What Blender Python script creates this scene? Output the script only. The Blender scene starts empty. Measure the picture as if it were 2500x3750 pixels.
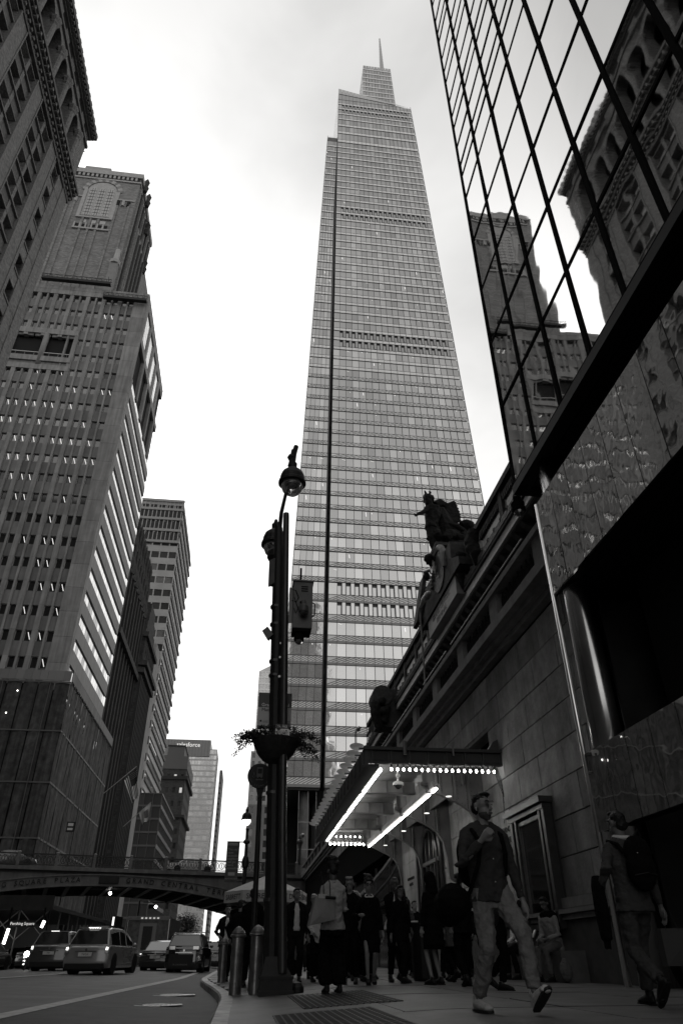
import bpy, bmesh, math, random
from mathutils import Vector, Matrix
from math import sin, cos, pi, radians as rad
S = bpy.context.scene
R = random.Random(7)
# ---------------------------------------------------------------- camera
cd = bpy.data.cameras.new('camera'); cam = bpy.data.objects.new('camera', cd); S.collection.objects.link(cam)
cd.sensor_fit = 'VERTICAL'; cd.sensor_height = 36.0; cd.lens = 24.06; cd.clip_start = .05; cd.clip_end = 6000
cam.location = (0, 0, .4)
cam.rotation_mode = 'XYZ'
_p, _y, _r = rad(33.078), rad(7.2269), rad(-.2137)
cam.matrix_world = Matrix.Translation((0, 0, .4)) @ Matrix.Rotation(-_y, 4, 'Z') @ Matrix.Rotation(pi/2 + _p, 4, 'X') @ Matrix.Rotation(_r, 4, 'Z')
S.camera = cam
S.render.resolution_x, S.render.resolution_y = 682, 1024
# ---------------------------------------------------------------- sky, sun, exposure
SUN_EL, SUN_AZ = rad(38), rad(25)      # azimuth measured from +Y (down the street) towards -X
w = bpy.data.worlds.new('World'); S.world = w; w.use_nodes = True
n, l = w.node_tree.nodes, w.node_tree.links
n.clear()
out = n.new('ShaderNodeOutputWorld'); sky = n.new('ShaderNodeTexSky'); sky.sky_type = 'NISHITA'; sky.sun_disc = False
sky.sun_elevation = SUN_EL; sky.sun_rotation = -SUN_AZ; sky.air_density = 1.0; sky.dust_density = 4.0
bw = n.new('ShaderNodeRGBToBW'); l.new(sky.outputs[0], bw.inputs[0])
b1 = n.new('ShaderNodeBackground'); b1.inputs[1].default_value = .05; l.new(bw.outputs[0], b1.inputs[0])
tc = n.new('ShaderNodeTexCoord'); mp = n.new('ShaderNodeMapping'); mp.inputs['Scale'].default_value = (1, 1, 1.6)
nz = n.new('ShaderNodeTexNoise'); nz.inputs['Scale'].default_value = 2.7; nz.inputs['Detail'].default_value = 5; nz.inputs['Roughness'].default_value = .5
nz.inputs['Distortion'].default_value = .35
l.new(tc.outputs['Generated'], mp.inputs[0]); l.new(mp.outputs[0], nz.inputs[0])
mr = n.new('ShaderNodeMapRange'); mr.inputs[1].default_value = .36; mr.inputs[2].default_value = .64; mr.inputs[3].default_value = .47; mr.inputs[4].default_value = .69
l.new(nz.outputs[0], mr.inputs[0])
sx = n.new('ShaderNodeSeparateXYZ'); l.new(tc.outputs['Generated'], sx.inputs[0])
gr = n.new('ShaderNodeMapRange'); gr.inputs[1].default_value = .15; gr.inputs[2].default_value = .95; gr.inputs[3].default_value = .34; gr.inputs[4].default_value = 0.0
l.new(sx.outputs['Z'], gr.inputs[0])
ad = n.new('ShaderNodeMath'); ad.operation = 'ADD'; l.new(mr.outputs[0], ad.inputs[0]); l.new(gr.outputs[0], ad.inputs[1])
cc = n.new('ShaderNodeCombineColor')
for i, k in enumerate((1.0, .992, .975)):
    m_ = n.new('ShaderNodeMath'); m_.operation = 'MULTIPLY'; m_.inputs[1].default_value = k; l.new(ad.outputs[0], m_.inputs[0]); l.new(m_.outputs[0], cc.inputs[i])
b2 = n.new('ShaderNodeBackground'); l.new(cc.outputs[0], b2.inputs[0]); b2.inputs[1].default_value = 1.0
ash = n.new('ShaderNodeAddShader'); l.new(b1.outputs[0], ash.inputs[0]); l.new(b2.outputs[0], ash.inputs[1]); l.new(ash.outputs[0], out.inputs[0])
sd = bpy.data.lights.new('sun', 'SUN'); sd.energy = .5; sd.angle = rad(14); sd.color = (1, .985, .96)
so = bpy.data.objects.new('sun', sd); S.collection.objects.link(so)
_d = Vector((-sin(SUN_AZ)*cos(SUN_EL), cos(SUN_AZ)*cos(SUN_EL), sin(SUN_EL)))
so.rotation_euler = _d.to_track_quat('Z', 'Y').to_euler(); so.location = (0, 0, 300)
S.view_settings.view_transform = 'Standard'; S.view_settings.look = 'None'; S.view_settings.exposure = 0; S.view_settings.gamma = 1
S.view_settings.use_curve_mapping = False
try:
    S.cycles.max_bounces = 6; S.cycles.glossy_bounces = 4; S.cycles.diffuse_bounces = 3; S.cycles.transparent_max_bounces = 12
    S.cycles.sample_clamp_indirect = 4
except Exception: pass
# ---------------------------------------------------------------- materials
MC = {}
def M(name, v, rough=.8, metal=0, spec=.22, ns=0, na=0, bs=0, ba=0, rnd=0, streak=0, brick=None, emit=0, warm=.985, coat=0, trans=0, alpha=1):
    if name in MC: return MC[name]
    m = bpy.data.materials.new(name); MC[name] = m; m.use_nodes = True
    n, l = m.node_tree.nodes, m.node_tree.links; b = n['Principled BSDF']
    col = (v, v*(1+warm)/2, v*warm, 1)
    b.inputs['Base Color'].default_value = col; b.inputs['Roughness'].default_value = rough; b.inputs['Metallic'].default_value = metal
    b.inputs['Specular IOR Level'].default_value = spec
    if coat: b.inputs['Coat Weight'].default_value = coat; b.inputs['Coat Roughness'].default_value = .04
    if trans: b.inputs['Transmission Weight'].default_value = trans; b.inputs['IOR'].default_value = 1.45
    if alpha < 1: b.inputs['Alpha'].default_value = alpha
    if emit: b.inputs['Emission Color'].default_value = (1, .985, .955, 1); b.inputs['Emission Strength'].default_value = emit
    g = n.new('ShaderNodeNewGeometry'); cur = None
    def mul(a, bsock, k=None):
        x = n.new('ShaderNodeMath'); x.operation = 'MULTIPLY'
        if a is None: x.inputs[0].default_value = 1
        else: l.new(a, x.inputs[0])
        l.new(bsock, x.inputs[1]); return x.outputs[0]
    def rng(src, lo, hi, a=.3, c=.7):
        x = n.new('ShaderNodeMapRange'); x.inputs[1].default_value = a; x.inputs[2].default_value = c; x.inputs[3].default_value = lo; x.inputs[4].default_value = hi
        l.new(src, x.inputs[0]); return x.outputs[0]
    if na:
        t = n.new('ShaderNodeTexNoise'); t.inputs['Scale'].default_value = ns; t.inputs['Detail'].default_value = 6; t.inputs['Roughness'].default_value = .65
        l.new(g.outputs['Position'], t.inputs[0]); cur = mul(cur, rng(t.outputs[0], 1-na, 1+na))
    if streak:
        mp = n.new('ShaderNodeMapping'); mp.inputs['Scale'].default_value = (1.6, 1.6, .12); l.new(g.outputs['Position'], mp.inputs[0])
        t = n.new('ShaderNodeTexNoise'); t.inputs['Scale'].default_value = 1.5; t.inputs['Detail'].default_value = 5; l.new(mp.outputs[0], t.inputs[0]); cur = mul(cur, rng(t.outputs[0], 1-streak, 1+streak*.6))
    if rnd:
        o = n.new('ShaderNodeObjectInfo'); cur = mul(cur, rng(o.outputs['Random'], 1-rnd, 1+rnd, 0, 1))
    hgt = None
    if brick:
        # brick coursing on vertical walls: u = x+y, v = z
        s = n.new('ShaderNodeSeparateXYZ'); l.new(g.outputs['Position'], s.inputs[0])
        a = n.new('ShaderNodeMath'); a.operation = 'ADD'; l.new(s.outputs[0], a.inputs[0]); l.new(s.outputs[1], a.inputs[1])
        c = n.new('ShaderNodeCombineXYZ'); l.new(a.outputs[0], c.inputs[0]); l.new(s.outputs[2], c.inputs[1])
        t = n.new('ShaderNodeTexBrick'); l.new(c.outputs[0], t.inputs[0])
        t.inputs['Color1'].default_value = (.72,)*3+(1,); t.inputs['Color2'].default_value = (1.25,)*3+(1,); t.inputs['Mortar'].default_value = (.8,)*3+(1,)
        t.inputs['Scale'].default_value = brick[0]; t.inputs['Mortar Size'].default_value = brick[1]; t.inputs['Bias'].default_value = 0
        t.inputs['Brick Width'].default_value = .8; t.inputs['Row Height'].default_value = .3
        q = n.new('ShaderNodeRGBToBW'); l.new(t.outputs[0], q.inputs[0]); cur = mul(cur, q.outputs[0]); hgt = t.outputs['Fac']
    if cur is not None:
        c = n.new('ShaderNodeVectorMath'); c.operation = 'SCALE'; c.inputs[0].default_value = col[:3]; l.new(cur, c.inputs['Scale']); l.new(c.outputs[0], b.inputs['Base Color'])
    if ba:
        t = n.new('ShaderNodeTexNoise'); t.inputs['Scale'].default_value = bs; t.inputs['Detail'].default_value = 3
        l.new(g.outputs['Position'], t.inputs[0])
        u = n.new('ShaderNodeBump'); u.inputs['Strength'].default_value = 1; u.inputs['Distance'].default_value = ba; l.new(t.outputs[0], u.inputs['Height']); l.new(u.outputs[0], b.inputs['Normal'])
    return m
# ---------------------------------------------------------------- object helpers
COL = S.collection; ORG = {}
def tag(o, label=None, cat=None, group=None, kind=None):
    if label: o['label'] = label
    if cat: o['category'] = cat
    if group: o['group'] = group
    if kind: o['kind'] = kind
    return o
def thing(name, label, cat, loc=(0, 0, 0), rz=0, group=None):
    o = bpy.data.objects.new(name, None); COL.objects.link(o); o.location = loc; o.rotation_euler = (0, 0, rz); o.empty_display_size = .3
    ORG[o.name] = Vector(loc); return tag(o, label, cat, group)
def link(name, me, parent=None, kind=None, loc=None):
    o = bpy.data.objects.new(name, me); COL.objects.link(o)
    if parent is not None: o.parent = parent; ORG[o.name] = ORG.get(parent.name, Vector())
    else: ORG[o.name] = Vector()
    if loc is not None: o.location = loc
    if kind: o['kind'] = kind
    return o
class MB:
    def __init__(s): s.v = []; s.f = []; s.m = []
    def add(s, vs, fs, m=0):
        k = len(s.v); s.v += [tuple(v) for v in vs]; s.f += [tuple(i+k for i in f) for f in fs]; s.m += [m]*len(fs); return s
    def box(s, x0, x1, y0, y1, z0, z1, m=0):
        return s.add([(x, y, z) for z in (z0, z1) for y in (y0, y1) for x in (x0, x1)], [(0, 2, 3, 1), (4, 5, 7, 6), (0, 1, 5, 4), (2, 6, 7, 3), (0, 4, 6, 2), (1, 3, 7, 5)], m)
    def quad(s, a, b, c, d, m=0): return s.add([a, b, c, d], [(0, 1, 2, 3)], m)
    def prism(s, poly, vec, m=0):
        k = len(poly); vec = Vector(vec)
        return s.add([tuple(Vector(p)) for p in poly]+[tuple(Vector(p)+vec) for p in poly], [tuple(range(k))[::-1], tuple(range(k, 2*k))]+[(i, (i+1) % k, (i+1) % k+k, i+k) for i in range(k)], m)
    def tube(s, pts, r, k=8, m=0, cap=True, rx=None):
        pts = [Vector(p) for p in pts]; rr = r if isinstance(r, (list, tuple)) else [r]*len(pts); vs = []
        a = None
        for i, p in enumerate(pts):
            d = (pts[min(i+1, len(pts)-1)]-pts[max(i-1, 0)])
            d = d.normalized() if d.length > 1e-9 else Vector((0, 0, 1))
            if a is None: a = d.cross(Vector((0, 0, 1))) if abs(d.z) < .95 else d.cross(Vector((0, 1, 0)))
            else: a = a-d*a.dot(d)
            if a.length < 1e-6: a = d.orthogonal()
            a.normalize(); b = d.cross(a)
            for j in range(k):
                t = 2*pi*j/k; vs.append(p+a*cos(t)*rr[i]+b*sin(t)*rr[i])
        fs = [(i*k+j, i*k+(j+1) % k, (i+1)*k+(j+1) % k, (i+1)*k+j) for i in range(len(pts)-1) for j in range(k)]
        if cap: fs += [tuple(range(k))[::-1], tuple(range((len(pts)-1)*k, len(pts)*k))]
        return s.add(vs, fs, m)
    def lathe(s, c, prof, k=12, m=0, ax='z', rot=0):
        vs = []
        for r, h in prof:
            for j in range(k):
                t = 2*pi*j/k+rot; a, b = r*cos(t), r*sin(t)
                vs.append((c[0]+a, c[1]+b, c[2]+h) if ax == 'z' else (c[0]+h, c[1]+a, c[2]+b) if ax == 'x' else (c[0]+a, c[1]+h, c[2]+b))
        q = len(prof); fs = [(i*k+j, i*k+(j+1) % k, (i+1)*k+(j+1) % k, (i+1)*k+j) for i in range(q-1) for j in range(k)]
        fs += [tuple(range(k))[::-1], tuple(range((q-1)*k, q*k))]
        return s.add(vs, fs, m)
    def ball(s, c, r, k=10, m=0, sc=(1, 1, 1)):
        q = max(4, k//2); vs = []
        for i in range(q+1):
            a = pi*i/q
            for j in range(k): t = 2*pi*j/k; vs.append((c[0]+r*sc[0]*sin(a)*cos(t), c[1]+r*sc[1]*sin(a)*sin(t), c[2]+r*sc[2]*cos(a)))
        return s.add(vs, [(i*k+j, (i+1)*k+j, (i+1)*k+(j+1) % k, i*k+(j+1) % k) for i in range(q) for j in range(k)], m)
    def mesh(s, name, mats, org=None, smooth=False):
        me = bpy.data.meshes.new(name); v = s.v
        if org is not None and org.length > 0: v = [(a-org.x, b-org.y, c-org.z) for a, b, c in v]
        me.from_pydata(v, [], s.f)
        for m in (mats if isinstance(mats, (list, tuple)) else [mats]): me.materials.append(m)
        if any(s.m): me.polygons.foreach_set('material_index', s.m)
        if smooth: me.polygons.foreach_set('use_smooth', [True]*len(s.f))
        return me
    def build(s, name, mats, parent=None, kind=None, smooth=False, local=False):
        org = None if (parent is None or local) else ORG.get(parent.name)
        return link(name, s.mesh(name, mats, org, smooth), parent, kind)
def recalc(me):
    bm = bmesh.new(); bm.from_mesh(me); bmesh.ops.remove_doubles(bm, verts=bm.verts, dist=1e-5); bmesh.ops.recalc_face_normals(bm, faces=bm.faces); bm.to_mesh(me); bm.free(); return me
CUBE = {}
def pc(name, mat, x0, x1, y0, y1, z0, z1, parent=None, kind=None, rot=None):
    """a cheap box-shaped piece: all pieces of one material share one unit cube"""
    me = CUBE.get(mat.name)
    if me is None: me = CUBE[mat.name] = MB().box(-.5, .5, -.5, .5, -.5, .5).mesh('piece_'+mat.name, mat)
    o = link(name, me, parent, kind); g = ORG[o.name]
    o.location = ((x0+x1)/2-g.x, (y0+y1)/2-g.y, (z0+z1)/2-g.z); o.scale = (abs(x1-x0), abs(y1-y0), abs(z1-z0))
    if rot: o.rotation_euler = rot
    return o
def bev(o, w=.02, seg=2):
    b = o.modifiers.new('bevel', 'BEVEL'); b.width = w; b.segments = seg; b.limit_method = 'ANGLE'; b.angle_limit = rad(40); return o
def text(s, size, mat, parent, M4, depth=.01, name='lettering', align='CENTER', shear=0):
    """lettering as real raised mesh; M4 places it in world space (x along the line, y up, z out)"""
    cu = bpy.data.curves.new('t', 'FONT'); cu.body = s; cu.size = size; cu.align_x = align; cu.align_y = 'CENTER'; cu.extrude = depth; cu.resolution_u = 2; cu.shear = shear
    t = bpy.data.objects.new('t', cu); me = bpy.data.meshes.new_from_object(t)
    bpy.data.objects.remove(t); me.transform(M4); me.materials.clear(); me.materials.append(mat)
    if parent is not None: me.transform(Matrix.Translation(-ORG[parent.name]))
    return link(name, me, parent)
def frame(o, x, y):
    """matrix: origin o, text direction x, up direction y"""
    x = Vector(x).normalized(); y = Vector(y).normalized(); z = x.cross(y); m = Matrix((x, y, z)).transposed().to_4x4(); m.translation = Vector(o); return m
def sm(t): t = min(1, max(0, t)); return t*t*(3-2*t)
def kerb(y):
    """x of the kerb line: the pavement bulges out from the near lane edge past the bollards"""
    return -.25-.9*sm((y-12.5)/15)
def G(x, y):
    k = kerb(y)
    if x >= k: return -.13*(1-sm((x+.6)/3.0))
    u = (x+9.5)/8.6; return -.27+.18*max(0, 1-u*u)
# ================================================================= ground
asphalt = M('asphalt', .08, .58, ns=1.1, na=.45, bs=60, ba=.01, spec=.4); asph2 = M('new_asphalt', .026, .6, ns=1.9, na=.75, bs=70, ba=.012, spec=.3)
conc = M('concrete_flag', .075, .52, spec=.5, ns=1.7, na=.5, bs=30, ba=.006, rnd=.12); white = M('road_paint', .4, .7, ns=6, na=.35)
steel = M('kerb_steel', .22, .5, metal=.4, ns=3.5, na=.8, rnd=.2, bs=20, ba=.004); joint = M('joint_dirt_and_shaft_shade', .015, .9)
XR, XL = 6.6, -26
def sheet(name, xs, ys, zf, mat, kind='structure'):
    mb = MB(); nx, ny = len(xs), len(ys)
    vs = [(x, y, zf(x, y)) for y in ys for x in xs]
    mb.add(vs, [(j*nx+i, j*nx+i+1, (j+1)*nx+i+1, (j+1)*nx+i) for j in range(ny-1) for i in range(nx-1)])
    return mb.build(name, mat, None, kind)
MB().quad((-3000, -1500, -1.2), (3000, -1500, -1.2), (3000, 5000, -1.2), (-3000, 5000, -1.2)).build('ground', asphalt, None, 'structure')
def Gr(x, y): u = (x+9.5)/8.6; return -.27+.18*max(0, 1-u*u)
ys = [-20+2*i for i in range(90)]+[170, 200, 260, 400, 700, 1500]
mb = MB(); vs = []
cols = 14
for y in ys:
    k = kerb(y)+.02
    for i in range(cols): x = -20+(k+20)*i/(cols-1); vs.append((x, y, Gr(x, y)-.014))
mb.add(vs, [(j*cols+i, j*cols+i+1, (j+1)*cols+i+1, (j+1)*cols+i) for j in range(len(ys)-1) for i in range(cols-1)])
mb.build('road', asphalt, None, 'structure')
def lane_edge(y): return min(-2.1, -2.9+.038*(y-10))
# darker resurfaced bus lane next to the kerb
mb = MB(); vs = []; yy = [-20+1.5*i for i in range(50)]
for y in yy:
    for i in range(6): x = lane_edge(y)+(kerb(y)+.01-lane_edge(y))*i/5; vs.append((x, y, Gr(x, y)+.006))
mb.add(vs, [(j*6+i, j*6+i+1, (j+1)*6+i+1, (j+1)*6+i) for j in range(len(yy)-1) for i in range(5)]); mb.build('bus_lane', asph2, None, 'structure')
def stripe(f, y0, y1, w=.13, name='lane_marking'):
    mb = MB(); vs = []; q = [y0+(y1-y0)*i/30 for i in range(31)]
    for y in q:
        for s in (-w, w): x = f(y)+s; vs.append((x, y, Gr(x, y)+.012))
    mb.add(vs, [(2*i, 2*i+1, 2*i+3, 2*i+2) for i in range(30)]); return mb.build(name, white, None, 'structure')
stripe(lane_edge, 2, 60); stripe(lambda y: min(-6.4, -7.35+.055*(y-27)), 14, 58, .1); stripe(lambda y: -14.6, 30, 70, .1)
# pavement: sub-base and one flag per slab
def zp(x, y): return -.13*(1-sm((x+.6)/3.0))
mb = MB(); vs = []
ys2 = [-20+2*i for i in range(80)]
for y in ys2:
    k = kerb(y)+.16
    for i in range(9): x = k+(9-k)*i/8; vs.append((x, y, zp(x, y)-.02))
mb.add(vs, [(j*9+i, j*9+i+1, (j+1)*9+i+1, (j+1)*9+i) for j in range(len(ys2)-1) for i in range(8)])
pav = mb.build('pavement', joint, None, 'structure')
def flag_slab(x0, x1, y0, y1):
    g = .009; nx = 4; mb = MB(); dz = R.uniform(-.004, .004)
    xs = [x0+g+(x1-x0-2*g)*i/nx for i in range(nx+1)]
    top = [(x, y, zp(x, y)+dz) for y in (y0+g, y1-g) for x in xs]; bot = [(x, y, z-.06) for x, y, z in top]; q = nx+1
    fs = [(i, i+1, q+i+1, q+i) for i in range(nx)]+[(2*q+i, 2*q+i+1, i+1, i) for i in range(nx)]+[(q+i, q+i+1, 3*q+i+1, 3*q+i) for i in range(nx)]
    fs += [(0, q, 3*q, 2*q), (q-1, 2*q+q-1, 3*q+q-1, 2*q-1)]
    mb.add(top+bot, fs); mb.build('flagstone', conc, pav)
for j in range(26):
    y0 = 1.6+1.55*j
    k = max(kerb(y0+i*.31) for i in range(6))+.17
    xs = [k, 1.55+R.uniform(-.02, .02), 3.1, 4.65, 6.62] if y0 > 5 else [k, 1.55, 3.1, 4.65, 6.62]
    for a, b in zip(xs, xs[1:]):
        flag_slab(a, b, y0, y0+1.55)
# vault grating in the pavement behind the lamp base
gm = M('cast_iron_grate', .05, .5, metal=.5, ns=9, na=.3)
MB().quad((.35, 6.5, -.06), (1.75, 6.5, -.02), (1.75, 6.5, -.03), (.35, 6.5, -.07))
for (ax, bx, ay, by) in ((.38, 1.38, 6.3, 8.7), (.75, 1.85, 9.3, 12.4)):
    t = thing('vault_grating', 'dark iron pavement grating of raised bars, %s the street corner post' % ('nearer to the camera than' if ay < 9 else 'just in front of'), 'grating', (ax, ay, zp(ax, ay)))
    MB().add([(ax, ay, zp(ax, ay)+.0065), (bx, ay, zp(bx, ay)+.0065), (bx, by, zp(bx, by)+.0065), (ax, by, zp(ax, by)+.0065)], [(0, 1, 2, 3)]).build('shaft', joint, t)  # flat dark sheet paints the shade of the open shaft below
    q = int((bx-ax)/.07)
    for i in range(q+1): x = ax+(bx-ax)*i/q; pc('bar', gm, x-.009, x+.009, ay, by, zp(x, ay)-.01, zp(x, ay)+.009, t)
    q = int((by-ay)/.14)
    for j in range(q+1): y = ay+(by-ay)*j/q; mb = MB(); mb.add([(ax, y-.014, zp(ax, y)+.012), (bx, y-.014, zp(bx, y)+.012), (bx, y+.014, zp(bx, y)+.012), (ax, y+.014, zp(ax, y)+.012)], [(0, 1, 2, 3)]); mb.build('cross_bar', gm, t)
# kerb stones, steel faced
kb = thing('kerb', 'pale worn steel-faced kerb curving along the pavement edge', 'kerb', (0, 0, 0)); del kb['category']; del kb['label']; kb['kind'] = 'structure'
y = 1.0
while y < 60:
    L = 1.25 if y < 30 else 3.0
    mb = MB(); vs = []
    for yy_ in (y+.008, y+L*.33, y+L*.67, y+L-.008):
        k = kerb(yy_); z = zp(k, yy_)
        vs += [(k+.19, yy_, z+.004), (k+.02, yy_, z+.004), (k-.012, yy_, z-.02), (k-.025, yy_, -.36), (k+.19, yy_, -.36)]
    fs = [(5*i+j, 5*i+(j+1) % 5, 5*(i+1)+(j+1) % 5, 5*(i+1)+j) for i in range(3) for j in range(5)]+[(0, 1, 2, 3, 4), (19, 18, 17, 16, 15)]
    mb.add(vs, fs); mb.build('kerb_stone', steel, kb); y += L
# left pavement
MB().box(-26, -20, -20, 200, -.5, -.1).build('pavement', conc, None, 'structure')
# manhole covers in the bus lane
mh = M('manhole_metal', .42, .28, metal=.8, ns=14, na=.3)
for x, y, r, lb in ((-1.3, 14.15, .42, 'pale round manhole cover in the dark bus lane, the larger one nearest the camera'), (-1.36, 17.8, .5, 'pale round manhole cover in the dark bus lane, just beyond the nearest one')):
    t = thing('manhole_cover', lb, 'manhole cover', (x, y, Gr(x, y)), group='manhole covers in the bus lane')
    MB().lathe((x, y, Gr(x, y)+.006), [(r, 0), (r, .012), (r-.05, .014), (r-.05, .008), (0.01, .008)], 28).build('rim', mh, t)
    mb = MB()
    for a in range(-3, 4):
        for b in range(-3, 4):
            if a*a+b*b < 11: mb.box(x+a*.07-.02, x+a*.07+.02, y+b*.07-.02, y+b*.07+.02, Gr(x, y)+.012, Gr(x, y)+.02)
    mb.build('tread', mh, t)
# ================================================================= One glass tower (right of centre)
tg = M('tower_glass', .30, .06, metal=.93, rnd=.13, bs=.25, ba=.01); tg2 = M('tower_glass_low', .50, .05, metal=.95, rnd=.06, bs=.4, ba=.03)
tsp = M('terracotta_spandrel', .75, .6, ns=.4, na=.1); tdk = M('tower_dark_joint', .02, .5); tml = M('tower_mullion', .05, .4, metal=.5); tstrip = M('tower_grey_strip', .26, .5)
tlit = M('ceiling_light', .9, .5, emit=.95)
def Yv(z): return 150+.028*(z-30)
def xr(z): return 59.2-.0276*(z-103)
def xl(z): return 15.2+.0140*(z-30)
def xwl(z): return 5.0+.0365*(z-31)
def xwr(z): return 14.3+.0133*(z-31) if z < 240 else 17.1+.03*(z-240)
ov = thing('glass_tower', 'tall tapering glass office tower with slanted crown and spire', 'skyscraper', (15, 150, 0))
def fq(mb, x0, x1, z0, z1, dy, m=0, xs0=None, xs1=None):
    # a quad lying on the leaning east face; x as fractions handled by caller
    mb.add([(x0[0], Yv(z0)+dy, z0), (x1[0], Yv(z0)+dy, z0), (x1[1], Yv(z1)+dy, z1), (x0[1], Yv(z1)+dy, z1)], [(0, 1, 2, 3)], m)
# solid cores (dark), faces just behind the cladding
def core(xa, xb, z0, z1, depth, name='core', m=None, top=None):
    y0, y1 = Yv(z0), Yv(z1); zt = top or (z1, z1)
    mb = MB(); d0, d1 = depth, depth-.03*(z1-z0)
    v = [(xa(z0), y0+.5, z0), (xb(z0), y0+.5, z0), (xb(z0), y0+d0, z0), (xa(z0), y0+d0, z0), (xa(zt[0]), Yv(zt[0])+.5, zt[0]), (xb(zt[1]), Yv(zt[1])+.5, zt[1]), (xb(zt[1]), y1+d1, zt[1]), (xa(zt[0]), y1+d1, zt[0])]
    mb.add(v, [(0, 3, 2, 1), (4, 5, 6, 7), (0, 1, 5, 4), (1, 2, 6, 5), (2, 3, 7, 6), (3, 0, 4, 7)]); return mb.build(name, m or tdk, ov)
core(lambda z: xl(z)+.2, lambda z: xr(z)-.2, 24, 336, 44, m=M('notch_grey', .14, .6), top=(339.5, 330))
core(lambda z: xwl(z)+.15, lambda z: xwr(z), 31.7, 296, 22, m=M('notch_grey', .14, .6))
floors = [30.1]+[35.5+5.4*k for k in range(9)]
z = 78.7
while z < 283: z += 4.45; floors.append(z)
floors += [287.5, 292, 299.4, 305.7, 311.7, 316.3, 320.9, 325.3, 330]
NP, NW = 20, 5
glass_rest, sp_mb, jn, ribs = MB(), MB(), MB(), MB(); pane_count = 0; PM = {}
def lerp(a, b, t): return a+(b-a)*t
GL = [tg, tg2]
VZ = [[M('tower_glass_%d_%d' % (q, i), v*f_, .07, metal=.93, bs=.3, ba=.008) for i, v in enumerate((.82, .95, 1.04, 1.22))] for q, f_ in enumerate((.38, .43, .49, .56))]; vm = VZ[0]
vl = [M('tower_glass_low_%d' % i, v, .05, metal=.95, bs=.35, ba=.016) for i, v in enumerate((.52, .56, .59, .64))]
rest = MB()
for fi, (za, zb) in enumerate(zip(floors, floors[1:])):
    h = zb-za; low = za < 78; sp = .36 if low else .30
    zs, zg = za+h*(.11 if low else .05), za+h*(sp if low else sp)     # strip, spandrel, then glass
    for (A, B, n_, wing) in ((xl, xr, NP, 0), (xwl, xwr, NW, 1)):
        if wing and zb > 296.5: continue
        X = lambda t, z: lerp(A(z), B(z), t)
        fq(sp_mb, (X(0, za), X(0, zs)), (X(1, za), X(1, zs)), za, zs, -.05, 1 if low else 2)
        fq(sp_mb, (X(0, zs), X(0, zg)), (X(1, zs), X(1, zg)), zs, zg, -.02, 0)
        fq(sp_mb, (X(0, zg), X(0, zg+.12)), (X(1, zg), X(1, zg+.12)), zg, zg+.12, -.06, 2)
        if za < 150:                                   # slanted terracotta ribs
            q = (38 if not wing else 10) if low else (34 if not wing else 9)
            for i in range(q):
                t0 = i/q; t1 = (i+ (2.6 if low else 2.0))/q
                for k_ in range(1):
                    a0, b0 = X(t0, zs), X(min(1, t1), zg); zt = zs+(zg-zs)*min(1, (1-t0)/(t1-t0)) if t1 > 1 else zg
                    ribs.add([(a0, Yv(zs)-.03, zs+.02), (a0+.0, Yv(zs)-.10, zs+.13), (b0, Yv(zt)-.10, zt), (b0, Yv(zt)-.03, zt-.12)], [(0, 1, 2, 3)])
        mech = (not wing) and (za in floors[-4:-2] or abs(za-225.5) < 4.4 or (60 < za < 60.5+5.4 and False))
        mech = (not wing) and ((319 < za < 322) or (315 < za < 318) or 163 < za < 172 or 231 < za < 240 or 66 < za < 74)
        dbl = NP
        for i in range(n_ if not mech else n_):
            t0, t1 = i/n_, (i+1)/n_; g = .035
            a0, a1, b0, b1 = X(t0, zg)+g, X(t0, zb)+g, X(t1, zg)-g, X(t1, zb)-g
            z1 = zb-.12
            if mech and 0 < i < n_-1:
                # louvred plant floor: dark slot beside each pale fin
                for s0, s1, mm in ((0, .42, 0), (.42, .56, 2), (.56, .98, 0)):
                    c0, c1 = lerp(a0, b0, s0), lerp(a0, b0, s1); e0, e1 = lerp(a1, b1, s0), lerp(a1, b1, s1)
                    if s0 == 0: z0_ = zg+.2; rest.add([(c0, Yv(z0_)+.1, z0_), (c1, Yv(z0_)+.1, z0_), (e1, Yv(z1)+.1, z1-.75), (e0, Yv(z1)+.1, z1-.75)], [(0, 1, 2, 3)], R.choice((4, 5)) if low else R.choice((1, 2)))
                    elif s0 > .5: rest.add([(c0, Yv(zg)-.12, zg+.2), (c1-.1, Yv(zg)-.12, zg+.2), (e1-.1, Yv(z1)-.12, z1), (e0, Yv(z1)-.12, z1)], [(0, 1, 2, 3)], R.choice((5, 6)) if low else R.choice((0, 1)))
                continue
            vs = [(a0, Yv(zg)+.06, zg+.2), (b0, Yv(zg)+.06, zg+.2), (b1, Yv(z1)+.06, z1), (a1, Yv(z1)+.06, z1)]
            r = R.random() if not (i in (3, 8, 12, 16) and R.random() < .55) else .97; mi = 0 if r < .12 else 1 if r < .62 else 2 if r < .94 else 3
            if za < 78 and pane_count < 262:
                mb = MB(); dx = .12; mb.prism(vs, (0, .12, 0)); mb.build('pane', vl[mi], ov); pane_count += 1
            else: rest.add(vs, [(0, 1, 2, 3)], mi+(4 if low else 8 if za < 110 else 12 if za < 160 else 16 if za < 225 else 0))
            if R.random() < (.10 if za < 200 else .05) and not mech:
                lx = lerp(a0, b0, R.random()*.6+.1); lz = z1-R.uniform(.1, .5)
                d = R.choice(((.5, .0), (.25, -1.2), (.22, -.9), (.12, -.12), (.12, -.12), (1.7, -.1)))
                jn.add([(lx, Yv(lz)-.0, lz), (lx+.13, Yv(lz)-.0, lz+.02), (lx+.13+d[0]*.5, Yv(lz)-.0, lz+d[1]-.12), (lx+d[0]*.5, Yv(lz)-.0, lz+d[1]-.14)], [(0, 1, 2, 3)])
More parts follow.
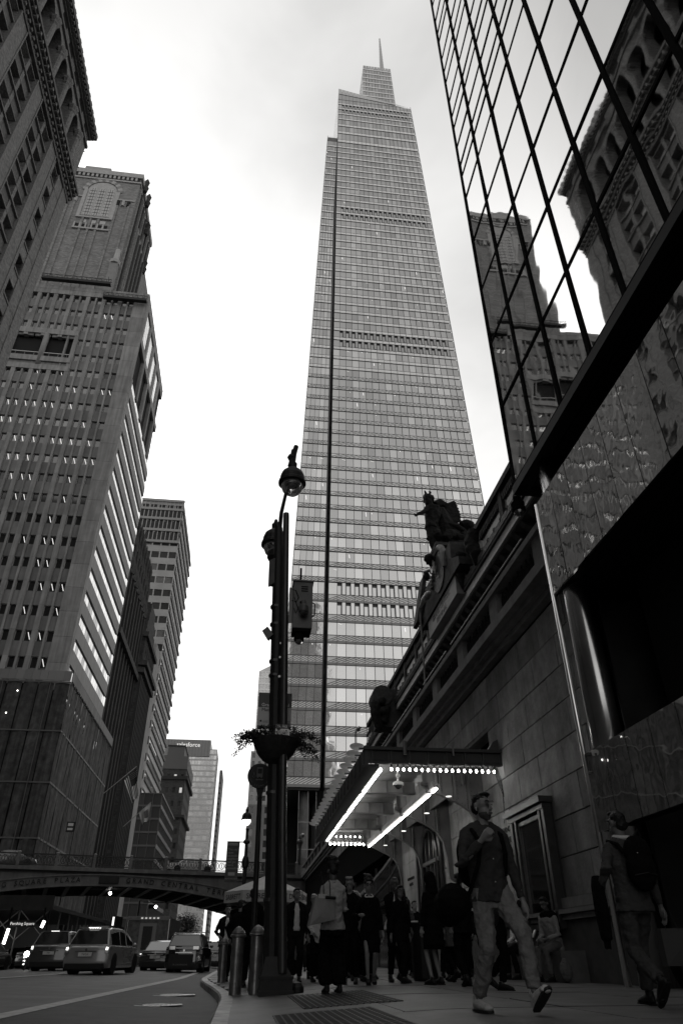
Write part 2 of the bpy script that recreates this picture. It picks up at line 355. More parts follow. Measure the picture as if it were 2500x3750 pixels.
rest.build('pane_field', vm+vl+VZ[3]+VZ[2]+VZ[1], ov, 'stuff'); sp_mb.build('spandrel_band', [tsp, tstrip, tml], ov, 'stuff'); ribs.build('slanted_rib', M('rib_shadow', .07, .7), ov, 'stuff')
jn.build('office_light', tlit, ov, 'stuff')
# vertical mullions, running the whole lean
mb = MB()
for A, B, n_, zt in ((xl, xr, NP, 331), (xwl, xwr, NW, 296)):
    for i in range(n_+1):
        t = i/n_
        for z0, z1 in ((30.1 if n_ == NP else 31.7, 180), (180, zt)):
            x0, x1 = lerp(A(z0), B(z0), t), lerp(A(z1), B(z1), t); w_ = .035 if 0 < i < n_ else .09
            mb.add([(x0-w_, Yv(z0)-.14, z0), (x0+w_, Yv(z0)-.14, z0), (x1+w_, Yv(z1)-.14, z1), (x1-w_, Yv(z1)-.14, z1)], [(0, 1, 2, 3)])
mb.build('mullion', tml, ov, 'stuff')
# slanted crown parapet of the main shaft, notch, south faces
cr = MB()
for i in range(20):
    t0, t1 = i/20, (i+1)/20; f = lambda t: 340.2-9.5*t
    x = lambda t, z: lerp(xl(z), xr(z), t)
    for k_, (u0, u1) in enumerate(((0, .5), (.5, 1.0))):
        za0, za1 = lerp(330, f(t0), u0), lerp(330, f(t1), u0); zb0, zb1 = lerp(330, f(t0), u1), lerp(330, f(t1), u1)
        if zb0-za0 < .3: continue
        cr.add([(x(t0, 330)+.04, Yv(330)-.02, za0+.1), (x(t1, 330)-.04, Yv(330)-.02, za1+.1), (x(t1, 335)-.04, Yv(335)-.02, zb1-.1), (x(t0, 335)+.04, Yv(335)-.02, zb0-.1)], [(0, 1, 2, 3)], 0 if k_ == 0 else 1)
cr.build('crown_pane', [vm[1], vm[3]], ov, 'stuff')
mb = MB()   # sides facing the street
for A, z0, z1, dp in ((xwl, 31.7, 296, 20), (xl, 296, 339, 34)):
    q = int((z1-z0)/4.45)
    for i in range(q):
        a, b = z0+(z1-z0)*i/q, z0+(z1-z0)*(i+1)/q; c = a+(b-a)*.3
        for u, v_, m_ in ((a, c, 0), (c, b-.15, 1)):
            mb.add([(A(u)-.02, Yv(u)+.1, u), (A(u)-.02, Yv(u)+dp-.03*(u-z0), u), (A(v_)-.02, Yv(v_)+dp-.03*(v_-z0), v_), (A(v_)-.02, Yv(v_)+.1, v_)], [(0, 1, 2, 3)], m_)
mb.build('side_cladding', [tsp, M('tower_side_glass', .10, .1, metal=.8)], ov, 'stuff')
# upper crown block and spire
mb = MB(); cx0 = lambda z: 31.2+.022*(z-340); cx1 = lambda z: 46.3-.02*(z-338); yc = lambda z: Yv(z)+.9
for i in range(8):
    a, b = 334+36.5*i/8, 334+36.5*(i+1)/8; c = a+.9
    for u, v_, m_ in ((a, c, 0),):
        mb.add([(cx0(u), yc(u)-.1, u), (cx1(u), yc(u)-.1, u), (cx1(v_), yc(v_)-.1, v_), (cx0(v_), yc(v_)-.1, v_)], [(0, 1, 2, 3)], m_)
        mb.add([(cx0(u)-.1, yc(u), u), (cx0(u)-.1, yc(u)+16, u), (cx0(v_)-.1, yc(v_)+16, v_), (cx0(v_)-.1, yc(v_), v_)], [(0, 1, 2, 3)], m_)
    for k_ in range(10):
        x = lambda t, z: lerp(cx0(z), cx1(z), t); t0, t1 = k_/10, (k_+1)/10
        mb.add([(x(t0, c)+.08, yc(c), c), (x(t1, c)-.08, yc(c), c), (x(t1, b)-.08, yc(b), b-.12), (x(t0, b)+.08, yc(b), b-.12)], [(0, 1, 2, 3)], R.choice((1, 1, 2, 2, 3)))
    for k_ in range(6):
        y0, y1 = yc(c)+16*k_/6, yc(c)+16*(k_+1)/6
        mb.add([(cx0(c), y0+.08, c), (cx0(c), y1-.08, c), (cx0(b), y1-.08, b-.12), (cx0(b), y0+.08, b-.12)], [(0, 1, 2, 3)], R.choice((1, 2)))
mb.add([(cx0(334)+.1, yc(334)+.2, 334), (cx1(334)-.1, yc(334)+.2, 334), (cx1(334)-.1, yc(334)+16, 334), (cx0(334)+.1, yc(334)+16, 334), (cx0(369)+.1, yc(369)+.2, 368.8), (cx1(369)-.1, yc(369)+.2, 368.8), (cx1(369)-.1, yc(369)+14, 368.8), (cx0(369)+.1, yc(369)+14, 368.8)],
       [(0, 1, 5, 4), (1, 2, 6, 5), (2, 3, 7, 6), (3, 0, 4, 7), (4, 5, 6, 7)], 4)
mb.build('crown', [tsp, vm[0], vm[1], vm[2], tdk], ov, 'stuff')
mb = MB(); prof = []
for i in range(17):
    z = 366+46.5*i/16; r = 1.35-1.0*i/16; prof += [(r*1.12, z), (r*1.12, z+.35), (r*.86, z+.36)]
mb.lathe((42.4, 165, 0), prof, 12); mb.build('spire', M('spire_metal', .4, .4, metal=.4), ov)
# base: soffit, lobby column, glazed lobby box
mb = MB().box(7.6, 14.2, 150.3, 172, 29.6, 31.6).box(15.4, 60, 150.6, 190, 8, 30.1, 1); mb.build('soffit', [tdk, tg], ov)
colm = M('lobby_column_stone', .16, .5, ns=.5, na=.3)
MB().lathe((11.4, 153.2, 0), [(1.0, -1), (1.0, 8), (1.03, 8.05), (1.03, 8.2), (1.0, 8.25), (1.0, 17), (1.03, 17.05), (1.03, 17.2), (1.0, 17.25), (1.0, 29.6)], 20).build('column', colm, ov, smooth=True)
for z in (3.5, 8.5, 13.5, 18.5, 23.5): pc('transom', M('glazing_bar', .3, .4, metal=.5), 10.0, 15.3, 151.0, 151.2, z, z+.15, ov)
for x in (10.0, 11.9, 13.6, 15.2): pc('glazing_bar', MC['glazing_bar'], x, x+.1, 151.0, 151.2, -1, 29.6, ov)
MB().box(14.3, 30, 154, 176, -1, 30).build('lobby_wall', M('lobby_dark', .03, .6), ov)
MB().box(8, 18, 172, 200, -1, 31).build('rear_wall', MC['lobby_dark'], ov)
# ================================================================= generic block with window grid
def grid_wall(mb, o, u, n, W, H, nx, nz, wx, wz, dep=.35, mw=0, mg=1, skip=None, off=(.5, .5)):
    """wall with real recessed windows. o corner, u horizontal dir, n outward normal, W,H size; nx*nz cells; wx,wz window fraction"""
    o, u, n = Vector(o), Vector(u), Vector(n); z = Vector((0, 0, 1)); cw, ch = W/nx, H/nz
    for i in range(nx):
        for j in range(nz):
            c = o+u*(i*cw)+z*(j*ch)
            if skip and skip(i, j): mb.add([c, c+u*cw, c+u*cw+z*ch, c+z*ch], [(0, 1, 2, 3)], mw); continue
            a0, a1 = (1-wx)*off[0]*cw, ((1-wx)*off[0]+wx)*cw; b0, b1 = (1-wz)*off[1]*ch, ((1-wz)*off[1]+wz)*ch
            q = [c, c+u*cw, c+u*cw+z*ch, c+z*ch, c+u*a0+z*b0, c+u*a1+z*b0, c+u*a1+z*b1, c+u*a0+z*b1]; r = [p-n*dep for p in q[4:]]
            mb.add(q+r, [(0, 1, 5, 4), (1, 2, 6, 5), (2, 3, 7, 6), (3, 0, 4, 7), (4, 5, 9, 8), (5, 6, 10, 9), (6, 7, 11, 10), (7, 4, 8, 11)], mw)
            m_ = mg if not isinstance(mg, (list, tuple)) else R.choice(mg); mb.add(r, [(0, 1, 2, 3)], m_)
U, V_ = (1, 0, 0), (0, 1, 0); NE = (0, -1, 0)       # east faces look back at the camera
gd = M('dark_window', .055, .08, metal=.35, spec=.6); gm_ = M('mid_window', .12, .08, metal=.7); gb = M('bright_window', .34, .06, metal=.85); glit = M('lit_window', .6, .6, emit=.45)
def block(name, label, x0, x1, y0, y1, z1, wall, glass, cell=(3, 3.8), frac=(.5, .5), dep=.35, base=-1, extra=None, cat='building', side_cell=None, side_frac=None, side_glass=None, roof=True):
    t = thing(name, label, cat, (x1, y0, 0))
    mb = MB(); H = z1-base; nz = max(1, round(H/cell[1]))
    grid_wall(mb, (x0, y0, base), U, NE, x1-x0, H, max(1, round((x1-x0)/cell[0])), nz, frac[0], frac[1], dep, 0, list(range(1, 1+len(glass))))
    sc, sf = side_cell or cell, side_frac or frac
    k0 = 1+len(glass); sg = side_glass or glass
    grid_wall(mb, (x1, y0, base), V_, (1, 0, 0), y1-y0, H, max(1, round((y1-y0)/sc[0])), max(1, round(H/sc[1])), sf[0], sf[1], dep, 0, list(range(k0, k0+len(sg))))
    mb.add([(x0, y0, z1), (x1, y0, z1), (x1, y1, z1), (x0, y1, z1), (x0, y1, base), (x0, y0, base), (x1, y1, base)], [(0, 1, 2, 3), (0, 3, 4, 5), (2, 3, 4, 6)], 0)
    mb.build('wall', [wall]+list(glass)+list(sg), t)
    return t
# ---- towers beyond
stone5 = M('pale_stone_cladding', .42, .6, ns=.2, na=.12); dkst = M('dark_panel', .035, .5)
t5 = block('office_tower', 'tall grey slab tower with ribbed bright street side behind the dark brick blocks', -74, -33, 229, 272, 150, stone5, [gm_, gb, gm_, gd], (3.1, 5.2), (.86, .5), .3, side_cell=(50, 5.2), side_frac=(.99, .55), side_glass=[M('bright_strip', .6, .08, metal=.9)])
for i in range(27): pc('roof_fin', stone5, -74+1.55*i, -73.7+1.55*i, 228.7, 229, 132, 150.6, t5)
for i, z in enumerate((131.6, 136.6, 141.7, 146.0, 150.0)): pc('cornice_band', M('tower_band', .35, .6), -74, -32.8, 228.4, 229.1, z, z+1.0, t5)
for z in (132.8, 137.8, 142.9): pc('plant_louvre', dkst, -73.9, -33.1, 228.72, 228.9, z, z+3.2, t5)
for i in range(28): pc('sun_shade', M('sun_shade', .12, .6), -33, -32.5, 229, 273, 5.0+5.2*i, 6.1+5.2*i, t5)
slab = block('pale_slab_building', 'narrow pale stone building squeezed between brick tower and ribbed tower', -40, -26.1, 170, 178, 68, M('pale_stone', .36, .8, ns=.4, na=.15, streak=.2), [gd], (14, 4), (.02, .02), .05)
lowg = block('glass_building', 'low glass office building with gridded east front and mirrored street side', -60, -26, 223, 268, 42, M('steel_grid', .11, .5, metal=.5), [gd, gd, gm_, gd, gd], (2.6, 3.6), (.94, .86), .25, side_cell=(2.2, 3.6), side_frac=(.94, .7), side_glass=[gb, gb, gm_])
brn = block('brick_building', 'brown brick corner block with penthouse and heavy cornice in front of the pale glass tower', -42, -26, 292, 325, 68.5, M('brown_brick', .075, .85, ns=.5, na=.2, brick=(1.2, .03)), [gd, gd, gm_, glit, gd], (2.6, 4.9), (.40, .40), .3)
pc('cornice', M('dark_cornice', .05, .8), -42, -25.0, 291.2, 326, 60, 61.2, brn); pc('cornice', MC['dark_cornice'], -42, -24.8, 291.2, 326, 46, 47.0, brn); pc('parapet', M('grey_render', .15, .8), -42.5, -25.7, 291.7, 325, 64, 68.9, brn)
pc('penthouse', MC['grey_render'], -34.6, -27.9, 296, 312, 68.5, 73.8, brn); pc('penthouse_roof', MC['dark_cornice'], -34.8, -27.6, 295.7, 312.3, 73.8, 74.3, brn)
gpale = [M('pale_glass_%d' % i, v, .15, metal=.6) for i, v in enumerate((.46, .54, .62, .5))]
sf = block('glass_tower_far', 'pale glass office tower with white lettering near its roof', -95, -26.3, 530, 560, 130.5, M('pale_mullion', .4, .6), gpale, (2.2, 3.9), (.9, .72), .15)
MB().box(-95, -31.5, 529, 555, 125, 136.8).build('roof_band', M('roof_band', .2, .5, metal=.3), sf)
for i in range(28): pc('roof_rib', M('roof_rib', .14, .5), -94+2.25*i, -93.8+2.25*i, 528.8, 529, 125.2, 136.6, sf)
text('salesforce', 4.3, M('sign_white', .85, .5, emit=.45), sf, frame((-47.6, 528.6, 132.9), (1, 0, 0), (0, 0, 1)), .15)
block('thin_tower', 'very thin dark tower at the end of the street right of the pale glass tower', -26.2, -24, 600, 640, 131, M('slate_panel', .13, .6, ns=.1, na=.2), [gd], (2.2, 4), (.8, .4), .2)
dist = block('glass_tower_behind', 'pale glass tower with sloping top behind the lamp post', .6, 22, 450, 480, 163, M('pale_frame', .75, .6), gpale[1:]+[gb], (2.2, 4.2), (.85, .75), .2)
MB().prism([(.6, 450, 163), (22, 450, 163), (22, 450, 175)], (0, 28, 0)).build('sloping_roof', gpale[3], dist)
block('stone_office_block', 'pale stone office block beyond the bus sign at the right edge of the street', -.9, 20, 350, 380, 86, M('beige_stone', .34, .8, ns=.2, na=.1), [gm_, gd], (3, 4), (.45, .6), .3)
block('stone_loft_building', 'lower pale stone loft building with cornice right of the far street lamp', -.5, 14, 290, 330, 51, M('beige_stone2', .24, .8, ns=.2, na=.15), [gd, gm_], (3.2, 4), (.5, .6), .3)
# ---- dark brick blocks between the wrapped building and the ribbed tower
dbr = M('dark_brick', .05, .9, ns=.7, na=.3, brick=(1.1, .03)); rib_ = M('brick_rib', .038, .9, ns=.7, na=.2); orn = M('terracotta_ornament', .06, .9, ns=2, na=.4)
b1 = block('brick_tower', 'dark brick tower with tall ribs and ornamental crown directly beyond the grey office block', -50, -27.6, 124, 150.5, 78, dbr, [gd], (2.4, 3.8), (.45, .5), .4, side_glass=[gd, gd, gd, gm_])
for i in range(9):
    y = 124.6+3.1*i; pc('rib', rib_, -27.6, -26.6, y, y+.9, -1, 66, b1); MB().lathe((-27.1, y+.45, 66), [(.8, 0), (.85, 2), (.5, 3.5), (.6, 7), (.3, 9), (.45, 12), (.02, 14)], 6).build('pinnacle', orn, b1)
for z, e in ((51.5, 1.6), (66, .9), (72.5, .7)): pc('cornice', orn, -50, -27.6+e, 123.6, 150.9, z, z+1.2, b1)
b2 = block('brick_tower', 'dark brick tower with stepped gothic crown and long vertical ribs, before the pale slab', -40, -26, 151, 168, 62, dbr, [gd], (3.5, 3.8), (.3, .45), .4, side_glass=[gd, gd, gm_])
for i in range(9):
    y = 151+1.95*i; pc('rib', rib_, -26, -25.45, y, y+.7, -1, 53, b2)
for z, e in ((53.5, 1.0), (55.2, 1.4), (62, .7)): pc('cornice', orn, -29.2, -26+e, 150.4, 168.6, z, z+1.1, b2)
for i in range(4): pc('stepped_crown', orn, -31+.9*i-1, -26.2-.0*i, 151.5+.8*i, 167-1.8*i, 62+2.4*i, 64.5+2.4*i, b2)
for i in range(7): MB().lathe((-26.1, 152+2.4*i, 55), [(.6, 0), (.7, 1.5), (.35, 3), (.5, 5), (.25, 7), (.02, 9)], 6).build('pinnacle', orn, b2)
for i in range(4): MB().lathe((-28.8, 153+3.5*i, 69), [(.5, 0), (.6, 1), (.3, 2), (.02, 4.5)], 6).build('pinnacle', orn, b2)
# ================================================================= grey precast office block (left)
gp = M('precast_panel', .23, .75, ns=.6, na=.16, rnd=.14, streak=.28); gp2 = M('precast_spandrel', .165, .7, ns=.6, na=.14, rnd=.18, streak=.2)
sil = M('aluminium_trim', .5, .35, metal=.6)
og = [M('office_glass_%d' % i, v, .08, metal=.85) for i, v in enumerate((.14, .18, .22))]
oc = thing('office_block', 'grey precast concrete office block with rows of small square windows and a loggia', 'office building', (-26, 93.7, 0))
Y1, ZT, PIT, RW = 93.7, 110.2, 3.0, 3.83
MB().box(-62, -26.6, Y1+.9, 122, -1, ZT-1.0).box(-62, -26.9, Y1+.9, 121.4, 108, ZT).build('core', M('core_dark', .012, .8), oc)
zrows = [107.9-RW*i for i in range(20)]           # window heads
def in_logg(x, z): return -48 < x < -37.1 and 88 < z < 99.5
npan = 0
for i in range(11):                                # bays from the corner leftwards
    xa, xb = -28.3-PIT*i, -28.3-PIT*(i+1)
    # pier, in storey-high stones
    for j, z in enumerate(zrows):
        if z-RW < 30: continue
        if -47.5 < xb-.2 and xb < -38.5 and 90 < z-1 < 99: continue
        pc('pier_stone', gp, xb-.36, xb+.36, Y1-.0, Y1+.9, z-RW+.02, z, oc)
    for k_ in range(2):
        wa = xa-.36-(.0 if k_ == 0 else 1.30); wb = wa-.98
        for j, z in enumerate(zrows):
            if z-RW < 30: break
            if in_logg(wa, z) and in_logg(wb, z-2): continue
            npan += 1
            nm = 'spandrel_panel'
            pc(nm, gp2, wb, wa, Y1+.22, Y1+.6, z-RW, z-1.62, oc)
            near = z < 78
            g_ = R.choice(og) if z > 66 and not (i < 1 and 74 < z < 92) else R.choice((gd, gd, og[0])) if z > 55 else gd
            pc('window', g_, wb+.04, wa-.04, Y1+.5, Y1+.55, z-1.6, z, oc)
            if j: pc('window_trim', sil, wb, wa, Y1+.40, Y1+.5, z-.06, z, oc); pc('window_trim', sil, wb, wb+.06, Y1+.40, Y1+.5, z-1.6, z-.06, oc)
            if R.random() < (.5 if 50 < z < 88 else .4 if z < 50 else .08):
                x = wb+.12+R.random()*.25; mb = MB(); mb.add([(x, Y1+.47, z-.25), (x+.08, Y1+.47, z-.22), (x+.50, Y1+.47, z-1.30), (x+.42, Y1+.47, z-1.33)], [(0, 1, 2, 3)]); mb.build('ceiling_light', tlit, oc)
    pc('window_mullion', gp, xa-.36-1.30, xa-.36-.98, Y1+.05, Y1+.6, 31, 107.9, oc) if not (-47 < xa < -38) else None
    if -47 < xa < -38:
        for a, b in ((31, 88.0), (98.2, 107.9)): pc('window_mullion', gp, xa-.36-1.30, xa-.36-.98, Y1+.05, Y1+.6, a, b, oc)
for k_ in range(2):                                # plain attic panels, two courses
    for i in range(17): pc('attic_panel', gp, -26-2.05*(i+1)+.02, -26-2.05*i, Y1-.05, Y1+.95, 108.0+1.25*k_ if k_ else 107.95, 109.2 if not k_ else ZT+.05, oc)
z = 30.5
while z < 107.8: pc('corner_stone', gp, -28.64, -26.0, Y1-.06, Y1+.92, z, min(107.9, z+RW-.03), oc); z += RW
# loggia
pc('loggia_beam', gp, -48, -37.1, Y1-.05, Y1+.9, 97.0, 98.3, oc); pc('loggia_beam', gp, -48, -37.1, Y1-.05, Y1+.9, 88.0, 89.2, oc); pc('loggia_sill', gp, -48, -37.1, Y1-.12, Y1+.6, 90.0, 91.2, oc)
pc('loggia_panel', gp2, -48, -37.1, Y1+.2, Y1+.6, 89.2, 90, oc)
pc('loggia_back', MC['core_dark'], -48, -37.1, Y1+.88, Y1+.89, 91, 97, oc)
MB().lathe((-42.6, Y1+.3, 89.2), [(.5, 0), (.5, 7.9)], 16).build('loggia_column', gp, oc, smooth=True)
for x in (-47, -45.4, -43.8, -41.2, -39.6, -38.1): pc('loggia_railing_post', gp2, x, x+.07, Y1+.1, Y1+.2, 91.1, 92.2, oc)
pc('loggia_rail', sil, -48, -37.2, Y1+.1, Y1+.2, 92.15, 92.25, oc)
# street side: bands of bright glass
gs = M('precast_side', .26, .7, ns=.5, na=.08, streak=.15)
zz = 30.0
sidebr = [M('side_bright_%d' % i, v, .08, metal=.9) for i, v in enumerate((.7, .8, .62))]
mb = MB()
for i in range(16):
    zt = 88.4-RW*i
    pc('side_band', gs, -26.5, -26.0, Y1+.93, 121.5, zt-RW, zt-1.75, oc)
    for k_ in range(17): pc('side_pane', R.choice(sidebr if zt > 50 or R.random() < .5 else [gd, og[2]]), -26.35, -26.2, Y1+1.6+1.6*k_+.04, Y1+1.6+1.6*(k_+1)-.04, zt-1.75, zt, oc)
    pc('side_pier', gs, -26.5, -26.0, Y1+.93, Y1+1.6, zt-1.75, zt, oc)
pc('side_attic', gs, -26.5, -26.0, Y1+.96, 121.5, 98.0, 99.6, oc); pc('side_attic', gs, -26.5, -26.0, Y1+.96, 121.5, 107.6, ZT+.02, oc)
for k_ in range(5): pc('side_pier', gs, -26.9, -26.0, Y1+.96+5.2*k_+(0 if k_ else 0), Y1+1.9+5.35*k_, 99.6, 107.6, oc)
for k_ in range(4):
    for a in range(3):
        for b in range(5): pc('side_pane', sidebr[1], -26.35, -26.2, Y1+2.0+5.3*k_+a*1.38, Y1+3.3+5.3*k_+a*1.38, 99.8+b*1.55, 101.2+b*1.55, oc)
for k_ in range(4): pc('loggia_pier', gp, -27.6, -26.0, Y1+6.5+5.8*k_, Y1+7.6+5.8*k_, 88.5, 98, oc)
# window-cleaning gondola tracks on the roof
gon = M('gondola_steel', .03, .5, metal=.4)
for (x0, x1, y, z, lb) in ((-46.5, -33.5, 93.0, ZT+1.6, 'long steel access cradle along the left part of the grey block roof'), (-34.2, -26.0, 92.8, ZT-3.9+1.5, 'shorter steel access cradle hanging at the right corner of the grey block')):
    t = thing('roof_cradle', lb, 'cradle', (x0, y, z))
    pc('platform', gon, x0, x1, y-.5, y+.3, z-1.0, z-.4, t); pc('rail', gon, x0, x1, y-.5, y-.42, z+.25, z+.32, t); pc('rail', gon, x0, x1, y+.2, y+.28, z+.25, z+.32, t)
    q = int((x1-x0)/.9)
    for i in range(q+1): pc('post', gon, x0+(x1-x0)*i/q-.04, x0+(x1-x0)*i/q+.04, y-.5, y-.42, z-.4, z+.3, t)
    for i in range(q): MB().tube([(x0+(x1-x0)*i/q, y-.46, z-.4), (x0+(x1-x0)*(i+1)/q, y-.46, z+.3)], .035, 4).build('brace', gon, t)
    for x in (x0+1.5, x1-.6): MB().tube([(x, y, z), (x-.3, y, z+1.6)], .06, 5).build('davit', gon, t)
# ================================================================= brick tower with gothic window, behind
lb_ = M('tower_brick', .22, .9, ns=.25, na=.16, brick=(.9, .03)); lst = M('tower_limestone', .36, .8, ns=1, na=.15)
lt = thing('brick_skyscraper', 'tall brick skyscraper with a traceried gothic window below its crenellated top', 'skyscraper', (-45.5, 127.5, 0))
LY = 127.5
mb = MB().box(-66.8, -45.5, LY, 150, 60, 203).box(-64, -44.6, LY+6, 158, 60, 186).box(-64, -43.4, LY+10, 166, 60, 160).box(-78, -64.6, LY+1, 150, 60, 148)
mb.build('wall', lb_, lt)
pc('water_tank_house', M('roof_metal', .3, .6), -64.3, -56.5, LY+3, LY+14, 203, 210.5, lt)
MB().lathe((-50.5, LY+8, 203), [(3, 0), (3, 3.5), (2.0, 4.4), (2.0, 5.4), (.1, 6)], 8).build('roof_lantern', M('roof_metal2', .25, .6), lt)
for x in [-54.5+.9*i for i in range(10)]: pc('roof_rail_post', gon, x, x+.06, LY+1, LY+1.1, 203, 206, lt)
pc('roof_rail', gon, -54.5, -46.3, LY+1, LY+1.1, 205.9, 206, lt)
pc('cornice', lst, -65.2, -44.9, LY-.7, LY+24, 201.3, 203.4, lt); pc('cornice', lst, -65, -45.2, LY-.35, LY+23, 199.0, 199.7, lt)
for i in range(15): pc('corbel', M('corbel_dark', .03, .9), -64.6+1.3*i, -64.05+1.3*i, LY-.4, LY+.1, 199.7, 201.2, lt)
for i in range(14): pc('corbel', lst, -64+1.3*i, -63.35+1.3*i, LY-.55, LY+.1, 199.9, 201.3, lt)
# gothic window: surround arch, three lancets
cx, wz0, wz1, hw = -55.6, 181.0, 193.4, 4.1
def arch_pts(cx, z, r, h, k=10, ogive=1.15): return [(cx+r*cos(pi*i/k), z+h*sin(pi*i/k)) for i in range(k+1)]
for i in range(16):                    # voussoirs alternately pale and brick
    a0, a1 = pi*i/16, pi*(i+1)/16; r0, r1 = hw+.3, hw+1.7
    P_ = [(cx+r*cos(a), LY-.25, wz1+1.05*r*sin(a)) for r, a in ((r0, a0), (r1, a0), (r1, a1), (r0, a1))]
    MB().prism(P_, (0, .3, 0)).build('voussoir', lst if i % 2 else lb_, lt)
pl = [(cx-hw, wz0), (cx+hw, wz0)]+arch_pts(cx, wz1, hw, hw*1.05, 14)
MB().prism([(x, LY-.02, z) for x, z in pl], (0, -.08, 0)).build('window_surround', lst, lt)
for k_ in range(3):
    c_ = cx+(k_-1)*2.55; w_ = .98
    pl = [(c_-w_, wz0+.3), (c_+w_, wz0+.3), (c_+w_, wz1-.3)]+[(c_+w_*cos(a)*1, wz1-.3+1.9*sin(a)) for a in (.5, 1.0, pi/2, pi-1.0, pi-.5)]+[(c_-w_, wz1-.3)]
    MB().prism([(x, LY-.12, z) for x, z in pl], (0, -.03, 0)).build('lancet', M('lancet_glass', .36, .15, metal=.7), lt)
    for q in range(1, 3): pc('glazing_bar', gon, c_-w_+q*w_*.667-.05, c_-w_+q*w_*.667+.05, LY-.2, LY-.15, wz0+.3, wz1+1, lt)
    for q in range(8): pc('glazing_bar', gon, c_-w_, c_+w_, LY-.2, LY-.15, wz0+1.5+1.5*q, wz0+1.6+1.5*q, lt)
for k_ in (-1, 1): pc('jamb', lst, cx+k_*(hw+.55)-.5, cx+k_*(hw+.55)+.5, LY-.35, LY, wz0-1, wz1, lt)
for z, n_ in ((wz0-1.4, 0), (wz0-6.6, 0)): pc('sill_band', lst, cx-hw-1, cx+hw+1, LY-.5, LY, z, z+.6, lt)
for k_ in range(3): pc('small_window', gb, cx+(k_-1)*2.7-.8, cx+(k_-1)*2.7+.8, LY-.08, LY-.03, wz0-3.4, wz0-1.8, lt)
for k_ in range(6): pc('blind_arch', M('deep_shadow_stone', .02, .9), cx-4.6+1.6*k_, cx-3.7+1.6*k_, LY-.1, LY-.02, wz0-6.0, wz0-4.0, lt); pc('blind_arch_pier', lst, cx-5+1.6*k_, cx-4.6+1.6*k_, LY-.4, LY, wz0-6.0, wz0-3.7, lt)
for x0, x1 in ((-45.6, -51.0), (-60.2, -64.6)):
    a, b = min(x0, x1), max(x0, x1); pc('belt_course', lst, a, b, LY-.3, LY, 189.6, 190.1, lt)
    q = int((b-a)/1.5)
    for i in range(q): MB().lathe((a+.75+1.5*i, LY-.1, 188.3), [(.5, -1.2), (.5, .9), (.3, 1.3)], 6).build('corbel_arch', lst if i % 2 else MC['deep_shadow_stone'], lt)
for x in (-64.2, -62.4, -58.6, -56.4, -54.2, -50.2, -47): pc('pilaster_strip', lb_, x-.3, x+.3, LY-.35, LY, 108, 181 if -62 < x < -51 else 188, lt)
MB().box(-47.4, -45.3, LY-1.2, LY+.2, 108, 160).build('corner_buttress', M('pale_brick', .22, .9, ns=.4, na=.2), lt)
MB().lathe((-46.3, LY-.5, 160), [(1.3, 0), (1.5, 1.0), (.9, 1.2), (.7, 6)], 8).build('buttress_cap', lst, lt)
for i in range(11):                   # ribs and windows of the street side
    y = LY+1.2+2.1*i
    pc('side_rib', orn if i % 2 else lb_, -45.5, -44.9, y, y+.5, 90, 199, lt)
for i in range(8):
    y = LY+2.0+2.1*i
    for j in range(16): pc('side_window', gm_ if (i+j) % 3 else gd, -45.5, -45.35, y+.1, y+1.2, 186-5.4*j, 188.6-5.4*j, lt)
for i in range(9): pc('side_rib', orn, -44.6 if i < 4 else -43.4, -44.0 if i < 4 else -42.6, LY+7+3.2*i, LY+7.8+3.2*i, 80, 184 if i < 4 else 158, lt)
for y, z in ((LY+3, 203), (LY+8, 203), (LY+14, 197), (LY+20, 186), (LY+28, 160)): MB().lathe((-44.6, y, z-3), [(.7, 0), (1.0, 2), (.6, 3), (.9, 5), (.1, 7)], 6).build('gargoyle', orn, lt)

# the street goes on behind the camera: a tall pale tower that the glass tower mirrors
dt = thing('setback_tower', 'pale brick setback tower seen only mirrored in the lower glass of the tapering tower', 'skyscraper', (28, -115, 0))
mb = MB()
for (xa, xb, ya, yb, z0, z1) in ((13, 46, -140, -100, -1, 120), (16, 43, -138, -102, 120, 175), (20, 38, -134, -105, 175, 215)):
    grid_wall(mb, (xb, yb, z0), (-1, 0, 0), (0, 1, 0), xb-xa, z1-z0, int((xb-xa)/3), int((z1-z0)/3.9), .45, .5, .5, 0, [1, 2])
    mb.add([(xa, ya, z1), (xb, ya, z1), (xb, yb, z1), (xa, yb, z1), (xa, ya, z0), (xb, ya, z0), (xb, yb, z0), (xa, yb, z0)], [(0, 1, 2, 3), (0, 3, 7, 4), (1, 5, 6, 2), (0, 4, 5, 1)], 0)
mb.build('wall', [M('pale_brick_far', .26, .9, ns=.1, na=.25), gd, gm_], dt)
# ================================================================= near-left brick block with arcade
nbk = M('speckled_brick', .165, .9, ns=3.2, na=.3, bs=6, ba=.05, brick=(2.2, .03)); nst = M('brown_terracotta', .11, .85, ns=4, na=.35, bs=5, ba=.08); ntr = M('carved_trim', .16, .85, ns=6, na=.4, bs=7, ba=.08)
blind = M('window_blind', .5, .7); ngl = M('near_glass', .10, .06, metal=.8, bs=1.2, ba=.02)
nb = thing('arcaded_brick_building', 'ornate brown brick office block with top-floor arcade, paired windows and deep cornices', 'office building', (-26, 20, 0))
YE = 51.0
mb = MB().box(-60, -27.3, -45, YE, -1, 89).box(-60, -26.0, -45, YE, -1, 12).box(-60, -26.05, YE-.9, YE, 12, 89)
mb.build('core', nst, nb)
def fpc(nm, m, y0, y1, z0, z1, x0, x1=-27.35): return pc(nm, m, x1, x0, y0, y1, z0, z1, nb)
BAY = 6.1; heads = [74.5-3.86*i for i in range(14)]
wmesh = MB()
bays = [33.6+BAY*i for i in range(-12, 3)]
